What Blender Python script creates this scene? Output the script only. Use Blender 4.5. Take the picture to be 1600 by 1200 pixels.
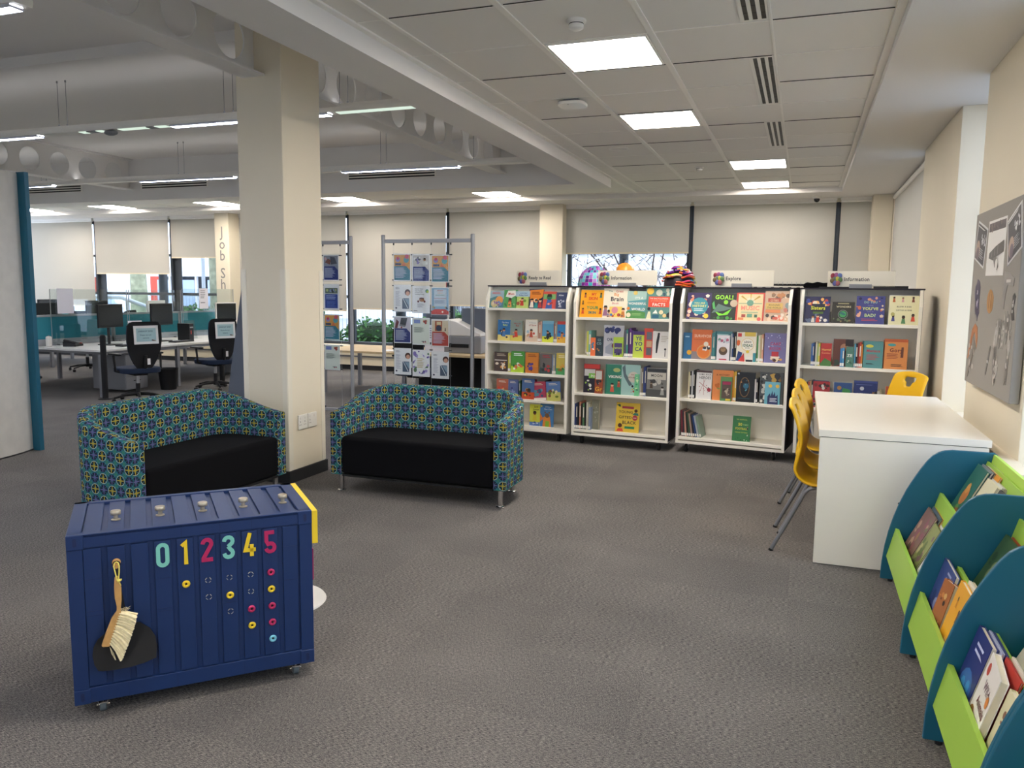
import bpy, bmesh, math, random
from mathutils import Matrix, Vector
PI = math.pi
for o in list(bpy.data.objects): bpy.data.objects.remove(o)
SC = bpy.context.scene
COL = SC.collection

# ------------------------------------------------------------------ camera
cam_d = bpy.data.cameras.new('camera'); cam = bpy.data.objects.new('camera', cam_d); COL.objects.link(cam)
f_px = 1236.0
cam_d.sensor_fit = 'HORIZONTAL'; cam_d.sensor_width = 36.0; cam_d.lens = f_px/1600*36.0
cam_d.clip_start = .05; cam_d.clip_end = 400
Dv = Vector((457, 141, f_px)).normalized()
Lv = Vector((-3400, 183, f_px)).normalized()
Xv = (-(Lv - Dv*Lv.dot(Dv))).normalized()
Zv = Dv.cross(Xv)
if Zv.y < 0: Zv = -Zv
# columns: camera axes (right, up, back) written in world coordinates
cx = Vector((Xv.x, Dv.x, Zv.x)); cy = Vector((Xv.y, Dv.y, Zv.y)); cz = -Vector((Xv.z, Dv.z, Zv.z))
m = Matrix((cx, cy, cz)).transposed().to_4x4(); m.translation = Vector((0, 0, 1.5))
cam.matrix_world = m
SC.camera = cam
# ------------------------------------------------------------------ world and exposure
SC.view_settings.view_transform = 'Standard'; SC.view_settings.look = 'None'
SC.view_settings.gamma = 1; SC.view_settings.use_curve_mapping = False
SC.view_settings.exposure = 0.0
W = bpy.data.worlds.new('sky'); SC.world = W; W.use_nodes = True
wn = W.node_tree.nodes; wl = W.node_tree.links; wn.clear()
wo = wn.new('ShaderNodeOutputWorld'); wb = wn.new('ShaderNodeBackground')
wg = wn.new('ShaderNodeTexCoord'); ws = wn.new('ShaderNodeSeparateXYZ'); wr = wn.new('ShaderNodeValToRGB')
wl.new(wg.outputs['Generated'], ws.inputs[0]); wl.new(ws.outputs['Z'], wr.inputs[0])
wr.color_ramp.elements[0].position = .48; wr.color_ramp.elements[0].color = (.82, .89, 1.0, 1)
wr.color_ramp.elements[1].position = .8; wr.color_ramp.elements[1].color = (.70, .83, 1, 1)
wl.new(wr.outputs[0], wb.inputs[0]); wb.inputs[1].default_value = 4.7
wl.new(wb.outputs[0], wo.inputs[0])
LAMP = 39.0
LAMP2 = 56.0

# ------------------------------------------------------------------ materials
def lin(c):
    if isinstance(c, str):
        c = c.lstrip('#'); c = [int(c[i:i+2], 16)/255 for i in (0, 2, 4)]
    return tuple((v/12.92 if v <= .04045 else ((v+.055)/1.055)**2.4) for v in c[:3]) + (1,)
MT = {}
def mat(name, col='#808080', rough=.6, metal=0., bump=0., bscale=200., var=0., vscale=4., spec=.5, sheen=0., coat=0.):
    if name in MT: return MT[name]
    m = bpy.data.materials.new(name); m.use_nodes = True; nt = m.node_tree; b = nt.nodes['Principled BSDF']
    b.inputs['Base Color'].default_value = lin(col); b.inputs['Roughness'].default_value = rough
    b.inputs['Metallic'].default_value = metal; b.inputs['Specular IOR Level'].default_value = spec
    if sheen: b.inputs['Sheen Weight'].default_value = sheen
    if coat: b.inputs['Coat Weight'].default_value = coat
    if var or bump:
        tc = nt.nodes.new('ShaderNodeTexCoord')
    if var:
        n = nt.nodes.new('ShaderNodeTexNoise'); n.inputs['Scale'].default_value = vscale; n.inputs['Detail'].default_value = 3
        nt.links.new(tc.outputs['Object'], n.inputs['Vector'])
        r = nt.nodes.new('ShaderNodeValToRGB'); c = lin(col)
        r.color_ramp.elements[0].position = .3; r.color_ramp.elements[1].position = .7
        r.color_ramp.elements[0].color = tuple(max(0, v*(1-var)) for v in c[:3])+(1,)
        r.color_ramp.elements[1].color = tuple(min(1, v*(1+var)) for v in c[:3])+(1,)
        nt.links.new(n.outputs['Fac'], r.inputs[0]); nt.links.new(r.outputs[0], b.inputs['Base Color'])
    if bump:
        n2 = nt.nodes.new('ShaderNodeTexNoise'); n2.inputs['Scale'].default_value = bscale; n2.inputs['Detail'].default_value = 2
        nt.links.new(tc.outputs['Object'], n2.inputs['Vector'])
        bp = nt.nodes.new('ShaderNodeBump'); bp.inputs['Strength'].default_value = bump; bp.inputs['Distance'].default_value = .002
        nt.links.new(n2.outputs['Fac'], bp.inputs['Height']); nt.links.new(bp.outputs[0], b.inputs['Normal'])
    MT[name] = m; return m
def emis(name, col, st):
    m = bpy.data.materials.new(name); m.use_nodes = True; nt = m.node_tree; nt.nodes.clear()
    o = nt.nodes.new('ShaderNodeOutputMaterial'); e = nt.nodes.new('ShaderNodeEmission')
    e.inputs[0].default_value = lin(col); e.inputs[1].default_value = st; nt.links.new(e.outputs[0], o.inputs[0])
    MT[name] = m; return m
def glass(name, tint='#f2f8f8', gl=.06, rough=.02):
    m = bpy.data.materials.new(name); m.use_nodes = True; nt = m.node_tree; nt.nodes.clear()
    o = nt.nodes.new('ShaderNodeOutputMaterial'); t = nt.nodes.new('ShaderNodeBsdfTransparent'); g = nt.nodes.new('ShaderNodeBsdfGlossy')
    x = nt.nodes.new('ShaderNodeMixShader'); x.inputs[0].default_value = gl
    t.inputs[0].default_value = lin(tint); g.inputs['Roughness'].default_value = rough
    nt.links.new(t.outputs[0], x.inputs[1]); nt.links.new(g.outputs[0], x.inputs[2]); nt.links.new(x.outputs[0], o.inputs[0])
    MT[name] = m; return m
def translucent(name, col, tcol, k):
    m = bpy.data.materials.new(name); m.use_nodes = True; nt = m.node_tree; nt.nodes.clear()
    o = nt.nodes.new('ShaderNodeOutputMaterial'); t = nt.nodes.new('ShaderNodeBsdfTranslucent'); g = nt.nodes.new('ShaderNodeBsdfDiffuse')
    x = nt.nodes.new('ShaderNodeMixShader'); x.inputs[0].default_value = k
    t.inputs[0].default_value = lin(tcol); g.inputs[0].default_value = lin(col)
    nt.links.new(g.outputs[0], x.inputs[1]); nt.links.new(t.outputs[0], x.inputs[2]); nt.links.new(x.outputs[0], o.inputs[0])
    MT[name] = m; return m
def printmat(name, rough):
    m = bpy.data.materials.new(name); m.use_nodes = True; nt = m.node_tree; b = nt.nodes['Principled BSDF']
    a = nt.nodes.new('ShaderNodeAttribute'); a.attribute_name = 'Col'
    nt.links.new(a.outputs['Color'], b.inputs['Base Color']); b.inputs['Roughness'].default_value = rough
    MT[name] = m; return m
PR = printmat('printed_card', .38)
PRM = printmat('painted_matt', .7)

# ------------------------------------------------------------------ mesh builder
_tx = {}
def text_geo(s, bold=.0):
    k = (s, bold)
    if k in _tx: return _tx[k]
    c = bpy.data.curves.new('t', 'FONT'); c.body = s; c.resolution_u = 2; c.offset = bold*.7; c.space_character = 1.08; c.align_x = 'CENTER'
    o = bpy.data.objects.new('t', c); COL.objects.link(o)
    dg = bpy.context.evaluated_depsgraph_get(); dg.update()
    me = bpy.data.meshes.new_from_object(o.evaluated_get(dg))
    vs = [v.co.copy() for v in me.vertices]; fs = [tuple(p.vertices) for p in me.polygons]
    bpy.data.objects.remove(o); bpy.data.curves.remove(c); bpy.data.meshes.remove(me)
    _tx[k] = (vs, fs); return _tx[k]

class MB:
    def __init__(s, mat0=None):
        s.v = []; s.f = []; s.mi = []; s.c = []; s.mats = []; s.M = Matrix(); s.cur = 0; s.col = (1, 1, 1, 1); s.uv = None
        if mat0: s.m(mat0)
    def m(s, mt):
        if isinstance(mt, str): mt = MT[mt]
        if mt not in s.mats: s.mats.append(mt)
        s.cur = s.mats.index(mt); return s
    def k(s, c): s.col = lin(c); return s
    def at(s, x=0, y=0, z=0, rz=0, rx=0, ry=0):
        s.M = Matrix.Translation((x, y, z)) @ Matrix.Rotation(rz, 4, 'Z') @ Matrix.Rotation(ry, 4, 'Y') @ Matrix.Rotation(rx, 4, 'X'); return s
    def add(s, vs, fs):
        n = len(s.v); M = s.M
        s.v += [tuple(M @ Vector(v)) for v in vs]
        for f in fs: s.f.append(tuple(n+i for i in f)); s.mi.append(s.cur); s.c.append(s.col)
        return s
    def box(s, x0, x1, y0, y1, z0, z1):
        vs = [(x0, y0, z0), (x1, y0, z0), (x1, y1, z0), (x0, y1, z0), (x0, y0, z1), (x1, y0, z1), (x1, y1, z1), (x0, y1, z1)]
        return s.add(vs, [(3, 2, 1, 0), (4, 5, 6, 7), (0, 1, 5, 4), (1, 2, 6, 5), (2, 3, 7, 6), (3, 0, 4, 7)])
    def prism(s, pts, h0, h1, ax='z'):
        n = len(pts)
        mp = {'z': lambda a, b, h: (a, b, h), 'y': lambda a, b, h: (a, h, b), 'x': lambda a, b, h: (h, a, b)}[ax]
        vs = [mp(a, b, h0) for a, b in pts]+[mp(a, b, h1) for a, b in pts]
        fs = [tuple(range(n))[::-1], tuple(range(n, 2*n))]+[(i, (i+1) % n, n+(i+1) % n, n+i) for i in range(n)]
        return s.add(vs, fs)
    def poly(s, pts, h, ax='y'):
        mp = {'z': lambda a, b: (a, b, h), 'y': lambda a, b: (a, h, b), 'x': lambda a, b: (h, a, b)}[ax]
        return s.add([mp(a, b) for a, b in pts], [tuple(range(len(pts)))])
    def tube(s, path, r, n=8, caps=True):
        path = [Vector(p) for p in path]; rs = r if isinstance(r, (list, tuple)) else [r]*len(path)
        vs = []; fs = []; up = None
        for i, p in enumerate(path):
            if i == 0: t = path[1]-p
            elif i == len(path)-1: t = p-path[i-1]
            else: t = (path[i+1]-p).normalized()+(p-path[i-1]).normalized()
            t = t.normalized() if t.length > 1e-9 else Vector((0, 0, 1))
            if up is None: up = Vector((0, 0, 1)) if abs(t.z) < .9 else Vector((1, 0, 0))
            a = up-t*up.dot(t); a = a.normalized() if a.length > 1e-6 else t.orthogonal().normalized()
            b = t.cross(a); up = a
            for j in range(n):
                q = 2*PI*j/n; vs.append(tuple(p+(a*math.cos(q)+b*math.sin(q))*rs[i]))
        for i in range(len(path)-1):
            for j in range(n):
                fs.append((i*n+j, i*n+(j+1) % n, (i+1)*n+(j+1) % n, (i+1)*n+j))
        if caps: fs += [tuple(range(n))[::-1], tuple(range((len(path)-1)*n, len(path)*n))]
        return s.add(vs, fs)
    def lathe(s, prof, n=16, ax='z', cx=0, cy=0, cz=0):
        vs = []; fs = []; L = len(prof)
        for r, h in prof:
            for j in range(n):
                q = 2*PI*j/n; a, b = r*math.cos(q), r*math.sin(q)
                p = {'z': (a, b, h), 'y': (a, h, b), 'x': (h, a, b)}[ax]
                vs.append((p[0]+cx, p[1]+cy, p[2]+cz))
        for i in range(L-1):
            for j in range(n): fs.append((i*n+j, i*n+(j+1) % n, (i+1)*n+(j+1) % n, (i+1)*n+j))
        fs += [tuple(range(n))[::-1], tuple(range((L-1)*n, L*n))]
        return s.add(vs, fs)
    def ball(s, x, y, z, rx, ry=None, rz=None, n=12):
        ry = ry or rx; rz = rz or rx; vs = [(x, y, z-rz)]; fs = []; L = n//2
        for i in range(1, L):
            a = -PI/2+PI*i/L
            for j in range(n):
                q = 2*PI*j/n; vs.append((x+rx*math.cos(a)*math.cos(q), y+ry*math.cos(a)*math.sin(q), z+rz*math.sin(a)))
        vs.append((x, y, z+rz)); t = len(vs)-1
        for j in range(n): fs.append((0, 1+(j+1) % n, 1+j))
        for i in range(L-2):
            for j in range(n): fs.append((1+i*n+j, 1+i*n+(j+1) % n, 1+(i+1)*n+(j+1) % n, 1+(i+1)*n+j))
        for j in range(n): fs.append((t, 1+(L-2)*n+j, 1+(L-2)*n+(j+1) % n))
        return s.add(vs, fs)
    def torus(s, x, y, z, R, r, ax='y', n=20, k=8, a0=0, a1=2*PI):
        vs = []; fs = []; full = abs(a1-a0-2*PI) < 1e-6; N = n if full else n+1
        for i in range(N):
            q = a0+(a1-a0)*i/n
            for j in range(k):
                p = 2*PI*j/k; rr = R+r*math.cos(p); h = r*math.sin(p); a, b = rr*math.cos(q), rr*math.sin(q)
                d = {'z': (a, b, h), 'y': (a, h, b), 'x': (h, a, b)}[ax]; vs.append((x+d[0], y+d[1], z+d[2]))
        for i in range(n):
            for j in range(k): fs.append((i*k+j, i*k+(j+1) % k, ((i+1) % N)*k+(j+1) % k, ((i+1) % N)*k+j))
        return s.add(vs, fs)
    def text(s, t, size, x, y, z, bold=0., sx=1., ax='y', depth=0, fit=None):
        """centred lettering standing in the xz plane (ax y), facing -y"""
        vs, fs = text_geo(t, bold)
        if not vs: return s
        if fit:
            w = max(v.x for v in vs)-min(v.x for v in vs)
            if w*size*sx > fit: sx = min(fit/(w*size), 1.3)
        P = [(x+v.x*size*sx, v.y*size) for v in vs]
        if ax == 'y':
            if depth:
                n = len(P); V = [(a, y-depth, z+b) for a, b in P]+[(a, y, z+b) for a, b in P]; F = list(fs)
                ed = {}
                for f in fs:
                    for i in range(len(f)):
                        e = (f[i], f[(i+1) % len(f)]); ed[e] = 1
                for (a, b) in list(ed):
                    if (b, a) not in ed: F.append((b, a, a+n, b+n))
                return s.add(V, F)
            return s.add([(a, y, z+b) for a, b in P], fs)
        if ax == 'z': return s.add([(a, y+b, z) for a, b in P], fs)
    def build(s, name, parent=None, smooth=None, bev=0, segs=2, uvs=None):
        me = bpy.data.meshes.new(name); me.from_pydata(s.v, [], s.f); me.update()
        for x in s.mats: me.materials.append(x)
        if len(s.mats) > 1: me.polygons.foreach_set('material_index', s.mi)
        if PR in s.mats or PRM in s.mats:
            a = me.color_attributes.new('Col', 'FLOAT_COLOR', 'CORNER'); buf = []
            for p in me.polygons: buf += list(s.c[p.index])*p.loop_total
            a.data.foreach_set('color', buf)
        if uvs:
            u = me.uv_layers.new(name='UVMap'); buf = []
            for p in me.polygons:
                for q in uvs[p.index]: buf += list(q)
            u.data.foreach_set('uv', buf)
        if smooth is not None:
            me.shade_smooth(); me.set_sharp_from_angle(angle=math.radians(smooth))
        o = bpy.data.objects.new(name, me); COL.objects.link(o)
        if parent is not None: o.parent = parent
        if bev:
            b = o.modifiers.new('bevel', 'BEVEL'); b.width = bev; b.segments = segs; b.limit_method = 'ANGLE'; b.angle_limit = math.radians(40)
            b.harden_normals = False
        return o

def thing(name, label, cat, loc=(0, 0, 0), rz=0, group=None, rot=None):
    o = bpy.data.objects.new(name, None); COL.objects.link(o); o.empty_display_size = .1
    o.location = loc; o.rotation_euler = rot or (0, 0, rz); o['label'] = label; o['category'] = cat
    if group: o['group'] = group
    return o
def tag(o, label, cat, group=None, loc=None, rz=None, rot=None, kind=None):
    o['label'] = label; o['category'] = cat
    if group: o['group'] = group
    if kind: o['kind'] = kind
    if loc: o.location = loc
    if rz is not None: o.rotation_euler = (0, 0, rz)
    if rot: o.rotation_euler = rot
    return o
def struct(o): o['kind'] = 'structure'; return o
def kids(o): return [c for c in COL.objects if c.parent is o]
def dup(o, loc=None, rz=None, label=None, group=None, parent=None):
    c = o.copy(); COL.objects.link(c)
    if parent is not None: c.parent = parent
    for ch in kids(o): dup(ch, parent=c)
    if loc: c.location = loc
    if rz is not None: c.rotation_euler = (0, 0, rz)
    if label: c['label'] = label
    if group: c['group'] = group
    return c

# ------------------------------------------------------------------ palette
mat('wall_paint', '#e6dcc6', .75, var=.02, vscale=1.2)
mat('ceiling_paint', '#e4e2df', .8)
mat('soffit_paint', '#e2dfdb', .8)
mat('tile_white', '#e8e5df', .85, bump=.15, bscale=400)
mat('grid_white', '#f2efe8', .5)
mat('gap_dark', '#3a3835', .8)
mat('black', '#0e0e10', .5)
mat('black_matt', '#141416', .8)
mat('black_gloss', '#0b0b0c', .15)
mat('rubber', '#18181a', .7)
mat('white_melamine', '#f4eee0', .32, var=.01)
mat('shelf_white', '#f6f1e4', .45)
mat('cream', '#e8dcc0', .6)
mat('purple_dark', '#1c1220', .5)
mat('teal', '#176079', .42)
mat('teal_light', '#1c7f90', .5)
mat('lime', '#a3cc4c', .4)
mat('lime_edge', '#b9dd5a', .5)
mat('steel', '#b9b9bb', .35, .9)
mat('chrome', '#dcdcde', .12, 1.)
mat('aluminium', '#a9aaad', .42, .55)
mat('frame_grey', '#8f9094', .5, .4)
mat('leg_grey', '#85868a', .35, .4)
mat('yellow_plastic', '#f2bd14', .38)
mat('navy_paint', '#153060', .42, var=.05, vscale=6)
mat('navy_dark', '#16264f', .6)
mat('wood', '#c89a5c', .55, var=.12, vscale=30)
mat('bristle', '#f3e6bc', .8, var=.1, vscale=80)
mat('board_grey', '#97938d', .8, bump=.1, bscale=600)
mat('office_blue', '#16263f', .9, bump=.2, bscale=500)
mat('office_black', '#17181b', .85, bump=.2, bscale=500)
mat('desk_white', '#e4e2de', .35)
mat('frame_dark', '#3b4149', .5, .2)
mat('screen', '#14130f', .25)
mat('paper', '#f1eff0', .7)
mat('pages', '#e6dcc4', .8)
mat('skirting_dark', '#26272a', .5)
mat('socket_white', '#ece9e2', .3)
glass('window_glass', '#eef1f6', .05); glass('perspex', '#f2f6f6', .07); glass('pocket_film', '#fafcfc', .012)
translucent('blind_fabric', '#d3cec4', '#d3cec4', .38)
emis('panel_glow', '#fff5ea', LAMP); emis('linear_glow', '#eef2ff', LAMP2)
# ================================================================== SHELL
ZT, ZM, ZB, ZS = 3.0, 2.92, 2.876, 3.52       # tile plane, margin, bulkhead underside, slab
XL, XR, YF, YB = -16.3, 1.05, -5.0, 12.97
def carpet():
    m = bpy.data.materials.new('carpet'); m.use_nodes = True; nt = m.node_tree; b = nt.nodes['Principled BSDF']; L = nt.links
    tc = nt.nodes.new('ShaderNodeTexCoord')
    def noise(sc, det=3, sx=1, sy=1):
        mp = nt.nodes.new('ShaderNodeMapping'); mp.inputs['Scale'].default_value = (sx, sy, 1); L.new(tc.outputs['Object'], mp.inputs[0])
        n = nt.nodes.new('ShaderNodeTexNoise'); n.inputs['Scale'].default_value = sc; n.inputs['Detail'].default_value = det
        L.new(mp.outputs[0], n.inputs['Vector']); return n.outputs['Fac']
    sxn = noise(70, 4, 1, 5.5); syn = noise(70, 4, 5.5, 1); d = noise(1.3, 2); e = noise(330, 3)
    fl = nt.nodes.new('ShaderNodeVectorMath'); fl.operation = 'SNAP'; fl.inputs[1].default_value = (.5, .5, 10); L.new(tc.outputs['Object'], fl.inputs[0])
    wn_ = nt.nodes.new('ShaderNodeTexWhiteNoise'); wn_.noise_dimensions = '2D'; L.new(fl.outputs[0], wn_.inputs['Vector'])
    def mth(op, x, y):
        q = nt.nodes.new('ShaderNodeMath'); q.operation = op
        for i, v in enumerate((x, y)):
            if isinstance(v, (int, float)): q.inputs[i].default_value = v
            else: L.new(v, q.inputs[i])
        return q.outputs[0]
    pick = mth('MULTIPLY', mth('LESS_THAN', wn_.outputs['Value'], .3), .55)
    str_ = mth('ADD', mth('MULTIPLY', syn, pick), mth('MULTIPLY', sxn, mth('SUBTRACT', 1.0, pick)))
    s = mth('ADD', mth('ADD', mth('MULTIPLY', str_, .62), mth('MULTIPLY', wn_.outputs['Value'], .012)), mth('ADD', mth('MULTIPLY', d, .10), mth('MULTIPLY', e, .42)))
    r = nt.nodes.new('ShaderNodeValToRGB'); L.new(s, r.inputs[0])
    r.color_ramp.elements[0].position = .44; r.color_ramp.elements[0].color = lin('#242326')
    r.color_ramp.elements[1].position = .74; r.color_ramp.elements[1].color = lin('#9f9991')
    r2 = r.color_ramp.elements.new(.57); r2.color = lin('#666361')
    L.new(r.outputs[0], b.inputs['Base Color']); b.inputs['Roughness'].default_value = .95; b.inputs['Specular IOR Level'].default_value = .15
    bp = nt.nodes.new('ShaderNodeBump'); bp.inputs['Strength'].default_value = .5; bp.inputs['Distance'].default_value = .003
    L.new(s, bp.inputs['Height']); L.new(bp.outputs[0], b.inputs['Normal'])
    MT['carpet'] = m
carpet()
struct(MB('carpet').box(XL, 1.4, YF, 13.15, -.12, 0).build('floor'))
# --- ceilings
b = MB('tile_white')
b.box(-2.5, .42, YF, 12.15, ZT, ZT+.05); b.box(XL, -2.5, 10.6, 12.15, ZT, ZT+.05)
struct(b.build('ceiling'))
b = MB('soffit_paint'); b.box(.42, 1.45, YF, YB+.1, ZM, ZM+.2); b.box(XL, .42, 12.15, YB+.1, ZM, ZM+.2)
struct(b.build('ceiling'))
b = MB('ceiling_paint'); b.box(XL, -2.85, YF, 10.1, ZS, ZS+.1)
struct(b.build('ceiling'))
b = MB('ceiling_paint'); b.box(-2.86, -2.5, YF, 10.6, ZB, ZS+.1); b.box(XL, -2.86, 10.1, 10.6, ZB, ZS+.1)
struct(b.build('ceiling_bulkhead'))
b = MB('ceiling_paint')
for y in (5.36, -1.6): b.box(XL, -4.0, y, y+.10, ZS-.09, ZS)
struct(b.build('ceiling_rib'))
# grid bars
b = MB('grid_white')
for x, w in ((-2.28, .028), (-1.598, .036), (-.914, .036), (-.25, .014)): b.box(x-w/2, x+w/2, YF, 12.15, ZT-.008, ZT)
b.box(-2.5, -2.46, YF, 12.15, ZT-.012, ZT); b.box(.375, .42, YF, 12.15, ZT-.02, ZT)
b.box(XL, .42, 12.11, 12.15, ZT-.012, ZT)
yrows = [4.784+.6868*k for k in range(-14, 11)]
for y in yrows: b.box(-2.46, .375, y-.006, y+.006, ZT-.004, ZT)
for x in (-4.92, -4.28, -5.97, -6.99, -7.67, -8.6, -9.65, -10.31, -11.2, -12.12, -12.78, -13.5, -14.28, -14.94): b.box(x-.010, x+.010, 10.6, 12.11, ZT-.006, ZT)
b.box(XL, -2.5, 11.44, 11.45, ZT-.003, ZT)
b.m('gap_dark')
for i, y in enumerate(yrows):
    if i % 2 == 0: b.box(-.24, .37, y-.011, y-.006, ZT-.0045, ZT)
    if i % 3 == 0: b.box(-.89, -.27, y-.011, y-.006, ZT-.0045, ZT)
    if i % 2 == 1: b.box(-1.57, -.94, y-.010, y-.006, ZT-.0045, ZT); b.box(-2.25, -1.63, y-.010, y-.006, ZT-.0045, ZT)
struct(b.build('ceiling_grid'))

# --- walls
b = MB('wall_paint')
b.box(XL-.2, 1.45, YB, 13.15, 0, .46); b.box(XL-.2, 1.45, YB, 13.15, 2.86, 3.2)
struct(b.build('wall_back'))
b = MB('wall_paint')
b.box(XR, 1.4, YF, .5, 0, ZM); b.box(XR, 1.4, 2.2, 3.2, 0, ZM); b.box(XR, 1.4, .5, 2.2, 0, .6); b.box(XR, 1.4, 4.55, 6.02, 0, ZM); b.box(XR, 1.4, 6.95, 8.95, 0, ZM)
b.box(XR, 1.4, 3.2, 4.55, 0, .6); b.box(XR, 1.4, 6.02, 6.95, 0, .6)
b.box(1.12, 1.4, 8.95, 12.97, 0, .46); b.box(1.125, 1.4, 12.605, 12.965, .46, 2.91)
struct(b.build('wall_right', bev=.004))
struct(MB('wall_paint').box(XL-.2, XL, YF, 10.2, 0, 3.6).build('wall_left'))
b = MB('wall_paint').box(XL-.2, 1.4, YF-.2, YF, 0, .5).box(XL-.2, 1.4, YF-.2, YF, 2.8, 3.6)
for x, w in ((XL-.2, 2.5), (-12.3, 1.5), (-8.3, 1.5), (-4.3, 1.5), (-.6, 2.0)): b.box(x, x+w, YF-.2, YF, .5, 2.8)
struct(b.build('wall_front'))
for i, (x0, x1) in enumerate(((-14.0, -12.3), (-10.8, -8.3), (-6.8, -4.3), (-2.8, -.6))):  # unseen windows added behind the camera to let in fill daylight
    b = MB('frame_dark').box(x0, x0+.06, YF-.15, YF-.09, .5, 2.8).box(x1-.06, x1, YF-.15, YF-.09, .5, 2.8).box(x0, x1, YF-.15, YF-.09, .5, .56).box(x0, x1, YF-.15, YF-.09, 2.74, 2.8).box((x0+x1)/2-.03, (x0+x1)/2+.03, YF-.15, YF-.09, .5, 2.8)
    o = struct(b.build('window_%d' % (14+i))); MB('window_glass').box(x0+.04, x1-.04, YF-.125, YF-.115, .54, 2.76).build('glass_pane', o)
b = MB('wall_paint'); b.box(1.0, XR, 4.2, 6.95, 0, .66); b.box(.985, XR, 4.2, 6.95, .655, .675)
struct(b.build('trim_1', bev=.003))
# casing under back windows
b = MB('cream'); b.box(XL, -4.25, 12.77, YB, .27, .45); b.box(XL, -4.25, 12.8, YB, .09, .24)
b.m('frame_grey').box(XL, -4.25, 12.79, YB, .24, .27); b.m('skirting_dark').box(XL, -4.25, 12.82, YB, 0, .09)
struct(b.build('trim_2', bev=.004))
struct(MB('skirting_dark').box(-3.75, .86, 12.93, YB, 0, .09).build('baseboard_back'))

# --- columns
def column(x0, x1, y0, y1, z1, nm='column'):
    o = struct(MB('wall_paint').box(x0, x1, y0, y1, 0, z1).build(nm, bev=.006)); return o
col1 = column(-4.06, -3.66, 5.03, 5.52, ZS)
b = MB('skirting_dark').box(-4.075, -3.645, 5.015, 5.535, 0, .095)
struct(b.build('baseboard_column', bev=.003))
colj = column(-10.77, -10.44, 12.6, YB, ZM)
column(-4.19, -3.79, 12.7, YB, ZM); column(.86, 1.12, 12.62, YB, ZM)
# lettering down the far column
b = MB(); mat('letter_grey', '#8a8580', .6); b.m('letter_grey')
for ch, z in zip('JobSh', (2.47, 2.24, 2.02, 1.68, 1.47)):
    b.text(ch, .28, -10.6, 12.597, z, .008, .95)
o = b.build('column_lettering', colj); o['label'] = 'grey letters reading Job Sh'
# clear corner protectors of the big column
mat('clear_guard', '#efe8d6', .2, spec=.6)
b = MB('clear_guard')
for (x, y, sx, sy) in ((-3.66, 5.03, -1, 1), (-3.66, 5.52, -1, -1), (-4.06, 5.03, 1, 1)):
    b.box(min(x, x+sx*.045), max(x, x+sx*.045), y-.004*sy if sy > 0 else y, y if sy > 0 else y+.004, .1, 1.64)
    xa = x if sx < 0 else x-.004
    b.box(xa, xa+.004, min(y, y+sy*.05), max(y, y+sy*.05), .1, 1.64)
o = b.build('corner_guard', col1); o['label'] = 'clear plastic corner guards'

# --- sockets
def socket(y0, label, twin=True):
    t = thing('wall_socket', label, 'socket', (-3.66, y0, .40))
    MB('socket_white').box(0, .012, 0, .118, 0, .115).build('face_plate', t, bev=.004)
    b = MB('gap_dark')
    for k in ((0, 1) if twin else (0,)):
        for (dy, dz, w, h) in ((.02, .055, .004, .012), (.010, .035, .008, .004), (.028, .035, .008, .004)):
            b.box(.012, .0125, dy+k*.058, dy+k*.058+w, dz, dz+h)
    b.build('pin_holes', t)
    b = MB('socket_white')
    for k in (0, 1): b.box(.012, .016, .02+k*.058, .034+k*.058, .08, .098)
    b.build('rocker_switch', t)
socket(5.145, 'white double socket on the big column, left of the two')
socket(5.272, 'white socket plate on the big column, right of the two, with dark outlets', False)

# --- cellular beams
def beam(x, y0, y1, hole0, n, nm='roof_beam'):
    b = MB('ceiling_paint'); zc, R, p, N = 3.27, .16, .48, 24; z0, z1 = 3.06, 3.50
    for k in range(n):
        c = hole0+k*p
        for xs, fl in ((x-.006, 1), (x+.006, 0)):
            vs = []; fs = []
            for j in range(N):
                a = 2*PI*j/N; vs.append((xs, c+R*math.cos(a), zc+R*math.sin(a)))
            for j in range(N):
                a = 2*PI*j/N; ca, sa = math.cos(a), math.sin(a)
                hy, hz = p/2, (z1-z0)/2; s = min(hy/abs(ca) if abs(ca) > 1e-6 else 1e9, hz/abs(sa) if abs(sa) > 1e-6 else 1e9)
                vs.append((xs, c+s*ca, (z0+z1)/2+s*sa))
            for j in range(N):
                q = (j, (j+1) % N, N+(j+1) % N, N+j); fs.append(q if fl else q[::-1])
            b.add(vs, fs)
            for (sy, sz) in ((1, 1), (1, -1), (-1, 1), (-1, -1)):   # square the cell's corners
                j0 = {(1, 1): (2, 4), (1, -1): (20, 22), (-1, 1): (8, 10), (-1, -1): (14, 16)}[(sy, sz)]
                pts = [vs[N+j] for j in range(j0[0], j0[1]+1)]
                b.add([(xs, c+sy*p/2, (z0+z1)/2+sz*(z1-z0)/2)]+pts, [tuple(range(len(pts)+1))])
        vs = []
        for j in range(N):
            a = 2*PI*j/N
            for xs in (x-.006, x+.006): vs.append((xs, c+R*math.cos(a), zc+R*math.sin(a)))
        b.add(vs, [(2*j, 2*j+1, (2*j+3) % (2*N), (2*j+2) % (2*N)) for j in range(N)])
    a0, a1 = hole0-p/2, hole0+(n-.5)*p
    if a0 > y0: b.box(x-.006, x+.006, y0, a0, z0, z1)
    if a1 < y1: b.box(x-.006, x+.006, a1, y1, z0, z1)
    b.box(x-.1, x+.1, y0, y1, 3.045, 3.06); b.box(x-.1, x+.1, y0, y1, 3.50, 3.52)
    return struct(b.build(nm))
beam(-3.9, YF, 5.03, 4.77-.48*19, 20)
beam(-3.9, 5.52, 10.1, 5.82, 9)
beam(-10.3, 3.0, 10.1, 3.55, 14)

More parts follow.
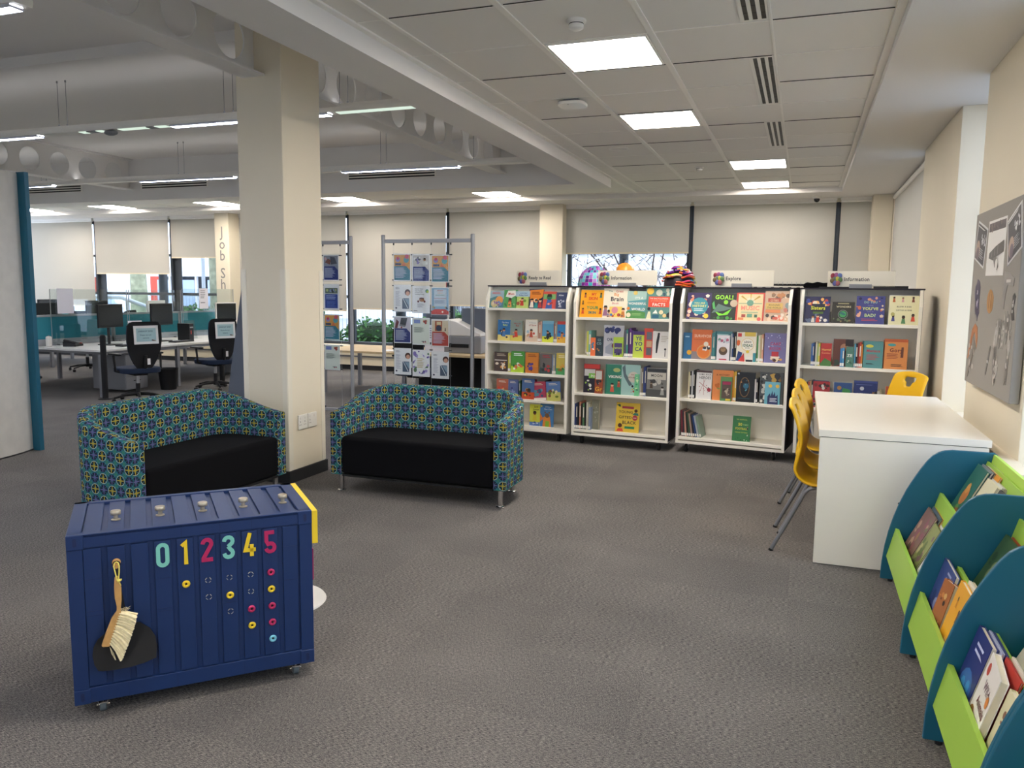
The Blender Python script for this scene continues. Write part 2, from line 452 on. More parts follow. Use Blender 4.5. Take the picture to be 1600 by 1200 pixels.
# --- ceiling lights
def panel_light(x, y, label, dx=.62, dy=.62):
    t = thing('ceiling_light', label, 'light', (x, y, ZT), group=None)
    b = MB('grid_white'); w = .012
    X, Y = dx/2, dy/2
    b.box(-X, X, -Y, -Y+w, -.010, -.001).box(-X, X, Y-w, Y, -.010, -.001).box(-X, -X+w, -Y+w, Y-w, -.010, -.001).box(X-w, X, -Y+w, Y-w, -.010, -.001)
    b.build('frame', t)
    MB('panel_glow').box(-X+w, X-w, -Y+w, Y-w, -.008, -.002).build('diffuser', t)
    return t
panel_light(-1.255, 5.12, 'large square ceiling light nearest to the camera, beside the round smoke alarm')
panel_light(-1.255, 7.15, 'square ceiling light second from the camera in the right-hand row')
panel_light(-.58, 9.88, 'square ceiling light third from the camera, beyond the slot vents')
panel_light(-.58, 11.72, 'square ceiling light farthest along the right-hand row, by the back wall')
for y, l in ((2.38, 'just above the viewpoint'), (-.4, 'a little behind the viewpoint'), (-3.1, 'farthest behind the viewpoint')): panel_light(-1.255, y, 'square ceiling light '+l)
for x, l in ((-4.6, 'rightmost'), (-7.33, 'second from right'), (-9.98, 'third from right'), (-12.45, 'fourth from right'), (-14.6, 'leftmost')):
    panel_light(x, 11.78, 'square ceiling light along the back windows of the office area, '+l)

# linear suspended fittings
def wires(t, xs):
    for x in xs:
        b = MB('frame_grey').tube([(x, 0, .046), (x, 0, ZS-3.03)], .003, 5)
        b.lathe([(.008, ZS-3.05), (.008, ZS-3.03)], 8, cx=x); b.lathe([(.009, .046), (.009, .066)], 8, cx=x)
        b.build('suspension_wire', t)
def linear(y, x0, x1, lit, ws, label, extra=False):
    t = thing('suspended_light', label, 'light', (0, y, 3.03))
    b = MB('aluminium' if False else 'grid_white')
    b.prism([(-.055, -.022), (.055, -.022), (.062, .0), (.062, .014), (.04, .046), (-.04, .046), (-.062, .014), (-.062, 0)], x0, x1, 'x')
    b.build('housing', t, smooth=50)
    if 'louvre' not in MT: mat('louvre', '#d8dce8', .3, .6)
    for (a, c) in lit:
        MB('linear_glow').box(a, c, -.036, .036, -.026, -.021).build('lamp', t)
        b = MB('louvre'); n = int((c-a)/.06)
        for k in range(n+1):
            xx = a+(c-a)*k/n; b.box(xx-.002, xx+.002, -.038, .038, -.040, -.026)
        b.box(a, c, -.042, -.038, -.040, -.02); b.box(a, c, .038, .042, -.040, -.02)
        b.build('louvre_grille', t)
    MB(MT.get('fill_uplight_glow') or emis('fill_uplight_glow', '#f6f4f6', 2.6)).box(x0+.1, x1-.05, -.028, .028, .0465, .048).build('added_uplight', t)  # glowing strip added along the housing top to brighten the ceiling
    wires(t, ws)
    if extra:
        b = MB(emis('emergency_glow', '#e8fbea', .9) if 'emergency_glow' not in MT else 'emergency_glow')
        b.box(-6.80, -6.70, -.036, .036, -.028, -.021).box(-6.58, -6.5, -.036, .036, -.028, -.021).box(-6.3, -5.95, -.036, .036, -.028, -.021).box(-5.85, -5.72, -.036, .036, -.028, -.021).box(-3.86, -3.1, -.036, .036, -.028, -.021)
        b.build('emergency_lamp', t)
        b = MB('frame_grey'); b.box(-6.70, -6.58, -.036, .036, -.03, -.02); b.box(-5.95, -5.85, -.036, .036, -.03, -.02); b.build('gear_cover', t)
        MB('frame_grey').ball(-6.42, 0, -.045, .075, .05, .028, 14).build('motion_sensor', t, smooth=60)
    return t
linear(6.1, XL, -2.87, [(-10.2, -7.35), (-5.66, -3.94)], (-9.6, -9.5, -7.09, -6.98, -5.06, -4.96, -3.84, -3.76), 'long suspended strip light, middle row, with motion sensor under it', True)
linear(9.1, XL, -2.87, [(-13.5, -10.75), (-9.05, -7.4), (-5.7, -4.05)], (-11.0, -10.9, -8.37, -8.27, -7.25, -5.14, -5.06, -3.86), 'long suspended strip light, rear row, in front of the slot grilles')
linear(3.3, XL, -4.05, [(-12.5, -10.2), (-9.5, -7.2), (-6.3, -4.1)], (-8.5, -5.2), 'suspended strip light nearest the camera, in the top left corner')
linear(-2.4, XL, -4.05, [(-11.5, -9.0), (-7.5, -4.1)], (-8.5, -5.2), 'suspended strip light added unseen behind the viewpoint to brighten the left floor')  # extra row added out of view to lighten the left floor
linear(.4, XL, -4.05, [(-12.0, -9.5), (-8.5, -4.1)], (-8.5, -5.2), 'suspended strip light hanging behind the viewpoint')

# --- vents, detectors, camera
def slot_vent(y0, y1, label):
    t = thing('ceiling_vent', label, 'vent', (-.325, (y0+y1)/2, ZT)); h = (y1-y0)/2
    b = MB('grid_white').box(-.085, .065, -h, h, -.005, -.0005); b.build('frame', t)
    b = MB('black')
    for k in range(3):
        x = -.062+k*.046; n = max(2, int((y1-y0)/.11))
        for j in range(n):
            a = -h+.02+(2*h-.04)*j/n; b.box(x, x+.024, a, a+(2*h-.04)/n-.004, -.0065, -.005)
    b.build('slot', t)
slot_vent(3.45, 4.75, 'black three-slot ceiling vent at the top edge, nearest the camera')
slot_vent(5.47, 6.80, 'black three-slot ceiling vent, middle one of the three')
slot_vent(7.50, 8.73, 'black three-slot ceiling vent farthest from the camera')
for x0, x1, l in ((-12.6, -11.33, 'leftmost'), (-10.03, -8.75, 'middle'), (-6.22, -4.86, 'rightmost')):
    t = thing('wall_grille', 'white slot grille with black gaps on the bulkhead over the office area, '+l, 'vent', (0, 10.1, 0))
    MB('grid_white').box(x0-.02, x1+.02, -.008, 0, 3.045, 3.17).build('frame', t)
    b = MB('black')
    for z in (3.055, 3.092, 3.129): b.box(x0, x1, -.009, -.008, z, z+.02)
    b.build('slot', t)
def detector(nm, x, y, r, h, label, cat):
    t = thing(nm, label, cat, (x, y, ZT))
    MB('socket_white').lathe([(r, 0), (r, -.012), (r*.9, -.016)], 24).build('base', t, smooth=40)
    MB('socket_white').lathe([(r*.75, -.016), (r*.72, -h*.8), (r*.4, -h)], 24).build('sensor_head', t, smooth=40)
    MB('gap_dark').lathe([(r*.76, -.02), (r*.76, -.024)], 24).build('sensor_slot', t)
detector('smoke_alarm', -1.27, 4.45, .055, .055, 'white round smoke alarm in front of the nearest ceiling light', 'smoke alarm')
detector('smoke_alarm', -1.262, 9.93, .05, .05, 'small white sensor on the far tiles, left of the third ceiling light', 'sensor')
t = thing('wireless_access_point', 'white flat square wireless box under the ceiling tiles', 'access point', (-1.80, 6.25, ZT))
MB('socket_white').prism([(.11*math.copysign(abs(math.cos(a))**.6, math.cos(a)), .11*math.copysign(abs(math.sin(a))**.6, math.sin(a))) for a in [2*PI*k/32 for k in range(32)]], -.045, -.02).build('cover', t, smooth=40, bev=.006)
MB('frame_grey').box(-.06, .06, -.06, .06, -.02, 0).build('mount', t)
MB('gap_dark').box(-.02, -.012, -.08, -.076, -.047, -.045).build('status_light', t)
t = thing('ceiling_speaker', 'white round flush ceiling speaker in the tiles', 'speaker', (-1.914, 8.43, ZT))
MB('grid_white').torus(0, 0, -.004, .10, .008, 'z', 28, 6).build('ring', t, smooth=60)
MB('tile_white').lathe([(.095, -.003), (.095, -.001)], 28).build('grille', t)
t = thing('security_camera', 'small dome security camera with black lens by the back windows', 'camera', (.1, 12.6, ZM))
MB('socket_white').lathe([(.06, 0), (.06, -.03), (.05, -.04)], 20).build('base', t, smooth=50)
MB('black_gloss').ball(0, -.005, -.05, .042, n=16).build('lens_dome', t, smooth=60)

# --- windows
def window(n, x0, x1, z0=.46, z1=2.86, posts=()):
    b = MB('frame_dark')
    b.box(x0, x0+.07, 13.0, 13.08, z0, z1).box(x1-.07, x1, 13.0, 13.08, z0, z1).box(x0, x1, 13.0, 13.08, z0, z0+.05).box(x0, x1, 13.0, 13.08, z1-.05, z1)
    b.box(x0, x1, 13.01, 13.07, 1.33, 1.38).box(x0, x1, 13.01, 13.07, 2.12, 2.17)
    for p in posts: b.box(p-.03, p+.03, 13.01, 13.07, z0, z1)
    o = struct(b.build('window_%d' % n, bev=.003))
    g = MB('window_glass').box(x0+.05, x1-.05, 13.035, 13.045, z0+.04, z1-.04).build('glass_pane', o)
    return o
bays = [(-16.1, -14.19), (-14.19, -12.16), (-12.16, -10.77), (-10.44, -8.0), (-8.0, -5.96), (-5.96, -4.19), (-3.79, -1.73), (-1.73, .41), (.41, .86)]
for i, (a, c) in enumerate(bays): window(i+1, a, c)
# mullion covers inside
b = MB('frame_dark')
for x in (-16.1, -14.19, -12.16, -8.0, -5.96, -1.73, .41): b.box(x-.022, x+.022, 12.93, 13.0, .46, 2.86)
b.box(-14.155, -13.99, 12.98, 13.0, .46, 2.86); b.box(-12.125, -11.96, 12.98, 13.0, .46, 2.86)
struct(b.build('window_mullion', bev=.003))
# side windows
def side_window(n, y0, y1, x, z0, z1):
    b = MB('frame_dark')
    b.box(x, x+.06, y0, y0+.06, z0, z1).box(x, x+.06, y1-.06, y1, z0, z1).box(x, x+.06, y0, y1, z0, z0+.05).box(x, x+.06, y0, y1, z1-.05, z1)
    if y1-y0 > 2: b.box(x, x+.06, (y0+y1)/2-.03, (y0+y1)/2+.03, z0, z1)
    b.box(x+.01, x+.05, y0, y1, 2.1, 2.15)
    o = struct(b.build('window_%d' % n, bev=.003))
    MB('window_glass').box(x+.025, x+.035, y0+.04, y1-.04, z0+.04, z1-.04).build('glass_pane', o)
side_window(10, 6.02, 6.95, 1.32, .6, 2.92)
side_window(11, 3.2, 4.55, 1.32, .6, 2.92)
side_window(18, .5, 2.2, 1.32, .6, 2.92)  # unseen window added near the camera for daylight fill
side_window(12, 8.95, 12.6, 1.25, .46, 2.92)
o = struct(MB('frame_dark').box(XL-.06, XL, 10.2, 10.26, .46, 2.9).box(XL-.06, XL, 12.9, 12.97, .46, 2.9).box(XL-.06, XL, 10.2, 12.97, .4, .46).box(XL-.06, XL, 10.2, 12.97, 2.86, 2.92).box(XL-.06, XL, 10.2, 12.97, 1.33, 1.38).build('window_13'))
MB('window_glass').box(XL-.035, XL-.025, 10.24, 12.93, .46, 2.86).build('glass_pane', o)
b = MB('wall_paint'); b.box(XL-.2, XL, 10.2, 13.15, 0, .46); b.box(XL-.2, XL, 10.2, 13.15, 2.9, 3.6); b.box(1.1, 1.4, 8.95, 13.15, 2.95, 3.2)
struct(b.build('wall_left'))

# blinds
def blind(x0, x1, zb, label):
    t = thing('roller_blind', label, 'blind', (0, 12.9, 0))
    MB('blind_fabric').box(x0, x1, 0, .002, zb, 2.85).build('blind_sheet', t)
    b = MB('grid_white').tube([(x0, .01, 2.87), (x1, .01, 2.87)], .022, 10); b.box(x0-.01, x1+.01, -.015, .04, 2.885, 2.92); b.build('roller', t, smooth=50)
    MB('cream').box(x0, x1, -.004, .006, zb-.02, zb+.004).build('bottom_bar', t)
    MB('black').tube([(x0-.02, -.01, 2.86), (x0-.02, -.01, 1.35)], .004, 5).build('pull_chain', t)
for i, (zb, l) in enumerate(((1.10, 'long cream roller blind at the far left behind the desks'), (1.774, 'cream roller blind above the car park view, second from left'), (2.10, 'short cream roller blind beside the lettered column'),
        (1.10, 'cream roller blind right of the lettered column, behind the big column'), (1.14, 'cream roller blind behind the poster stands'), (1.235, 'cream roller blind left of the middle back column'),
        (2.135, 'short grey roller blind above the blossom window'), (.62, 'grey roller blind behind the Explore sign'), (.62, 'narrow grey roller blind beside the right corner column'))):
    a, c = bays[i]; a += .020 if i not in (3, 6) else -.012; c -= .032 if i not in (2, 5, 8) else .003
    blind(a+.015, c, zb, l)
t = thing('roller_blind', 'grey roller blind along the right wall beyond the pilaster', 'blind', (1.14, 0, 0))
MB('blind_fabric').box(0, .002, 9.35, 12.6, .5, 2.85).build('blind_sheet', t)
b = MB('grid_white').tube([(-.0, 9.0, 2.875), (-.0, 12.6, 2.875)], .035, 12); b.box(.035, .13, 8.96, 12.6, 2.80, 2.918); b.build('roller', t, smooth=50)
MB('cream').box(-.004, .006, 9.35, 12.6, .48, .51).build('bottom_bar', t)

# --- curved white screen with teal edge
mat('washed_wood', '#dcd9d2', .7, var=.05, vscale=9)
outer = [(-6.58, 5.2), (-6.52, 5.05), (-6.48, 4.9), (-6.46, 4.79), (-6.45, 4.6), (-6.47, 4.2), (-6.53, 3.8), (-6.63, 3.4), (-6.8, 3.0)]
b = MB('washed_wood'); b.prism(outer+[(x-.08, y) for x, y in reversed(outer)], 0, 2.48)
s = b.build('curved_screen', smooth=30); tag(s, 'tall curved white wood-effect screen at the left edge', 'screen')
MB('teal').box(-6.59, -6.49, 5.2, 5.24, 0, 2.49).build('edge_trim', s)
MB('skirting_dark').prism([(x+.006, y) for x, y in outer]+[(x-.09, y) for x, y in reversed(outer)], 0, .012).build('base_strip', s)
# ================================================================== FLAT ARTWORK (print on covers, posters, signs)
def ell(x, y, rx, ry=None, n=14, a0=0):
    ry = ry or rx; return [(x+rx*math.cos(2*PI*i/n+a0), y+ry*math.sin(2*PI*i/n+a0)) for i in range(n)]
def art(b, w, h, ops, y0=0., x0=0., z0=0., step=.00035):
    """printed marks on a sheet w x h whose lower left corner is (x0, z0), facing -y"""
    k = 0
    X = lambda u: x0+u*w
    Z = lambda v: z0+v*h
    def P(pts, c):
        b.k(c); b.poly([(X(u), Z(v)) for u, v in pts], y0-step*k)
    for op in ops:
        k += 1; t = op[0]
        if t == 'r': P([(op[1], op[2]), (op[3], op[2]), (op[3], op[4]), (op[1], op[4])], op[5])
        elif t == 'p': P(op[1], op[2])
        elif t == 'c': P(ell(op[1], op[2], op[3], op[3]*w/h if len(op) < 6 else op[5]), op[4])
        elif t == 't': b.k(op[5]); b.text(op[1], op[4]*h, X(op[2]), y0-step*k, Z(op[3]), op[6] if len(op) > 6 else .015, fit=(op[7] if len(op) > 7 else .92)*w)
        elif t == 'l':
            _, u0, u1, v0, v1, n, c = op; r = random.Random(n*7+int(u0*100))
            for i in range(n):
                v = v1-(v1-v0)*(i+.5)/n; hh = (v1-v0)/n*.22; P([(u0, v-hh), (u0+(u1-u0)*r.uniform(.55, 1), v-hh), (u0+(u1-u0)*r.uniform(.55, 1), v+hh), (u0, v+hh)], c)
        elif t == 'b':
            _, u0, v0, u1, v1, n, s, cs, sd = op; r = random.Random(sd)
            for i in range(n):
                k += .12; a = r.uniform(s*.4, s); u = r.uniform(u0+a, u1-a) if u1-u0 > 2*a else (u0+u1)/2; v = r.uniform(v0+a*.7, v1-a*.7)
                P(ell(u, v, a, a*w/h*r.uniform(.6, 1.3), r.choice((5, 7, 9)), r.uniform(0, 3)), r.choice(cs))
        elif t == 'f':
            _, u, v, s, c1, c2 = op; q = w/h
            P([(u-s*.5, v), (u+s*.5, v), (u+s*.3, v+s*1.3*q), (u-s*.3, v+s*1.3*q)], c1); k += .2
            P(ell(u, v+s*1.6*q, s*.38, s*.38*q, 10), c2); k += .2
            P([(u-s*.4, v+s*1.65*q), (u+s*.4, v+s*1.65*q), (u+s*.25, v+s*2.05*q), (u-s*.25, v+s*2.05*q)], '#2c2018')
SKIN = ['#8a5a3c', '#e0b18a', '#5b3a28', '#c98a60']
def scene_ops(bg, seed, title=None, tcol='#ffffff', tv=.78, ts=.12):
    r = random.Random(seed); pal = ['#d9482e', '#f2b32c', '#2f7fb8', '#57a849', '#7b4aa0', '#f3e9d3', '#1d2b45', '#e4879a', '#3aa6a0']
    g = r.choice(['#7da544', '#c9b24c', '#4a7f86', '#b56b3a', '#59497a'])
    ops = [('p', [(0, 0), (1, 0), (1, r.uniform(.25, .4)), (.5, r.uniform(.3, .45)), (0, r.uniform(.2, .38))], g),
           ('b', .05, .35, .95, .72, 9, .12, pal, seed), ('b', .08, .05, .92, .4, 10, .14, pal, seed+5), ('f', r.uniform(.35, .65), .15, .28, r.choice(pal), r.choice(SKIN))]
    if title: 
        for i, tt in enumerate(title): ops.append(('t', tt, .5, tv-i*ts*1.15, ts, tcol, .02))
    else: ops += [('l', .15, .9, .74, .93, 2, tcol)]
    return ops
def book(w, h, t, bg, ops, label, loc, rz=0., lean=0., roll=0., group=None, name='picture_book', cat='book', spine=None, pages=True):
    b = MB(PR); b.k(bg); e = .0015
    b.box(-w/2, w/2, 0, .0022, 0, h); b.k(spine or bg); b.box(-w/2, -w/2+.0025, .0022, t-.0022, 0, h); b.k(bg); b.box(-w/2, w/2, t-.0022, t, 0, h)
    art(b, w, h, ops, 0, -w/2, 0)
    o = b.build(name); tag(o, label, cat, group, loc, rot=(-lean, roll, rz))
    if pages: MB('pages').box(-w/2+.0025, w/2-.004, .0022, t-.0022, .003, h-.004).build('pages', o)
    return o
def spine_book(tx, h, d, col, label, loc, rz=0, roll=0, group=None, band=None, lab=True):
    b = MB(PR); b.k(col).box(-tx/2, tx/2, 0, .002, 0, h).box(-tx/2, -tx/2+.0018, 0, d, 0, h).box(tx/2-.0018, tx/2, 0, d, 0, h)
    if band: b.k(band).poly([(-tx*.3, h*.45), (tx*.3, h*.45), (tx*.3, h*.85), (-tx*.3, h*.85)], -.0005)
    if lab: b.k('#f4f1ea').poly([(-tx*.46, .008), (tx*.46, .008), (tx*.46, .034), (-tx*.46, .034)], -.0006)
    o = b.build('library_book'); tag(o, label, 'book', group, loc, rot=(0, roll, rz))
    MB('pages').box(-tx/2+.0018, tx/2-.0018, .002, d-.002, .003, h-.004).build('pages', o)
    return o

# ================================================================== SOFAS
def sofa_fabric():
    m = bpy.data.materials.new('sofa_fabric'); m.use_nodes = True; nt = m.node_tree; bs = nt.nodes['Principled BSDF']; L = nt.links
    uv = nt.nodes.new('ShaderNodeUVMap'); sp = nt.nodes.new('ShaderNodeSeparateXYZ'); L.new(uv.outputs[0], sp.inputs[0])
    def M(op, x, y=None, z=None):
        q = nt.nodes.new('ShaderNodeMath'); q.operation = op
        for i, v in enumerate((x, y, z)):
            if v is None: continue
            if isinstance(v, (int, float)): q.inputs[i].default_value = v
            else: L.new(v, q.inputs[i])
        return q.outputs[0]
    def mix(f, a, b_):
        q = nt.nodes.new('ShaderNodeMix'); q.data_type = 'RGBA'; L.new(f, q.inputs['Factor'])
        for nm, v in (('A', a), ('B', b_)):
            i = [s for s in q.inputs if s.name == nm and s.type == 'RGBA'][0]
            if isinstance(v, str): i.default_value = lin(v)
            else: L.new(v, i)
        return [s for s in q.outputs if s.type == 'RGBA'][0]
    u = M('DIVIDE', sp.outputs[0], .068); v = M('DIVIDE', sp.outputs[1], .068)
    iu, iv = M('FLOOR', u), M('FLOOR', v)
    x = M('SUBTRACT', M('FRACT', u), .5); y = M('SUBTRACT', M('FRACT', v), .5)
    par = M('MODULO', M('ABSOLUTE', M('ADD', iu, iv)), 2.0)
    ax, ay = M('ABSOLUTE', x), M('ABSOLUTE', y)
    r = M('SQRT', M('ADD', M('MULTIPLY', x, x), M('MULTIPLY', y, y)))
    mn, mx = M('MINIMUM', ax, ay), M('MAXIMUM', ax, ay)
    lt = lambda a, b_: M('LESS_THAN', a, b_)
    AND = lambda a, b_: M('MULTIPLY', a, b_)
    # cross arms that taper outwards, eight dark petals, thin pale ring on the yellow ones
    cross = AND(lt(mn, M('SUBTRACT', .078, M('MULTIPLY', mx, .12))), lt(mx, .40))
    diag = M('ABSOLUTE', M('SUBTRACT', ax, ay))
    petal = AND(AND(lt(r, .43), M('GREATER_THAN', diag, .04)), M('GREATER_THAN', M('ADD', mn, M('MULTIPLY', M('SUBTRACT', .43, r), .5)), .045))
    ring = AND(M('GREATER_THAN', r, .415), lt(r, .465))
    gx = M('SUBTRACT', .5, ax); gy = M('SUBTRACT', .5, ay)
    green = AND(lt(M('ADD', gx, gy), .17), M('GREATER_THAN', M('ABSOLUTE', M('SUBTRACT', gx, gy)), .03))
    wl_ = M('WRAP', M('ADD', M('MULTIPLY', iu, 3.7), M('MULTIPLY', iv, 5.3)), 1.0, 0.0)
    base = mix(green, '#28606f', '#3f8656')
    base = mix(AND(lt(M('ABSOLUTE', M('SUBTRACT', ax, .36)), .03), lt(M('ABSOLUTE', M('SUBTRACT', ay, .36)), .03)), base, '#4f9fa6')
    c1 = mix(petal, base, '#14161f'); c1 = mix(ring, c1, '#a9b8a4'); c1 = mix(cross, c1, '#a59638')
    c2 = mix(petal, base, '#212339'); c2 = mix(cross, c2, '#5c5c8c')
    c = mix(par, c1, c2)
    L.new(c, bs.inputs['Base Color']); bs.inputs['Roughness'].default_value = .9; bs.inputs['Specular IOR Level'].default_value = .2
    n2 = nt.nodes.new('ShaderNodeTexNoise'); n2.inputs['Scale'].default_value = 900
    tc = nt.nodes.new('ShaderNodeTexCoord'); L.new(tc.outputs['Object'], n2.inputs['Vector'])
    bp = nt.nodes.new('ShaderNodeBump'); bp.inputs['Strength'].default_value = .3; bp.inputs['Distance'].default_value = .001
    L.new(n2.outputs['Fac'], bp.inputs['Height']); L.new(bp.outputs[0], bs.inputs['Normal'])
    return m
FAB = sofa_fabric()
mat('black_fabric', '#0c0c0f', .95, bump=.3, bscale=700, spec=.15)
def sofa(label, loc, rz):
    t = thing('tub_sofa', label, 'sofa', loc, rz, 'patterned tub sofas')
    Wd, D, R, T, z0 = 1.38, .60, .27, .085, .135
    def path(off):
        p = []; r = R-off
        for k in range(7): p.append((off, (D-R)*k/6))
        for k in range(1, 10):
            a = PI-PI/2*k/9; p.append((R+r*math.cos(a), D-R+r*math.sin(a)))
        for k in range(1, 12): p.append((R+(Wd-2*R)*k/12, D-off))
        q = [(Wd-x, y) for x, y in reversed(p[:16])]
        return p+q
    O, I = path(0), path(T); n = len(O)
    s = [0]
    for i in range(1, n): s.append(s[-1]+math.dist(O[i], O[i-1]))
    S1 = D-R+R*PI/2*.85
    def hh(i):
        q = min(s[i], s[-1]-s[i]); q = min(1, q/S1); return .60+.16*(q*q*(3-2*q)*.55+q*.45)
    b = MB(FAB); uvs = []
    V = []
    for i in range(n):
        h = hh(i); rr = .016
        ox, oy = O[i]; ix, iy = I[i]; dx, dy = (ix-ox)/T, (iy-oy)/T
        V += [(ox, oy, z0), (ox, oy, h-rr), (ox+dx*rr*.3, oy+dy*rr*.3, h-rr*.3), (ox+dx*rr, oy+dy*rr, h), (ix-dx*rr, iy-dy*rr, h), (ix-dx*rr*.3, iy-dy*rr*.3, h-rr*.3), (ix, iy, h-rr), (ix, iy, z0)]
    F = []
    prof = lambda h: [z0, h-.016, h-.006, h, h+.055, h+.062, h+.07, None]
    for i in range(n-1):
        for j in range(7):
            F.append((i*8+j, (i+1)*8+j, (i+1)*8+j+1, i*8+j+1) if False else (i*8+j+1, (i+1)*8+j+1, (i+1)*8+j, i*8+j))
            def uvp(ii, jj):
                h = hh(ii)
                if jj <= 2: return (s[ii], [z0, h-.016, h-.006][jj])
                if j >= 5 or jj >= 6: return (s[ii]*.94, h if jj < 6 else (h-.016 if jj == 6 else z0))
                return (s[ii], h+(jj-3)*.075 if jj <= 4 else h+.09)
            if j >= 5: uvs.append([(s[a]*.94, {5: hh(a)-.006, 6: hh(a)-.016, 7: z0}[c]) for a, c in ((i, j+1), (i+1, j+1), (i+1, j), (i, j))])
            elif j in (3, 4): uvs.append([(s[a], {3: 0, 4: .06, 5: .07}[c]+.7) for a, c in ((i, j+1), (i+1, j+1), (i+1, j), (i, j))])
            else: uvs.append([(s[a], {0: z0, 1: hh(a)-.016, 2: hh(a)-.006, 3: hh(a)}[c]) for a, c in ((i, j+1), (i+1, j+1), (i+1, j), (i, j))])
    for i, fl in ((0, 1), (n-1, 0)):
        f = tuple(i*8+j for j in range(8)); f = f[::-1] if not fl else f
        F.append(f); uvs.append([(abs(V[q][0]-O[i][0])+.018, V[q][2]) for q in f])
    # underside
    for i in range(n-1):
        F.append((i*8, (i+1)*8, (i+1)*8+7, i*8+7)); uvs.append([(0, 0)]*4)
    b.add(V, F); sh = b.build('upholstered_shell', t, smooth=50, uvs=uvs)
    bm = bmesh.new(); bm.from_mesh(sh.data); bmesh.ops.recalc_face_normals(bm, faces=bm.faces); bm.to_mesh(sh.data); bm.free()
    # seat
    inn = path(T+.004); pts = inn[:]; pts[0] = (T+.004, -.008); pts[-1] = (Wd-T-.004, -.008)
    sb = MB('black_fabric'); sb.prism(pts[::-1], .14, .425)
    so = sb.build('seat', t, smooth=60, bev=.028, segs=4)
    MB('piping' if 'piping' in MT else mat('piping', '#0a0a0c', .8)).box(T+.01, Wd-T-.01, .0, D-T, .125, .14).build('seat_base', t)
    for x, y in ((.055, .055), (Wd-.055, .055), (.13, D-.10), (Wd-.13, D-.10)):
        l = MB('chrome').tube([(x, y, .012), (x, y, z0)], .019, 14).build('leg', t, smooth=50)
        MB('chrome').lathe([(.031, 0), (.031, .010), (.026, .014)], 18, cx=x, cy=y).build('foot', l, smooth=50)
    return t
sofa('teal and yellow star-patterned tub sofa with black seat, free-standing right of the big column', (-3.235, 4.95, 0), 0)
sofa('teal and yellow star-patterned tub sofa with black seat, behind the blue container box', (-3.585, 3.45, 0), math.radians(88.3))

# ================================================================== CONTAINER BOX
CA = math.atan2(.713, .701)
mat('c_yellow', '#f0cf2e', .4); mat('c_mint', '#7fc9bb', .4); mat('c_magenta', '#b8275e', .4); mat('c_cyan', '#7fcbe0', .4); mat('bare_glue', '#a9a69e', .6)
mat('nickel', '#c9bda6', .3, .8)
ct = thing('container_box', 'navy blue toy shipping container on castors with numbers 0 to 5', 'storage box', (-2.295, 1.91, 0), CA)
L_, D_, z0, z1 = .82, .467, .058, .660
b = MB('navy_paint')
b.box(.006, L_-.006, .008, D_-.008, z0+.004, z1-.010)                                  # core
pc = [.0765+.0735*k for k in range(10)]
b.box(0, L_, 0, .02, z0, z0+.055).box(0, L_, 0, .02, z1-.047, z1); b.box(0, L_, D_-.02, D_, z0, z0+.055).box(0, L_, D_-.02, D_, z1-.047, z1)
b.box(0, .02, 0, D_, z0, z0+.055).box(0, .02, 0, D_, z1-.047, z1); b.box(L_-.02, L_, 0, D_, z0, z0+.055).box(L_-.02, L_, 0, D_, z1-.047, z1)
for x in (0, L_-.048):
    for y in (0, D_-.02): b.box(x, x+.048, y, y+.02, z0, z1)
for x in (0, L_-.045): b.box(x, x+.045, 0, D_, z1-.012, z1+.001)
b.box(0, L_, 0, .03, z1-.012, z1+.001).box(0, L_, D_-.03, D_, z1-.012, z1+.001)
b.build('body', ct, bev=.002)
b = MB('navy_paint')
for x in pc:
    b.box(x-.027, x+.027, .001, .012, z0+.060, z1-.052); b.box(x-.027, x+.027, D_-.012, D_-.001, z0+.060, z1-.052)
    b.box(x-.027, x+.027, .033, D_-.033, z1-.012, z1-.001)
for k in range(5):
    y = .075+k*.079; b.box(.001, .01, y-.03, y+.03, z0+.06, z1-.052); b.box(L_-.01, L_-.001, y-.03, y+.03, z0+.06, z1-.052)
b.build('corrugated_panel', ct, bev=.0015)
b = MB('navy_dark')                                                                    # visible layer seams and joints
for x, zs in ((.0765, (.50, .386, .37)), (.297, (.47, .36, .35)), (.738, (.53, .40)), (.5175, (.345,))):
    for z in zs: b.box(x-.0265, x+.0265, .0004, .002, z, z+.0012)
for x in (.36, .49, .12, .60): b.box(x, x+.0012, -.0004, .002, z1-.047, z1)
for x in (.17, .56, .33): b.box(x, x+.0012, -.0004, .002, z0, z0+.055)
b.box(.05, .77, .0206, .021, z0+.0555, z0+.057)
b.build('seam', ct)
for x in (0, L_-.052):
    for z in (z0, z1-.05):
        q = MB('navy_paint').box(x, x+.052, -.004, .02, z-.001, z+.052).build('corner_casting', ct, bev=.003)
        cxx = x+.026; s = MB('navy_dark'); pts = [(cxx+.006*math.cos(a), z+.026+(.009 if math.sin(a) > 0 else -.009)+.006*math.sin(a)) for a in [2*PI*k/16 for k in range(16)]]
        s.prism(pts, -.0046, -.004, 'y'); s.build('slot', q)
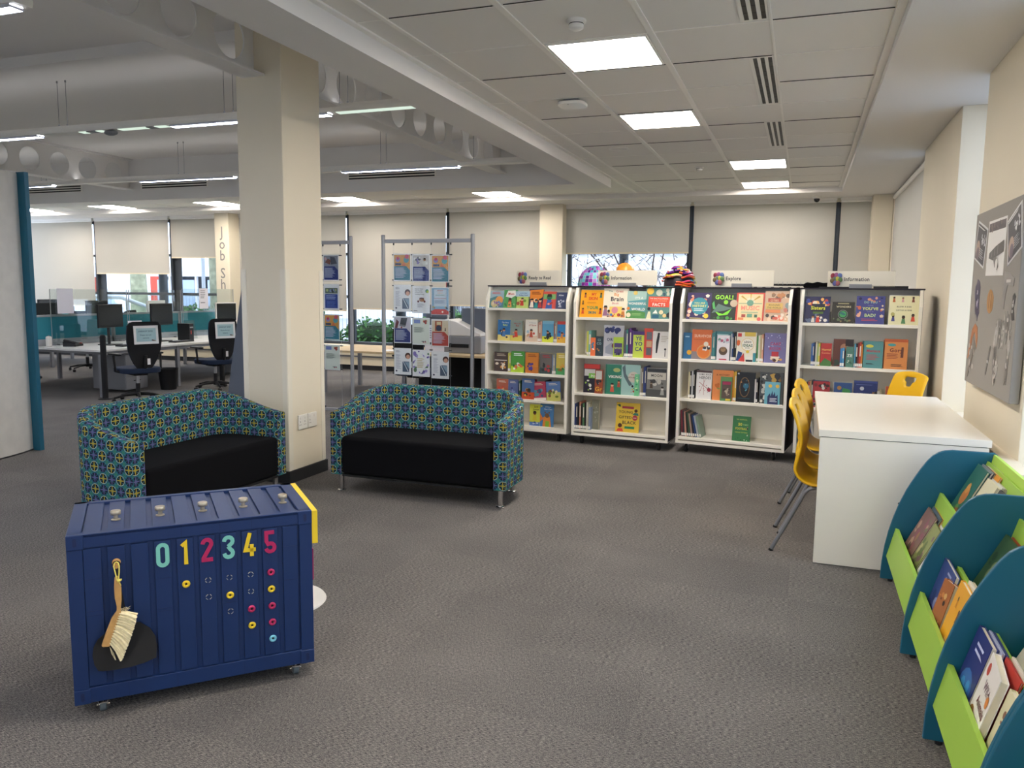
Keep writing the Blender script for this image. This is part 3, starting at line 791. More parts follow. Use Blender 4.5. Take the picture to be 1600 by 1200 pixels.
def numeral(b, ch, u, y, z, w=.043, h=.088, t=.0135):
    # condensed rounded figures made of one thick stroke each
    r = w/2-t/2; W2 = w/2-t/2; top, bot = h-t/2, t/2
    def arc(cx_, cz_, rr, a0, a1, n=8): return [(cx_+rr*math.cos(math.radians(a0+(a1-a0)*k/n)), cz_+rr*math.sin(math.radians(a0+(a1-a0)*k/n))) for k in range(n+1)]
    P = {'0': [arc(0, top-r, r, 0, 180)+arc(0, bot+r, r, 180, 360)+[(r, top-r)]],
         '1': [[(-r*.75, top-.013), (.002, top-.001), (.002, 0)]],
         '2': [arc(0, top-r, r, 180, -20)+[(-r*.9, bot+.006), (-r*.9, bot), (r+t*.3, bot)]],
         '3': [arc(0, top-r, r, 180, -60, 9)+[(-.001, h*.53)], [(-.001, h*.53)]+arc(0, bot+r, r, 60, -180, 9)],
         '4': [[(.001, top+t/2), (-r-.001, h*.27), (r+.006, h*.27)], [(r*.45, h*.50), (r*.45, 0)]],
         '5': [[(r, top), (-r+.001, top), (-r+.001, h*.56)]+arc(0, bot+r*1.15, r*1.05, 120, -170, 10)]}[ch]
    for pts in P:
        L = []; R_ = []
        for i, p in enumerate(pts):
            a = pts[max(0, i-1)]; c_ = pts[min(len(pts)-1, i+1)]
            d1 = (p[0]-a[0], p[1]-a[1]); d2 = (c_[0]-p[0], c_[1]-p[1])
            def nz(d):
                l = math.hypot(*d); return (d[0]/l, d[1]/l) if l > 1e-9 else None
            n1, n2 = nz(d1), nz(d2); n1 = n1 or n2; n2 = n2 or n1
            tx, tz = n1[0]+n2[0], n1[1]+n2[1]; l = math.hypot(tx, tz) or 1; tx, tz = tx/l, tz/l
            k = 1/max(.55, abs(tx*n1[0]+tz*n1[1])); L.append((p[0]-tz*t/2*k, p[1]+tx*t/2*k)); R_.append((p[0]+tz*t/2*k, p[1]-tx*t/2*k))
        n = len(pts); V = [(u+a, y-.005, z+c_) for a, c_ in L]+[(u+a, y-.005, z+c_) for a, c_ in R_]+[(u+a, y, z+c_) for a, c_ in L]+[(u+a, y, z+c_) for a, c_ in R_]; F = []
        for i in range(n-1): F += [(i, i+1, n+i+1, n+i), (i, 2*n+i, 2*n+i+1, i+1), (n+i, n+i+1, 3*n+i+1, 3*n+i)]
        F += [(0, n, 3*n, 2*n), (n-1, 3*n-1, 4*n-1, 2*n-1)]
        b.add(V, F)
for ch, u, c in zip('012345', (.297, .371, .4445, .5175, .592, .665), ('c_mint', 'c_yellow', 'c_magenta', 'c_mint', 'c_yellow', 'c_magenta')):
    b = MB(c); numeral(b, ch, u, .0015, .5125); o = b.build('number', ct); o['label'] = {'c_mint': 'mint', 'c_yellow': 'yellow', 'c_magenta': 'magenta'}[c]+' numeral '+ch
rings = [(.370, .440, 'c_yellow'), (.4445, .442, 0), (.4445, .378, 0), (.5175, .441, 0), (.518, .375, 'c_yellow'), (.518, .311, 0), (.592, .441, 0), (.592, .376, 0), (.592, .310, 'c_magenta'), (.592, .246, 'c_yellow'),
         (.665, .441, 'c_magenta'), (.665, .376, 'c_yellow'), (.666, .310, 'c_magenta'), (.666, .246, 'c_magenta'), (.666, .181, 'c_cyan')]
for u, z, c in rings:
    if c:
        o = MB(c).torus(u, -.004, z, .0088, .0050, 'y', 20, 8).build('peg_ring', ct, smooth=60); o['label'] = {'c_yellow': 'yellow', 'c_magenta': 'magenta', 'c_cyan': 'pale cyan'}[c]+' ring'
        MB('gap_dark').lathe([(.005, .0), (.005, .0008)], 12, 'y', u, 0, z).build('screw_hole', o)
    else:
        b = MB('bare_glue'); r = random.Random(int(u*1000+z*100))
        for k in range(4):
            a = k*PI/2+r.uniform(0, .5); b.torus(u, .0008, z, .0095, .0013, 'y', 5, 5, a, a+r.uniform(.7, 1.2))
        o = b.build('glue_mark', ct); o['label'] = 'broken grey glue ring where a peg ring is missing'
for u in (.150, .297, .444, .590, .738):
    k = MB('nickel').lathe([(.0155, z1), (.0155, z1+.003), (.008, z1+.005), (.0075, z1+.018), (.0165, z1+.020), (.0175, z1+.022), (.0175, z1+.033), (.016, z1+.035)], 24, 'z', u, .155, 0).build('knob', ct, smooth=40)
for x, y in ((.085, .05), (L_-.065, .05), (.085, D_-.05), (L_-.065, D_-.05)):
    c = MB('chrome').box(x-.014, x+.014, y-.018, y+.018, .054, .058).build('castor', ct)
    b = MB('chrome'); b.tube([(x, y, .045), (x, y, .055)], .009, 10).box(x-.016, x-.0135, y-.013, y+.014, .016, .050).box(x+.0135, x+.016, y-.013, y+.014, .016, .050).box(x-.016, x+.016, y-.013, y+.013, .046, .050).tube([(x-.021, y, .022), (x+.021, y, .022)], .004, 8).box(x-.014, x+.014, y-.034, y-.013, .040, .045)
    b.build('castor_fork', c)
    MB(mat('castor_grey', '#5f6a70', .5)).lathe([(.019, -.011), (.0235, -.008), (.0235, .008), (.019, .011)], 22, 'x', x, y, .0235).build('wheel', c, smooth=40)
o = MB('c_yellow').box(L_, L_+.022, .0, D_, .530, z1-.001).build('end_board', ct, bev=.002); o['label'] = 'yellow board along the upper edge of the end'
o = MB('c_magenta').box(L_, L_+.010, .03, D_-.03, .375, .500).build('end_panel', ct, bev=.002); o['label'] = 'magenta panel on the end'
# hook, dustpan and brush
mat('cord_yellow', '#e8d86a', .7)
hk = MB('wood').lathe([(.0135, .001), (.0135, -.006), (.006, -.008), (.006, -.030), (.010, -.032), (.010, -.042), (.007, -.045)][::-1], 18, 'y', .150, 0, .551).build('wall_hook', ct, smooth=40)
hk['label'] = 'round wooden peg hook'
R3 = Matrix.Rotation(CA, 4, 'Z')
def onface(o): o.location = (-2.295, 1.91, 0); o.rotation_euler = (0, 0, CA); return o
# pan: curved-lipped black scoop, outline in face coordinates
pan = thing('dustpan', 'black metal dustpan hanging behind the wooden hand brush on the blue container', 'dustpan', (-2.295, 1.91, 0), CA)
po = [(.152, .30), (.160, .34), (.172, .335), (.215, .325), (.245, .300), (.262, .268), (.266, .235), (.262, .196), (.225, .186), (.18, .180), (.13, .179), (.095, .181), (.080, .184), (.068, .205), (.063, .235), (.067, .262), (.080, .285), (.105, .305)]
b = MB('black_matt'); n = len(po); 
def pd(u, z): return -.006-.030*max(0, min(1, (.30-z)/.12))**1.5
V = [(u, pd(u, z), z) for u, z in po]+[(.165, pd(.165, .25), .25)]+[(u, pd(u, z)+.002, z) for u, z in po]+[(.165, pd(.165, .25)+.002, .25)]
F = [(i, (i+1) % n, n) for i in range(n)]+[(n+1+n, n+1+(i+1) % n, n+1+i) for i in range(n)]+[(i, n+1+i, n+1+(i+1) % n, (i+1) % n) for i in range(n)]
b.add(V, F); b.build('scoop', pan, smooth=30)
b = MB('black_matt'); b.prism([(.143, .30), (.175, .33), (.172, .38), (.164, .44), (.158, .49), (.155, .53), (.147, .53), (.148, .44), (.146, .38)], -.010, -.004, 'y'); b.build('handle', pan, bev=.001)
MB('black_matt').torus(.1505, -.018, .549, .011, .002, 'y', 16, 6).build('hanging_loop', pan)
br = thing('hand_brush', 'wooden hand brush with cream bristles hung by a yellow cord', 'brush', (-2.295, 1.91, 0), CA)
b = MB('wood')
pts = [(.1435, .512), (.150, .516), (.158, .511), (.1605, .490), (.163, .470), (.162, .43), (.158, .40), (.158, .385), (.128, .300), (.120, .275), (.116, .271), (.096, .273), (.094, .279), (.110, .325), (.128, .370), (.145, .393), (.146, .41), (.141, .44), (.1405, .48)]
pts = [(u, z) for u, z in pts]
b.prism(pts[::-1], -.052, -.034, 'y'); b.build('handle', br, bev=.004, segs=3, smooth=40)
b = MB('bristle'); r = random.Random(4)
for k in range(13):
    q = k/12; ax_, az = .156-.033*q, .386-.100*q
    for j in range(9):
        jy = -.050+.002*j; e = r.uniform(-.004, .004)
        ex, ez = .205-.050*q**1.2+e, .362-.142*q+e*1.5-.0
        b.tube([(ax_-.004, jy, az+e*.3), ((ax_+ex)/2, jy+e*.3, (az+ez)/2+.002), (ex, jy+e, ez)], [.0028, .0034, .0040], 5)
b.build('bristles', br, smooth=60)
b = MB('bristle')
for k in range(16):
    x0, zz = .158+r.uniform(0, .02), .384; b.tube([(x0, -.04, zz), (x0+r.uniform(-.006, .012), -.045, zz+.012), (x0+r.uniform(-.01, .02), -.05, zz+r.uniform(.01, .022))], .0004, 3)
for k in range(5):
    b.tube([(.118, -.045, .27), (.122+r.uniform(0, .01), -.05, .245), (.125+r.uniform(0, .012), -.05, .22)], .0004, 3)
b.build('stray_bristles', br)
b = MB('cord_yellow')
b.tube([(.152, -.053, .500), (.1465, -.05, .53), (.1425, -.046, .552), (.146, -.044, .563), (.151, -.043, .5655), (.156, -.044, .563), (.1595, -.046, .552), (.1585, -.05, .53), (.1545, -.053, .500)], .0022, 7)
b.tube([(.154, -.055, .50), (.162, -.055, .503), (.164, -.054, .508)], .003, 7).ball(.156, -.056, .503, .006, n=8).tube([(.156, -.055, .50), (.162, -.055, .485)], .0018, 6)
b.build('cord', br, smooth=60)
t = thing('floor_disc', 'pale round disc lying on the carpet behind the blue container', 'disc', (-2.30, 3.06, 0))
MB('washed_wood').lathe([(.215, 0), (.22, .004), (.215, .012)], 40).build('disc_top', t, smooth=30)

# ================================================================== WHITE TABLE AND YELLOW CHAIRS
t = thing('white_table', 'large white rectangular table with solid end panels at the right wall', 'table', (0, 0, 0))
MB('white_melamine').box(.113, .945, 4.61, 6.45, .722, .760).build('tabletop', t, bev=.0015)
MB('white_melamine').box(.120, .935, 4.615, 4.645, .004, .718).build('end_panel', t, bev=.001)
MB('white_melamine').box(.120, .935, 6.405, 6.435, .004, .718).build('end_panel', t, bev=.001)
MB('white_melamine').box(.53, .55, 4.645, 6.405, .3, .718).build('modesty_panel', t)
o = MB('gap_dark').box(.128, .927, 4.62, 6.43, .718, .722).build('shadow_gap', t)
MB('gap_dark').lathe([(.007, 4.6145), (.006, 4.6155)], 12, 'y', .535, 0, .385).build('cam_bolt', t)

def school_chair(label, loc, rz):
    t = thing('school_chair', label, 'chair', loc, rz, 'yellow plastic chairs round the white table')
    prof = [(.375, .395), (.372, .415), (.35, .432), (.29, .436), (.22, .428), (.15, .422), (.09, .420), (.045, .432), (.010, .458), (-.010, .495), (-.014, .535), (-.006, .575), (.004, .615), (.008, .655), (.004, .695), (-.006, .735), (-.020, .775), (-.034, .812), (-.048, .845), (-.060, .870), (-.068, .885)]
    nu, nv = len(prof), 13; hw = .2
    vs = []
    for i, (x, z) in enumerate(prof):
        q = i/(nu-1)
        w = hw*(.94 if i < 2 else 1.0)*(1-.10*max(0, (q-.45)/.55))
        if i == 0: w *= .9
        if i == nu-1: w *= .90
        for j in range(nv):
            s_ = j/(nv-1)*2-1; c = abs(s_)**3
            dish = .016*(s_*s_) if q < .4 else 0; fwd = .022*s_*s_ if q > .45 else 0
            dz = 0
            if i >= nu-2: dz = -.018*abs(s_)**2.5+.006*(1-abs(s_))
            vs.append((x+fwd-(.010*c if q > .45 else 0), s_*w, z+dish-(.020*c if q < .4 else 0)+dz))
    fs = []
    for i in range(nu-1):
        for j in range(nv-1):
            if (i == 17 and 4 <= j <= 7) or (i == 16 and 5 <= j <= 6): continue
            fs.append((i*nv+j, i*nv+j+1, (i+1)*nv+j+1, (i+1)*nv+j))
    b = MB('yellow_plastic').add(vs, fs); o = b.build('seat_shell', t, smooth=180)
    s = o.modifiers.new('solid', 'SOLIDIFY'); s.thickness = .021; s.offset = 0
    sb = o.modifiers.new('sub', 'SUBSURF'); sb.levels = 1; sb.render_levels = 2
    for y in (-.175, .175):
        yy = y*.8
        b = MB('leg_grey').tube([(.22, yy, .402), (.11, y*.95, .400), (.075, y, .392), (.048, y, .365), (.03, y, .32), (-.115, y*1.03, .012)], .0115, 10)
        l = b.build('leg', t, smooth=60); MB('rubber').tube([(-.1155, y*1.03, .010), (-.120, y*1.03, 0)], .0135, 10).build('rubber_foot', l)
        b = MB('leg_grey').tube([(.15, yy, .400), (.26, y*.95, .400), (.30, y, .390), (.325, y, .36), (.40, y*1.05, .012)], .0115, 10)
        l = b.build('leg', t, smooth=60); MB('rubber').tube([(.4005, y*1.05, .010), (.403, y*1.05, 0)], .0135, 10).build('rubber_foot', l)
    MB('leg_grey').tube([(.11, -.17, .398), (.11, .17, .398)], .009, 8).build('crossbar', t)
    return t
c0 = school_chair('yellow plastic school chair at the table side, nearest to the camera', (0.025, 4.925, 0), -.10)
dup(c0, (.035, 5.42, 0), -.12, 'yellow plastic school chair at the table side, middle of the row')
dup(c0, (.05, 6.03, 0), -.16, 'yellow plastic school chair at the table side, farthest of the row')
dup(c0, (.80, 6.98, 0), math.radians(-146), 'yellow plastic school chair standing alone behind the far end of the white table')

# ================================================================== TEAL AND LIME BOOK BROWSERS
def browser(ys, label, tiers):
    t = thing('book_browser', label, 'book display unit', (0, 0, 0), group=None)
    out = [(.450, .012), (.453, .10), (.462, .19), (.476, .27), (.494, .345), (.517, .42), (.546, .495), (.580, .565), (.610, .62), (.635, .66), (.658, .688), (.682, .706), (.71, .717), (.745, .722), (.93, .722), (.945, .712), (.945, .012)]
    for y in ys:
        p = MB('teal').prism(out, y-.018, y, 'y').build('side_panel', t, bev=.003)
        MB('rubber').lathe([(.012, 0), (.012, .012)], 10, cx=.50, cy=y-.009).build('glide', p); MB('rubber').lathe([(.012, 0), (.012, .012)], 10, cx=.90, cy=y-.009).build('glide', p)
    for i in range(len(ys)-1):
        a, c = ys[i+1], ys[i]-.018
        def plate(p0, p1, th, nm, mt='lime'):
            dx, dz = p1[0]-p0[0], p1[1]-p0[1]; l = math.hypot(dx, dz); nx, nz = -dz/l*th, dx/l*th
            MB(mt).prism([p0, p1, (p1[0]-nx, p1[1]-nz), (p0[0]-nx, p0[1]-nz)], a, c, 'y').build(nm, t, bev=.001)
        plate((.472, .135), (.508, .290), .018, 'front_board')
        plate((.49, .150), (.60, .120), .012, 'ledge')
        plate((.60, .12), (.622, .262), .012, 'back_rest')
        tx, tz = tiers[i]
        plate((tx-.035, tz-.13), (tx, tz), .018, 'front_board')
        plate((tx-.02, tz-.12), (tx+.10, tz-.15), .012, 'ledge')
        plate((tx+.10, tz-.15), (tx+.20, min(.68, tz+.22)), .012, 'back_rest')
        plate((.905, .60), (.925, .715), .018, 'top_board', 'lime_edge')
    return t
browser([4.48, 3.54, 2.86, 2.20], 'teal and lime stepped book browser with curved panels along the right wall', [(.700, .50), (.635, .415), (.628, .42)])
browser([2.18, 1.5], 'teal and lime book browser in the bottom right corner, nearest the camera', [(.628, .42)])

# ================================================================== PIN BOARD
pb = thing('pin_board', 'grey fabric-covered pin board on the right wall', 'pin board', (0, 0, 0))
MB('board_grey').box(1.0, 1.045, 4.60, 5.79, .955, 2.005).build('panel', pb, bev=.004)
for y, z in ((4.66, 1.0), (5.73, 1.0)): MB('steel').lathe([(.006, 1.046), (.006, 1.0499)], 10, 'x', 0, y, z).build('fixing', pb)
def sheet(name, label, pts, col, ops=(), w=None, cat='paper', x=.9985, grp=None):
    """card fixed on the board: pts are (y, z); ops drawn in the box they span"""
    ys = [p[0] for p in pts]; zs = [p[1] for p in pts]
    b = MB(PR); b.k(col); b.prism([(p[0], p[1]) for p in pts], x, x+.0012, 'x')
    if ops:
        # artwork is laid out facing -y, then turned to face -x with left at larger y
        cy_, cz_ = sum(ys)/len(ys), min(zs); ww, hh_ = w or (max(ys)-min(ys), max(zs)-min(zs))
        b.M = Matrix.Translation((x-.0002, (max(ys)+min(ys))/2, (max(zs)+min(zs))/2)) @ Matrix.Rotation(-PI/2, 4, 'Z') @ (Matrix.Rotation(sheet.rot, 4, 'Y'))
        art(b, ww, hh_, ops, 0, -ww/2, -hh_/2); b.M = Matrix()
    o = b.build(name); tag(o, label, cat, grp); return o
sheet.rot = 0
def quad(cy_, cz_, w, h, a):
    r = []
    for u, v in ((-w/2, -h/2), (w/2, -h/2), (w/2, h/2), (-w/2, h/2)):
        r.append((cy_+u*math.cos(a)-v*math.sin(a), cz_+u*math.sin(a)+v*math.cos(a)))
    return r
dark = [('r', .04, .03, .96, .97, '#35323a'), ('r', .0, .0, 1, .02, '#d8d8d8'), ('c', .28, .3, .2, '#b49a88'), ('c', .3, .2, .14, '#6b5a68'), ('b', .5, .45, .95, .85, 14, .05, ['#e8e8ea', '#c8c8d0'], 3), ('l', .5, .92, .15, .42, 5, '#b8b8c0'), ('l', .1, .9, .88, .95, 1, '#dddddd')]
sheet.rot = .24; sheet('info_card', 'dark printed card pinned askew at the top left of the grey board', quad(5.593, 1.812, .30, .24, .24+0), '#d9d9db', dark, (.29, .23))
sheet.rot = 0; sheet('info_card', 'white printed sheet with a brown heading band at the top middle of the board', [(5.396, 1.617), (4.953, 1.610), (4.950, 1.928), (5.396, 1.931)], '#e9e7e4',
   [('r', .04, .80, .96, .95, '#4a3b42'), ('b', .06, .82, .94, .93, 16, .04, ['#6d5a55', '#33282f'], 5), ('p', [(.16, .42), (.5, .52), (.94, .60), (.96, .40), (.6, .34), (.4, .28), (.14, .33)], '#55504e'),
    ('r', .3, .34, .33, .46, '#8a8480'), ('r', .45, .36, .48, .5, '#8a8480'), ('r', .62, .38, .65, .55, '#8a8480'), ('p', [(.42, .32), (.6, .34), (.74, .16), (.66, .10), (.52, .16)], '#77716c'), ('c', .62, .2, .07, '#e9e7e4')])
sheet.rot = -.30; sheet('info_card', 'dark printed card pinned askew at the top right of the board', quad(4.765, 1.817, .29, .25, -.30), '#d9d9db', dark, (.28, .24))
sheet.rot = 0
def cutout(label, pts, col, ops=(), nm='paper_cutout'):
    return sheet(nm, label, pts, col, ops)
def blobpts(cy_, cz_, ry, rz, seed, n=16, a=0, j=.22):
    r = random.Random(seed); o = []
    for k in range(n):
        q = 2*PI*k/n; f = 1+r.uniform(-j, j); u, v = ry*f*math.cos(q), rz*f*math.sin(q)
        o.append((cy_+u*math.cos(a)-v*math.sin(a), cz_+u*math.sin(a)+v*math.cos(a)))
    return o
cutout('purple and gold mineral cut-out at the left of the board, middle row', blobpts(5.575, 1.48, .075, .125, 1, a=-.25), '#4b4560', [('b', .2, .2, .8, .8, 14, .12, ['#8f86ad', '#b59b5c', '#2e2a40', '#cfc7d8'], 2)])
cutout('tan fossil shell cut-out in the middle of the board', blobpts(5.215, 1.468, .085, .068, 3, j=.06), '#b98a55', [('p', [(.3, .2), (.35, .2), (.45, .8), (.4, .85)], '#8f6238'), ('p', [(.48, .15), (.53, .15), (.56, .85), (.5, .88)], '#e0bf8c'), ('p', [(.62, .2), (.66, .22), (.7, .8), (.64, .8)], '#8f6238')])
cutout('grey photographed tool cut-out in the right of the board', [(4.92, 1.63), (4.80, 1.62), (4.69, 1.59), (4.70, 1.55), (4.82, 1.56), (4.86, 1.50), (4.87, 1.43), (4.91, 1.45), (4.93, 1.52), (4.90, 1.57)], '#8c8783', [('r', .3, .7, .7, .78, '#c9c5c0')])
cutout('thin black and white bone cut-out at the right edge of the board', [(4.66, 1.515), (4.63, 1.50), (4.66, 1.44), (4.63, 1.38), (4.67, 1.375), (4.71, 1.41), (4.69, 1.46), (4.70, 1.50)], '#3a3836', [('b', .2, .2, .8, .8, 8, .15, ['#e8e6e2'], 7)])
cutout('orange curved bone cut-out low on the left of the board', [(5.75, 1.10), (5.71, 1.20), (5.66, 1.29), (5.58, 1.33), (5.51, 1.31), (5.48, 1.25), (5.49, 1.18), (5.52, 1.22), (5.57, 1.28), (5.63, 1.24), (5.70, 1.12)], '#b97a4e')
cutout('grey branching bone cut-out beneath the orange one', [(5.61, 1.28), (5.58, 1.23), (5.52, 1.21), (5.50, 1.17), (5.57, 1.16), (5.62, 1.08), (5.70, .99), (5.74, 1.0), (5.68, 1.07), (5.64, 1.15), (5.60, 1.20)], '#7b7874', [('b', .1, .1, .9, .9, 8, .1, ['#b9b5b0', '#55514e'], 9)])
cutout('slim grey rod cut-out low in the middle of the board', [(5.12, 1.22), (5.10, 1.21), (5.13, 1.14), (5.18, 1.05), (5.21, 1.055), (5.17, 1.14)], '#6d6a67', [('r', .3, .4, .7, .5, '#c9c9c6')])
for i, (cy_, cz_, a) in enumerate(((5.00, 1.275, .3), (4.92, 1.29, .15), (4.84, 1.31, .1), (4.76, 1.33, .05), (4.69, 1.27, -.1), (5.0, 1.14, .2), (4.95, 1.09, .4), (4.71, 1.13, 0))):
    cutout('grey wavy stone cut-out in the lower right cluster of the board, '+['first from the left', 'second from the left', 'in the middle', 'next to the top', 'on the right', 'lower left', 'lowest', 'lower right'][i], blobpts(cy_, cz_, .034, .085, 20+i, 12, a, .3), ['#b5b1ac', '#7d7975'][i % 2], [('b', .2, .1, .8, .9, 6, .2, ['#55514e', '#d6d2ce'], 30+i)])
# ================================================================== BOOKCASES
CASES = [dict(o=(-3.055, 7.535), rz=-.085, W=.905, sh=(1.325, .992, .675, .407, .140), L=(756, 751, 749, 747, 746), R=(892, 892, 890, 889, 888), lab='white mobile bookcase at the left under the Ready to Read sign'),
         dict(o=(-2.10, 7.455), rz=-.075, W=.965, sh=(1.252, .880, .515, .152), L=(897, 896, 894, 893), R=(1056, 1054, 1052, 1049), lab='white mobile bookcase second from left, with a yellow picture book alone on its bottom shelf'),
         dict(o=(-1.078, 7.46), rz=-.125, W=.985, sh=(1.255, .885, .515, .150), L=(1063, 1060, 1057, 1055), R=(1241, 1238, 1234, 1230), lab='white mobile bookcase third from left under the Explore sign'),
         dict(o=(-.03, 7.40), rz=-.10, W=.955, sh=(1.25, .875, .505, .14), L=(1251, 1249, 1246, 1243), R=(1441, 1437, 1432, 1428), lab='white mobile bookcase at the right, half hidden by the white table')]
def bookcase(c):
    t = thing('bookcase', c['lab'], 'bookcase', (c['o'][0], c['o'][1], 0), c['rz'], 'mobile bookcases'); Wd, D = c['W'], .52
    for x0, out in ((0, -1), (Wd-.026, 1)):
        b = MB('shelf_white'); b.prism([(0, .095), (D, .095), (D, 1.54), (.075, 1.54), (0, 1.40)], x0, x0+.026, 'x'); s = b.build('side_panel', t, bev=.002)
        xx = x0-.002 if out < 0 else x0+.026
        MB('shelf_white' if (c is CASES[0] and out > 0) else 'purple_dark').prism([(.004, .1), (D-.004, .1), (D-.004, 1.538), (.076, 1.538), (.004, 1.398)], xx, xx+.002, 'x').build('outer_laminate', s)
    MB('shelf_white').box(.026, Wd-.026, .29, .30, .16, 1.54).build('back_panel', t)
    MB('purple_dark').box(.026, Wd-.026, D-.014, D, .1, 1.54).build('rear_panel', t)
    MB('purple_dark').box(-.012, Wd+.012, .070, D+.01, 1.54, 1.552).build('top', t)
    for i, z in enumerate(c['sh']):
        MB('shelf_white').box(.026, Wd-.026, 0, .29, z-.026, z).build('shelf', t, bev=.0015)
    if len(c['sh']) == 5: MB('shelf_white').box(.026, Wd-.026, .13, .14, 1.46, 1.54).build('header_panel', t)
    b = MB('shelf_white'); b.prism([(.27, .152), (.288, .152), (.292, .335), (.288, .335)] if len(c['sh']) == 4 else [(.27, .14), (.288, .14), (.292, .26), (.288, .26)], .03, Wd-.03, 'x'); b.build('kick_support', t)
    MB('shelf_white').box(0, Wd, -.004, D, .088, .112).build('plinth', t, bev=.002)
    for x, y in ((.09, .07), (Wd-.10, .07), (.09, D-.07), (Wd-.10, D-.07)):
        a = random.Random(int(x*99+y*50)).uniform(-.8, .8)
        k = MB('steel' if c is CASES[2] else 'black').box(x-.03, x+.03, y-.03, y+.03, .084, .088).build('castor', t)
        b = MB('steel' if c is CASES[2] else 'black'); b.prism([(y-.02, .084), (y+.03, .084), (y+.012, .03), (y-.004, .03)], x-.018, x-.015, 'x').prism([(y-.02, .084), (y+.03, .084), (y+.012, .03), (y-.004, .03)], x+.015, x+.018, 'x').box(x-.018, x+.018, y-.02, y+.03, .078, .084); b.build('fork', k)
        MB('rubber').lathe([(.032, -.013), (.037, -.009), (.037, .009), (.032, .013)], 20, 'x', x, y, .037).build('wheel', k, smooth=40)
    return t
for c in CASES: bookcase(c)
def cpos(ci, lx, ly, z):
    c = CASES[ci]; a = c['rz']; return (c['o'][0]+lx*math.cos(a)-ly*math.sin(a), c['o'][1]+lx*math.sin(a)+ly*math.cos(a), z)
def lx(ci, si, px):
    c = CASES[ci]; return (px-c['L'][si])/(c['R'][si]-c['L'][si])*c['W']
ORD = ['top', 'second', 'third', 'fourth', 'bottom']
CN = ['Ready to Read bookcase', 'second bookcase', 'Explore bookcase', 'right-hand bookcase']
SH = lambda ci, si: ('bottom' if si == len(CASES[ci]['sh'])-1 else ORD[si])+' shelf of '+CN[ci]
LBL = {}
def lab(desc, *tails):
    for tl in list(tails)+['']:
        w = (desc+(', '+tl if tl else '')).split()
        if len(w) <= 16: s_ = ' '.join(w); break
    else: s_ = ' '.join(desc.split()[:16])
    return s_
def face(ci, si, p0, p1, hpx, bg, ops, desc, lean=None, roll=0, ly=None, behind=None, t=.014):
    """face-out book between two measured ruler marks of its shelf"""
    c = CASES[ci]; x0, x1 = lx(ci, si, p0), lx(ci, si, p1); sc = c['W']/(c['R'][si]-c['L'][si]); w = x1-x0; h = hpx*sc
    if lean is None: lean = .20 if si == 0 else .05
    if ly is None: ly = .028 if si == 0 else .035
    book(w*.985, h, t, bg, ops, lab(desc, SH(ci, si), ('bottom' if si == len(c['sh'])-1 else ORD[si])+' shelf'), cpos(ci, (x0+x1)/2, ly, c['sh'][si]), c['rz'], lean, roll, group='face-out books on the '+SH(ci, si))
    if behind:
        for k, col in enumerate(behind):
            q = (k+1)
            book(w*.985, h*(1+.02*((k*7+int(p0)) % 3-1)), .010, col, [('l', .1, .9, .75, .92, 2, '#efe8d8')], lab('%s %s peeping out behind the %s' % (cname(col), 'book edge' if k == 0 else 'second book edge', ' '.join(desc.split()[:9])), SH(ci, si), ('bottom' if si == len(c['sh'])-1 else ORD[si])+' shelf'),
                 cpos(ci, (x0+x1)/2-.006*q, ly+.012+.012*q, c['sh'][si]), c['rz'], lean, roll, group='books behind on the '+SH(ci, si))
SPN = {'#': ''}
def cname(h):
    r, g, b_ = [int(h[i:i+2], 16) for i in (1, 3, 5)]; mx, mn = max(r, g, b_), min(r, g, b_)
    if mx-mn < 28: return 'black' if mx < 70 else ('grey' if mx < 175 else 'white')
    if r == mx: 
        if g > .72*r: return 'yellow' if b_ < .7*r else 'cream'
        if g > .42*r and b_ < .5*r: return 'orange'
        return 'pink' if b_ > .55*r else 'red'
    if g == mx: return 'green' if b_ < .8*g else 'teal'
    return 'purple' if r > .62*b_ and g < .7*b_ else ('teal' if g > .85*b_ else 'blue')
def spines(ci, si, px, widths, cols, hpx, where, roll=0, ly=.04, d=.16):
    c = CASES[ci]; sc = c['W']/(c['R'][si]-c['L'][si]); x = lx(ci, si, px)
    for k, (w, col) in enumerate(zip(widths, cols)):
        ww = w*sc; hh_ = (hpx+((k*5) % 4)-1.5)*sc; th = roll[k] if isinstance(roll, (list, tuple)) else roll
        o = spine_book(ww*.94, hh_, d, col, lab('%s spine, %s of those %s' % (cname(col), ['first', 'second', 'third', 'fourth', 'fifth', 'sixth', 'seventh', 'eighth', 'ninth', 'tenth', 'eleventh'][k], where), SH(ci, si), ('bottom' if si == len(c['sh'])-1 else ORD[si])+' shelf'),
                   cpos(ci, x+ww/2, ly, c['sh'][si]), c['rz'], th, 'spine-out books on the '+SH(ci, si), band='#e8e2d2' if k % 2 else None)
        x += ww*1.0
WH = '#f4f0e6'
# ---- case 0
face(0, 0, 760, 784, 26, '#9db9c4', [('p', [(0, 0), (1, 0), (1, .5), (.5, .7), (0, .55)], '#4f7f86'), ('c', .68, .45, .27, '#e9a35c'), ('c', .35, .25, .25, '#c9bb85'), ('b', .1, .05, .9, .4, 9, .1, ['#8a6aa0', '#d9c9b0', '#6a86b8'], 1), ('l', .15, .9, .8, .95, 2, '#d2605c')], 'pale blue picture book with an orange-haired figure')
face(0, 0, 783, 806, 28, '#58a25b', [('p', [(.15, .62), (.3, .95), (.85, .97), (.9, .7), (.6, .55)], WH), ('t', 'Mum', .55, .72, .17, '#c8382e', .03, .6), ('c', .5, .36, .13, '#3a2418'), ('f', .5, .05, .3, '#e08c4c', '#7a4c30'), ('b', .05, .02, .95, .3, 8, .08, ['#8cc47c', '#3c7c44'], 3)], 'green picture book with a red title on a white splash')
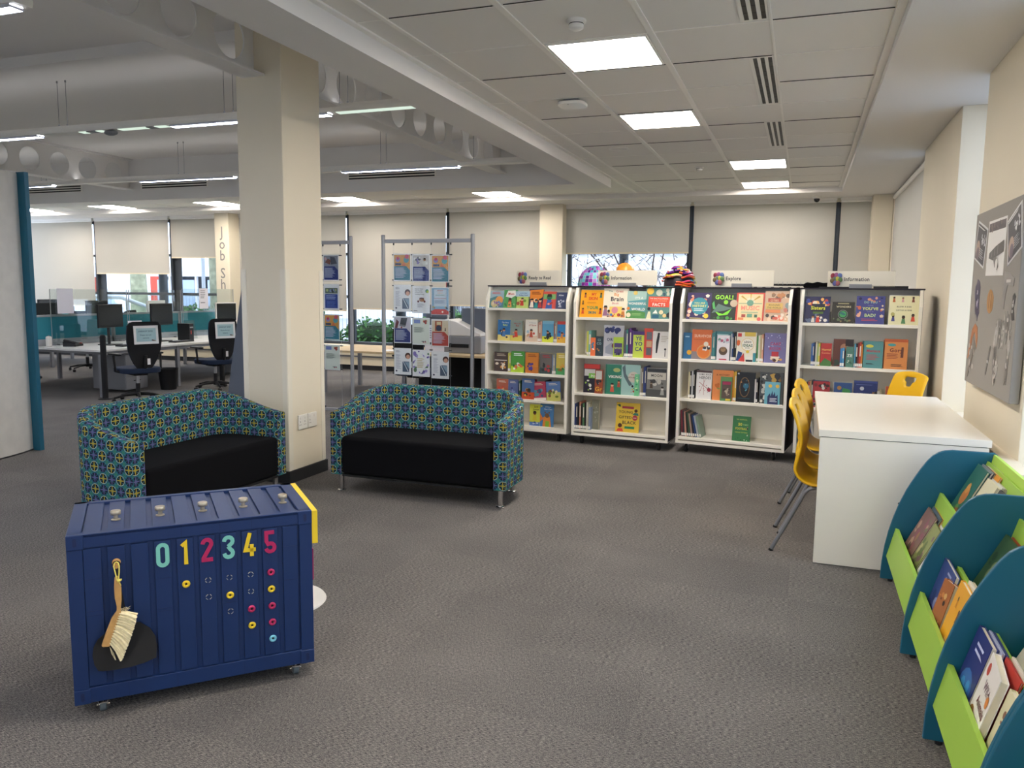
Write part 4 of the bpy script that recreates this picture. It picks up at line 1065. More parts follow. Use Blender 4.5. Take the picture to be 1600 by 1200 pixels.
face(0, 0, 803, 827, 26, '#b9cf70', [('r', 0, .68, 1, 1, '#a9c6d6'), ('t', 'Little Red', .55, .86, .1, '#26407a', .02), ('t', 'Riding Hood', .55, .74, .1, '#26407a', .02), ('b', .1, .1, .9, .6, 10, .13, ['#6f9a3c', '#e0d27a', '#a8542e'], 4), ('f', .5, .15, .25, '#c23a2a', '#e0b08a')], 'yellow-green picture book with a red-cloaked girl')
face(0, 0, 825, 849, 29, '#20264a', [('p', [(.1, .5), (.05, .95), (1, 1), (.95, .6), (.5, .35)], '#e5882c'), ('l', .2, .85, .72, .9, 2, '#7a3a12'), ('c', .5, .42, .13, '#efc9a0'), ('f', .25, .05, .28, '#e9ded0', '#e9b78c'), ('f', .55, .02, .28, '#2e8a8a', '#c98a60'), ('f', .82, .05, .28, '#b5393a', '#e0b18a')], 'navy picture book with an orange flame shape and three children')
face(0, 0, 848, 870, 26, '#d4574a', [('r', .05, .55, .95, .85, '#7cb06a'), ('t', 'Snappy', .5, .72, .1, '#1f2c20', .02), ('t', 'Dresser', .5, .60, .1, '#1f2c20', .02), ('f', .5, .0, .5, '#3d62a8', '#2e6e4c'), ('b', .1, .2, .9, .5, 5, .1, ['#e9a090', '#b5362e'], 6)], 'red picture book with a green title box')
face(0, 0, 868, 887, 25, '#3c4668', [('t', 'Alien', .5, .78, .14, '#d9dce8', .02), ('b', .2, .15, .85, .7, 6, .1, ['#c9cbd9', '#6e7796'], 9), ('p', [(.3, .1), (.6, .5), (.8, .55), (.5, .3), (.6, .1)], '#a9adc0')], 'dark blue picture book with a pale dancing figure')
P2 = [(770, 792, 33, '#2c6ea8', ['The New', 'Baby'], 'blue picture book about a new baby'), (792, 813, 32, '#8a9a92', ['Meet the', 'Rat'], 'grey-green picture book with a red-dressed figure'), (818, 839, 34, '#eee9dc', ['A House', 'of Snow'], 'white picture book with a skiing bird'),
      (847, 866, 33, '#5ba0c4', None, 'sky blue and yellow picture book with a dark bird'), (872, 888, 33, '#2f86c0', None, 'bright blue picture book with a red band')]
for i, (a, c_, h, bg, tt, d) in enumerate(P2):
    ops = [('r', 0, 0, 1, .28, ['#e5d27a', '#d8c65a', '#d9c0a8', '#d6dc3c', '#e6b23a'][i]), ('b', .1, .1, .9, .6, 7, .13, [['#1d2b45', '#c9a25a', '#e9c9a0'], ['#cf4630', '#b8a890'], ['#a6c2d0', '#c8503a', '#c99a70'], ['#14171c', '#1a1d24'], ['#d96a2a', '#5a3a8a']][i], 40+i), ('f', .5, .2, .3, ['#4a7ab0', '#cf3a2a', '#c8543c', '#14171c', '#d88a3a'][i], '#c98a60')]
    if tt: ops += [('t', tt[0], .6, .84, .09, ['#e8eef4', '#b02c28', '#a8aeb0'][i], .01, .6), ('t', tt[1], .6, .72, .12, ['#d8e86a', '#b02c28', '#b86a5c'][i], .02, .6)]
    else: ops += [('r', 0, .86, 1, 1, ['', '', '', '#7ab4cf', '#c8423a'][i])]
    face(0, 1, a, c_, h, bg, ops, d, behind=['#d9cfa8', '#7a9a8a'] if i < 4 else None)
spines(0, 1, 839.5, [2.4, 2.4, 2.2], ['#c89a86', '#b98a76', '#d0a892'], 32, 'right of the skiing bird book'); spines(0, 1, 866.2, [1.9, 1.9, 1.8], ['#a86a5a', '#8a9aa0', '#c2b29a'], 31, 'left of the bright blue book')
P3 = [(762, 786, 31, '#4a3a34', 'dark brown picture book with orange bakes'), (792, 815, 33, '#4f9a3c', 'green picture book with farm animals'), (817, 839, 32, '#d2812c', 'orange picture book with a purple creature'), (842, 862, 32, '#6a6460', 'grey and red picture book with a dark figure'), (869, 888, 33, '#c9b24a', 'yellow-green picture book at the right end')]
for i, (a, c_, h, bg, d) in enumerate(P3):
    ops = [('r', .04, .55, .96, .6, '#d8d0c2') if i == 0 else ('r', 0, 0, 1, .3, ['', '#b8d83a', '#c4742a', '#3a4a48', '#4a9a5a'][i]), ('b', .08, .08, .92, .55, 9, .15, [['#e0a050', '#c9a890', '#efe2cc'], ['#e8eadc', '#d8743a', '#2e6a30'], ['#4a3a9a', '#3c2a7a', '#6a3a20'], ['#2a2c2e', '#b03a3a'], ['#d89a3a', '#2e7a3a', '#8a6a2a']][i], 60+i)]
    ops += [('l', .2, .9, .78, .93, 2, ['#b9a890', '#ffffff', '#7a3a1a', '#b02c38', '#e8e0b0'][i])]
    face(0, 2, a, c_, h, bg, ops, d, behind=['#cfc49a', '#6f8a6a'])
spines(0, 2, 786.6, [2.4, 2.4], ['#d8cf5a', '#b9c24a'], 31, 'right of the dark brown book'); spines(0, 2, 862.5, [2.1, 2.1, 1.9], ['#8aa0c0', '#c2b27a', '#7a8a9a'], 31, 'left of the yellow-green book')
P4 = [(765, 786, 30, '#b9644a', 'red-orange picture book with a fox colour face', 0), (786, 803, 30, '#5a6a9a', 'purple-blue picture book in a protective sleeve', 0), (810, 832, 33, '#4a6a9a', 'blue over orange picture book with figures', 0), (829, 853, 29, '#b0405a', 'pink book tilted beside the striped spine', -.10), (854, 878, 31, '#5a7ab0', 'blue and yellow book tilted at the right end', -.10)]
for i, (a, c_, h, bg, d, ro) in enumerate(P4):
    ops = [('r', 0, 0, 1, [.2, .3, .35, .12, .45][i], ['#c97a4a', '#6a7ab8', '#c8502a', '#e8e2d8', '#c9c66a'][i]), ('b', .1, .12, .9, .65, 9, .15, [['#d8442e', '#e8b07a', '#8a3a2a'], ['#3a3a7a', '#8a9ac8'], ['#2e2a1c', '#d8b03a', '#7a3a1a'], ['#3a5a7a', '#5a8a9a'], ['#6a7a2a', '#8a4a2a', '#e0d8a8']][i], 80+i), ('l', .2, .85, .8, .92, 2, '#e6dcc8')]
    face(0, 3, a, c_, h, bg, ops, d, roll=ro, ly=.03+.004*(i == 3), behind=['#a84a3a'] if i < 3 else None)
spines(0, 3, 803.2, [2.0, 2.0], ['#23406a', '#2e5a3a'], 29, 'left of the blue over orange book'); spines(0, 3, 824.5, [2.3], ['#c8404a'], 31, 'red and white striped, left of the tilted pink book', -.10, ly=.06); spines(0, 3, 849.5, [2.2], ['#1c1c24'], 32, 'between the two tilted books', -.10, ly=.07)
face(0, 4, 823, 841, 34, '#d6d84a', [('t', 'Jack', .62, .86, .11, '#3a3a1c', .02, .6), ('t', 'Jumps', .62, .74, .11, '#3a3a1c', .02, .6), ('f', .5, .25, .42, '#d9c83a', '#6a4028'), ('r', 0, 0, 1, .18, '#5a7ab0'), ('b', .2, .05, .9, .25, 4, .12, ['#2e4a8a', '#c9cfe0'], 2)], 'yellow picture book of a jumping boy')
face(0, 4, 841, 864, 36, '#4a7fb4', [('t', 'A New', .6, .85, .09, WH, .01, .5), ('t', 'Bear Coat', .6, .75, .08, WH, .01, .7), ('p', [(.2, 0), (.25, .4), (.45, .5), (.75, .45), (.85, 0)], '#e08a3c'), ('p', [(.4, 0), (.42, .25), (.7, .25), (.68, 0)], '#8ab83a'), ('c', .53, .5, .17, '#7a5a3c'), ('c', .38, .63, .06, '#7a5a3c'), ('c', .68, .63, .06, '#7a5a3c'), ('p', [(0, .2), (0, .6), (.25, .35)], '#e0803a'), ('c', .1, .9, .07, '#e0d060')], 'blue picture book with a brown bear')
# ---- case 1
face(1, 0, 905, 944, 44, '#f3a81e', [('t', 'MY', .57, .80, .13, '#d8432a', .05), ('t', 'SKIN', .55, .64, .15, '#d8432a', .05), ('l', .3, .8, .5, .56, 2, '#c87a20'), ('t', 'YOUR', .55, .30, .15, '#2f8a5a', .045, .6), ('t', 'SKIN', .55, .13, .13, '#2f6f7a', .045, .55), ('f', .2, .72, .1, '#b05a3a', '#5a3424'), ('f', .88, .72, .1, '#3a6a5a', '#4a2c1c'), ('f', .14, .12, .12, '#d8502a', '#a86a40'), ('f', .9, .12, .12, '#c84a2a', '#6a4028'), ('f', .12, .46, .08, '#4a3a2a', '#8a5a3c')], 'orange-yellow picture book titled My Skin Your Skin', behind=['#e9e2cc'])
face(1, 0, 943, 984, 47, '#efe6cf', [('t', 'The', .28, .88, .08, '#3e7f7a', .01), ('t', 'Great', .64, .87, .10, '#c8423a', .02), ('t', 'Big', .52, .75, .13, '#e28a3a', .02), ('t', 'Brain', .56, .57, .2, '#1c1c28', .035, .8), ('t', 'Book', .5, .46, .10, '#c8606a', .01), ('r', .28, .02, .8, .38, '#efd06a'), ('c', .5, .26, .13, '#d98a9a'), ('f', .12, .06, .2, '#9a6a8a', '#b07a50'), ('f', .26, .02, .14, '#c9a08a', '#6a4028'), ('f', .84, .02, .18, '#c87a3a', '#e0b18a'), ('b', .1, .02, .95, .14, 8, .06, ['#4a7ab0', '#b8463a', '#4a4a5a'], 5)], 'cream picture book titled The Great Big Brain Book')
face(1, 0, 982, 1013, 43, '#5b9ba0', [('p', [(0, .62), (1, .7), (1, 1), (0, 1)], '#a7c6bc'), ('c', .42, .93, .11, '#e0c46a'), ('t', "IT'S A", .62, .71, .11, WH, .02), ('t', 'WONDERFUL', .55, .50, .12, WH, .03), ('t', 'WORLD', .62, .29, .13, WH, .03), ('p', [(0, 0), (1, 0), (1, .22), (.5, .3), (0, .25)], '#4f8a4a'), ('c', .13, .12, .12, '#e9ddc0'), ('c', .1, .36, .08, '#e0823a'), ('l', .3, .95, .1, .2, 3, '#9ac27a')], "teal picture book titled It's a Wonderful World")
face(1, 0, 1011, 1054, 51, '#5d8c84', [('r', .12, .36, .9, .68, '#e0523a'), ('t', 'THE ENCYCLOPEDIA', .5, .60, .06, WH, .01, .68), ('t', 'of UNBELIEVABLE', .5, .53, .06, '#f5a07a', .01, .68), ('t', 'FACTS', .51, .39, .13, WH, .03, .7), ('c', .17, .85, .13, '#f0c24a'), ('c', .5, .8, .12, '#c9cdb8'), ('b', .6, .7, .97, .97, 7, .07, ['#3a5a6a', '#c9cdb8', '#2e4a44'], 8), ('p', [(.08, 0), (.14, .22), (.22, .22), (.26, 0)], '#e5ddb8'), ('c', .16, .3, .06, '#2a2a30'), ('p', [(.3, .16), (.42, .28), (.5, .16)], WH), ('c', .62, .2, .08, '#e5d9b0'), ('c', .75, .1, .07, '#e8c88a'), ('c', .92, .12, .1, '#1f2c34'), ('r', .3, .02, .55, .12, '#2b5f78')], 'large grey-teal encyclopedia of facts with a red title panel')
spines(1, 1, 917, [3.2, 4.4], ['#d0cf5a', '#7ab8a8'], 40, 'at the left end')
face(1, 1, 924.5, 932, 29, '#e8733a', [('b', .1, .1, .9, .9, 6, .3, ['#ffffff', '#3a7a9a'], 3)], 'narrow orange book in front of the teal spine', ly=.02)
face(1, 1, 931, 944.5, 31, '#2e3a40', [('t', 'CI', .5, .76, .16, '#8fb0ae', .02), ('t', 'CO', .5, .58, .16, '#8fb0ae', .02), ('b', .2, .05, .8, .5, 4, .12, ['#55666a', '#c9853a'], 3)], 'dark slate book partly covered by the silver one')
face(1, 1, 945, 978, 49, '#b9b9c0', [('b', .02, .72, .98, .98, 12, .16, ['#2c3468', '#3a4480', '#25305e'], 4), ('t', 'OR', .3, .5, .13, '#2c3058', .03), ('p', [(.1, .1), (.1, .3), (.4, .45), (.6, .3), (.5, .05)], '#8f93a0'), ('c', .55, .35, .14, '#6a2e44')], 'silver-grey book with navy scribbled lettering', behind=['#cfcfd6'])
face(1, 1, 962, 978, 31, '#a8c23c', [('r', .1, .1, .9, .7, '#4a3a6a'), ('t', 'WHO', .5, .4, .14, '#c9d86a', .02), ('b', .1, .05, .9, .35, 5, .15, ['#a8c23c', '#2e2448'], 8)], 'small lime green book in front of the silver-grey book', ly=.018)
spines(1, 1, 979, [3.2, 2.6, 2.8, 2.6, 2.8], ['#5a5a6e', '#4aa08a', '#4a2e5a', '#6a3a8a', '#5a3a7a'], 44, 'right of the silver-grey book')
face(1, 1, 993, 1011, 41, '#c6d84e', [('r', 0, .86, 1, 1, '#4a3070'), ('t', 'YE', .5, .66, .2, '#2c3e70', .04), ('t', 'YO', .5, .46, .2, '#2c3e70', .04), ('t', 'CA', .5, .26, .2, '#2c3e70', .04)], 'lime yellow book with large navy lettering')
face(1, 1, 1010, 1024, 46, '#cf4a38', [('r', .3, .1, .9, .35, '#5a5a60'), ('r', .3, .62, .9, .88, '#6a6a70'), ('r', .3, .38, .9, .58, '#c9a27a')], 'red book with small grey pictures')
face(1, 1, 1023, 1051, 42, '#dedbd6', [('p', [(.22, .2), (.3, .2), (.42, .85), (.3, .9), (.22, .6)], '#1c1c20'), ('c', .36, .9, .07, '#2a2420'), ('c', .75, .35, .06, '#2a2a2a'), ('r', .73, .08, .77, .33, '#2a2a2a'), ('l', .5, .95, .6, .85, 4, '#b9b0a0')], 'white book with a tall black silhouette', t=.02)
face(1, 2, 911, 938, 45, '#241e2c', [('r', 0, .86, 1, 1, '#c8362c'), ('r', .05, .6, .95, .84, '#c9c6c0'), ('r', .32, .52, .95, .7, '#7fc04a'), ('t', 'POL', .65, .56, .12, WH, .03, .5), ('b', .05, .05, .6, .5, 8, .12, ['#e4e1da', '#3a324a', '#9ac24a'], 7)], 'black and red book with a green panel', behind=['#b8342c'])
face(1, 2, 931, 944, 38, '#9a4a2c', [('r', .1, .6, .9, .95, '#c9c5bc'), ('t', 'Gr', .5, .1, .26, '#e9b23a', .03), ('b', .1, .3, .9, .7, 6, .2, ['#2a2a30', '#e2e0da'], 9)], 'small brown and orange book overlapping the black one', ly=.018)
face(1, 2, 947, 974, 47, '#2f7d63', [('c', .7, .82, .22, '#a9b06a', .07, '#a9b06a'), ('t', 'VIKING', .6, .55, .13, WH, .03), ('f', .45, .08, .26, '#cf5a44', '#e0b18a'), ('f', .85, .25, .2, '#b0503a', '#c98a60'), ('r', .03, 0, .1, 1, '#245e4c')], 'green book titled Viking', behind=['#cfd6cc'])
face(1, 2, 973, 1004, 48, '#9fc4bd', [('p', [(.05, .9), (.2, 1), (.25, .7), (.6, .35), (.45, .3), (.15, .6)], '#5c6f73'), ('c', .65, .6, .28, '#cfc6b8'), ('t', 'the', .6, .66, .07, '#8a5a50', .01), ('t', 'WHALE', .6, .56, .08, '#7a4a40', .01, .5), ('c', .62, .3, .06, '#28222a'), ('b', .3, .05, .9, .35, 7, .05, ['#b03a34', '#3a4a4a', '#d8c23a'], 12)], 'pale teal book with a grey whale', t=.018)
face(1, 2, 996, 1003, 34, '#6fbf8a', [('b', .05, .05, .95, .95, 8, .3, ['#3a9a6a', '#c9e0a8', '#2e6a5a'], 2)], 'narrow green book in front of the whale book', ly=.016)
spines(1, 2, 1004, [2.6, 2.5, 2.0, 2.2], ['#b0aaa0', '#8a7a60', '#3a4a80', '#2f3f7a'], 45, 'left of the grey Moon book')
face(1, 2, 1014, 1046, 45, '#7b7a76', [('r', .03, .86, .97, .97, '#2a2a2c'), ('r', .04, .6, .96, .84, '#c9c4b6'), ('t', 'MOON', .5, .7, .12, '#22221f', .02, .6), ('b', .05, .35, .95, .62, 8, .12, ['#3c3a38', '#c2beb4', '#5a5854'], 5), ('r', .0, 0, 1, .26, '#4b4c4a'), ('f', .8, .08, .2, '#a9a8a2', '#d0cec6'), ('f', .25, .3, .16, '#4a3a2c', '#8a7a60')], 'grey photographic book titled Moon', t=.022)
spines(1, 3, 896.5, [3.0, 2.6, 3.0, 2.6, 3.0, 3.0, 3.0, 2.8, 3.0], ['#2e3f78', '#243058', '#1c1c22', '#c8836a', '#2a2622', '#5a8a5e', '#23231f', '#e0dccc', '#c9c2a4'], 42, 'at the left end', ly=.02)
spines(1, 3, 921.5, [3.4], ['#8e9cb4'], 38, 'pale blue, right of the row', ly=.005)
t = book(.075, .29, .03, '#8b8a78', [('b', .1, .1, .9, .9, 12, .15, ['#9a9988', '#77765f', '#aeae9c'], 3)], 'grey-green plastic wallet standing beside the spines on the '+SH(1, 3), cpos(1, .225, .06, .152), -.075, .05, name='plastic_wallet', cat='wallet')
face(1, 3, 963, 1001, 46, '#e6c342', [('r', .25, .80, .75, .88, '#a83a4a'), ('t', 'YOUNG', .42, .64, .13, '#2a2424', .02, .6), ('t', 'GIFTED', .40, .46, .13, '#2a2424', .02, .6), ('c', .82, .5, .11, '#b8344a'), ('t', 'AND', .82, .48, .05, WH, .01, .15), ('t', 'BLACK', .58, .28, .15, '#2a2424', .02, .7), ('r', .4, .12, .82, .2, '#2e8a5a'), ('c', .2, .22, .09, '#5a3424'), ('p', [(.05, .02), (.12, .12), (.3, .12), (.36, .02)], '#d8503a'), ('c', .85, .74, .07, '#4a2c1c'), ('p', [(.7, .6), (.8, .68), (.95, .66), (.97, .58)], '#3a7a6a'), ('b', .02, .85, .2, .98, 3, .06, ['#3a5a3a'], 4)], 'yellow picture book titled Young Gifted and Black standing alone', lean=.14, ly=.05)
# ---- case 2
face(2, 0, 1072, 1113, 45, '#3b2f5e', [('b', .0, .02, 1, .98, 30, .11, ['#e8b99a', '#f0d6c0', '#c8563a', '#d98a6a', '#efe2d2'], 21), ('c', .52, .5, .36, '#3f95a4'), ('t', 'YOU ARE', .52, .58, .09, '#f3ea7a', .02, .5), ('t', 'HISTORY', .52, .46, .12, '#f3ea7a', .03, .64), ('l', .3, .78, .3, .42, 2, '#d8eef0'), ('c', .82, .13, .1, '#f2d44a'), ('l', .15, .8, .02, .06, 1, '#f2e27a')], 'purple picture book with a teal disc titled You Are History', behind=['#cfd4b8'])
face(2, 0, 1112, 1153, 45, '#24302a', [('t', 'GOAL!', .52, .77, .21, '#9ee83c', .05, .9), ('c', .6, .66, .09, '#8fdc3c'), ('c', .92, .62, .15, '#c9b49a'), ('p', [(.05, .25), (.3, .6), (.6, .5), (.9, .45), (.6, .35), (.3, .3)], '#5f7a72'), ('p', [(.2, .3), (.5, .22), (.85, .42), (.7, .2), (.35, .15)], '#84e03e'), ('b', .05, .02, .95, .14, 9, .09, ['#4a9a44', '#2c5a30'], 4), ('p', [(.05, .6), (.12, .7), (.2, .4), (.1, .4)], '#55b060')], 'black and neon green football book titled Goal')
face(2, 0, 1153, 1198, 46, '#cf4a3c', [('r', .07, .0, .95, .95, '#ecd9a6'), ('c', .5, .68, .16, '#e9e3c4'), ('c', .5, .63, .12, '#6fa58c'), ('p', [(.15, .85), (.2, .9), (.45, .68)], '#c9a24a'), ('p', [(.8, .9), (.86, .85), (.56, .68)], '#c9a24a'), ('p', [(.48, .95), (.54, .95), (.51, .7)], '#d9b85a'), ('r', .1, .60, .92, .62, '#7fa48a'), ('t', 'MUSIC', .51, .38, .21, '#f29a86', .045, .82), ('r', .2, .28, .8, .31, '#a9ba98'), ('r', .22, .12, .36, .22, '#a8463c'), ('r', .42, .12, .6, .24, '#6fa58c'), ('r', .68, .12, .78, .22, '#2e5a4a'), ('r', .1, .02, .3, .1, '#e28a5c'), ('c', .85, .06, .07, '#e0605a')], 'red and cream book titled Music')
face(2, 0, 1198, 1240, 49, '#d7b79a', [('b', .0, .0, 1, .28, 22, .09, ['#e8836a', '#f0d0b4', '#3a2e2e', '#c85a4a', '#f4e4d4'], 3), ('b', .0, .72, 1, 1, 18, .09, ['#8a6a50', '#c98a5a', '#efdcc4', '#5a4a3c'], 6), ('r', .12, .64, .6, .76, '#b8503a'), ('t', 'CITIES', .36, .66, .085, '#f4dcb4', .02, .44), ('r', .05, .4, .68, .6, '#e2bd6a'), ('t', 'AROUND', .36, .51, .08, '#5a4630', .02, .5), ('t', 'THE WORLD', .36, .42, .08, '#5a4630', .02, .5), ('r', .05, .28, .6, .38, '#e08a54'), ('b', .7, .3, 1, .65, 8, .1, ['#c87a6a', '#8a9a9a', '#5a4a4a'], 8)], 'tan busy-patterned book titled Cities Around the World')
face(2, 1, 1066, 1080, 44, '#2f6a94', [('c', .75, .25, .3, '#e8b02e'), ('l', .2, .8, .8, .9, 1, '#9ac0d8')], 'blue book at the left end', behind=['#2a5a80'])
face(2, 1, 1080, 1114, 50, '#d9703c', [('r', 0, 0, 1, .26, '#8a7f80'), ('t', 'SURVIVOR', .54, .74, .13, '#f3d9bc', .02, .84), ('l', .1, .95, .64, .68, 1, '#c45c2c'), ('c', .62, .26, .36, '#d99a5a'), ('c', .6, .25, .3, '#e07a30'), ('b', .3, .28, .95, .5, 9, .1, ['#e9e3da', '#6a5a50', '#3a3a40'], 12), ('c', .72, .52, .12, '#e4d8c4')], 'orange book titled Survivors', behind=['#e2c07a', '#d9d0b8'])
spines(2, 1, 1113.5, [2.4, 2.4, 2.4], ['#4a8c8e', '#5a9a98', '#3c7a80'], 46, 'right of the orange Survivors book')
face(2, 1, 1118, 1146, 48, '#4f8286', [('l', .1, .9, .85, .93, 1, '#9ac8c8')], 'teal book behind the lion book', ly=.05)
face(2, 1, 1123, 1144, 42, '#e4dee2', [('b', .0, .6, 1, .95, 10, .16, ['#30405a', '#b8607a', '#6a9a8a', '#c8ccd4'], 3), ('c', .5, .38, .34, '#5c4636'), ('c', .5, .44, .2, '#9a7a58'), ('c', .43, .48, .03, '#1c140f'), ('c', .57, .48, .03, '#1c140f'), ('r', .2, .03, .8, .07, '#c83a4a')], 'white book with a lion', ly=.018)
spines(2, 1, 1145, [2.2, 2.2, 2.0, 2.2], ['#c9c9ce', '#2e4a7a', '#15151a', '#1e1e24'], 46, 'right of the lion book')
face(2, 1, 1154, 1186, 48, '#eee6d2', [('r', .05, .84, .24, .96, '#c8332c'), ('r', .4, .86, .95, 1, '#d8b84a'), ('c', .56, .58, .33, '#d9b24a'), ('c', .56, .58, .31, '#f4efe0'), ('t', 'LEGO', .56, .64, .09, '#1f1f22', .03, .45), ('t', 'IDEAS', .56, .51, .12, '#3c6a4a', .045, .6), ('t', 'BOOK', .56, .45, .05, '#1f1f22', .02, .3), ('c', .58, .34, .08, '#e0c23a'), ('p', [(0, .02), (.1, .35), (.32, .3), (.22, 0)], '#28407a'), ('p', [(.1, 0), (.4, .3), (.45, .0)], '#c03a34'), ('p', [(.48, .02), (.48, .2), (.9, .2), (.9, .02)], '#e8e4d8'), ('r', .5, .0, .85, .07, '#14161a'), ('p', [(.86, .0), (.86, .3), (1, .3), (1, 0)], '#3a8a94'), ('b', .0, .5, .2, .8, 5, .1, ['#d8682a', '#c83a2a'], 9)], 'white and gold brick-toy ideas book')
spines(2, 1, 1186.5, [2.4, 2.6, 3.0, 2.6], ['#5a9a5a', '#efe9da', '#c9b48a', '#e4a48a'], 44, 'between the ideas book and the cake book')
face(2, 1, 1198, 1232, 48, '#7773a2', [('b', .05, .5, .95, .95, 18, .03, ['#d8d4ea', '#a8b4d8'], 5), ('t', 'CAKE', .52, .6, .13, '#b83a5a', .02, .6), ('t', 'BOOK', .52, .44, .13, '#b83a5a', .02, .6), ('c', .52, .2, .22, '#e9dcc8', .05, '#e9dcc8'), ('r', .36, .22, .68, .38, '#b8323a'), ('b', .1, .02, .95, .22, 12, .09, ['#8a5a34', '#e6d2b0', '#d9a05a', '#4a2c1c'], 6)], 'lilac book titled Cake Book', t=.02)
spines(2, 2, 1074, [2.6, 2.6, 2.8, 2.6], ['#d9cfa8', '#1d1d20', '#c8c8c8', '#23262a'], 46, 'at the left end')
face(2, 2, 1087, 1113, 48, '#ece8e4', [('r', 0, .93, 1, 1, '#4a3030'), ('t', 'COMIC BOOK', .55, .84, .08, '#3a3636', .01, .8), ('t', 'HEROES', .56, .71, .13, '#3a3232', .01, .75), ('p', [(.2, .2), (.22, .2), (.6, .7), (.58, .7)], '#b05a5a'), ('p', [(.2, .6), (.2, .58), (.9, .3), (.9, .32)], '#b05a5a'), ('p', [(.5, .15), (.52, .15), (.5, .7), (.48, .7)], '#c07a7a'), ('c', .85, .34, .13, '#a83040'), ('b', .15, .15, .9, .55, 8, .04, ['#3a2a2a', '#b84a4a'], 3)], 'white book with red lines titled Heroes')
face(2, 2, 1114, 1148, 50, '#e08a4a', [('t', 'A HISTORY', .5, .82, .08, '#6a3418', .02, .7), ('b', .1, .3, .4, .6, 5, .1, ['#8a9a4a', '#c86a2a'], 3)], 'orange history book', behind=['#c96a2a'])
face(2, 2, 1128, 1147, 40, '#5a8a50', [('r', .12, .1, .95, .82, '#5a4a40'), ('r', .2, .68, .9, .8, '#a02c50'), ('b', .2, .15, .9, .6, 7, .15, ['#8a7a6a', '#3a2e28', '#b8a890'], 3), ('r', .5, .02, .9, .1, '#e0c23a')], 'small green and brown book in front of the orange history book', ly=.018)
spines(2, 2, 1148, [2.6, 2.6], ['#e2a82c', '#e8b84a'], 50, 'bright yellow pair beside the orange history book')
face(2, 2, 1153, 1183, 49, '#131517', [('c', .45, .5, .28, '#7a5a34', .34, '#7a5a34'), ('c', .45, .5, .24, '#15181a', .31, '#15181a'), ('c', .52, .54, .15, '#2e6a84'), ('b', .2, .3, .7, .8, 10, .05, ['#5a9aa8', '#c98a4a', '#3a5a64'], 3), ('r', .1, .12, .75, .13, '#3a6a7a'), ('r', .05, .92, .15, .97, '#e8e8e8')], 'black book with a glowing round emblem')
spines(2, 2, 1182.5, [2.4, 2.8], ['#e4e0de', '#1a1a2a'], 40, 'right of the black emblem book')
face(2, 2, 1190, 1227, 51, '#4c4f50', [('b', .0, .0, .35, .95, 22, .08, ['#dcd8cc', '#26282a', '#c8c8c0'], 3), ('b', .35, .6, .98, .98, 10, .14, ['#c9a04a', '#2c2c30', '#8a6a3a'], 5)], 'black and white patterned animal book')
face(2, 2, 1199, 1223, 36, '#6fb0c0', [('p', [(.2, 0), (.2, .35), (.35, .5), (.4, .35), (.5, .62), (.56, .4), (.66, .58), (.72, .36), (.85, .45), (.9, 0)], '#2b3560'), ('c', .35, .82, .12, '#efc04a'), ('c', .82, .82, .12, '#efc04a'), ('l', .35, .85, .1, .3, 3, '#dfe6f0')], 'pale blue book with a navy skyline in front of the patterned book', ly=.016)
for k, (px, col, ro) in enumerate(((1061, '#7a2e3a', .06), (1064, '#3a3a44', .06), (1067, '#d8a08a', .09), (1070.5, '#2c2622', .11), (1074, '#3c5a44', .14), (1077.5, '#b89a88', .16), (1081, '#2e2c34', .18), (1084.5, '#2e4c84', .20), (1088, '#b9c0c8', .22), (1092, '#8aa08a', .24))):
    c = CASES[2]; spine_book(.016, (44-k*.9)*.0056, .17, col, 'thin %s book, %s of the leaning row, bottom shelf of Explore bookcase' % (cname(col), ['first', 'second', 'third', 'fourth', 'fifth', 'sixth', 'seventh', 'eighth', 'ninth', 'tenth'][k]), cpos(2, lx(2, 3, px+4)+.012*0, .03, .152), c['rz'], -ro, 'leaning books on the bottom shelf of the Explore bookcase')
face(2, 3, 1146, 1175, 41, '#357a44', [('t', 'THE UNOFFICIAL', .5, .84, .06, '#d8e070', .01, .6), ('t', '50', .42, .62, .15, '#e8e24a', .05, .3), ('t', 'TIMES', .72, .63, .09, '#a8d08a', .01, .3), ('t', 'FOOTBALL', .5, .46, .12, '#e0d84a', .03, .66), ('t', 'CHANGED THE WORLD', .5, .33, .06, '#d0d85a', .02, .7), ('f', .84, .48, .08, '#1c2a34', '#e0b18a'), ('f', .85, .22, .06, '#c9d8c0', '#c98a60'), ('b', .1, .02, .9, .15, 6, .04, ['#e4ecd8', '#1c3a24'], 4)], 'green football book standing alone, its title in yellow', lean=.12, ly=.05)
# ---- case 3
face(3, 0, 1257, 1299, 46, '#1f2450', [('b', .0, .55, 1, .98, 16, .1, ['#e9d9c0', '#c8463a', '#3a4a9a', '#f0b060'], 3), ('b', .0, .0, 1, .45, 18, .1, ['#e6e2da', '#5a6a8a', '#d97a4a', '#2a2a4a'], 8), ('r', .28, .42, .8, .72, '#191c30'), ('t', 'Sisters', .54, .5, .19, '#e6ec3a', .03, .56), ('r', .35, .34, .75, .42, '#4a6a2a'), ('f', .55, .02, .16, '#cf3a2a', '#e0b18a'), ('f', .36, .02, .14, '#e4dcd0', '#c98a60')], 'navy picture book titled Sisters')
face(3, 0, 1302, 1338, 37, '#2c2a26', [('t', 'WONDERS', .52, .74, .12, '#d8cfa8', .02, .8), ('c', .5, .42, .22, '#8a9a8a'), ('c', .5, .42, .20, '#1c2826'), ('c', .5, .43, .16, '#3f9a5a'), ('b', .35, .35, .65, .55, 4, .08, ['#2a6a6a'], 3), ('b', .02, .02, .98, .25, 10, .08, ['#5a6a4a', '#7a6a4a', '#3a3a34'], 6), ('r', .25, .9, .75, .95, '#a8a07a')], 'dark book with a green globe titled Wonders')
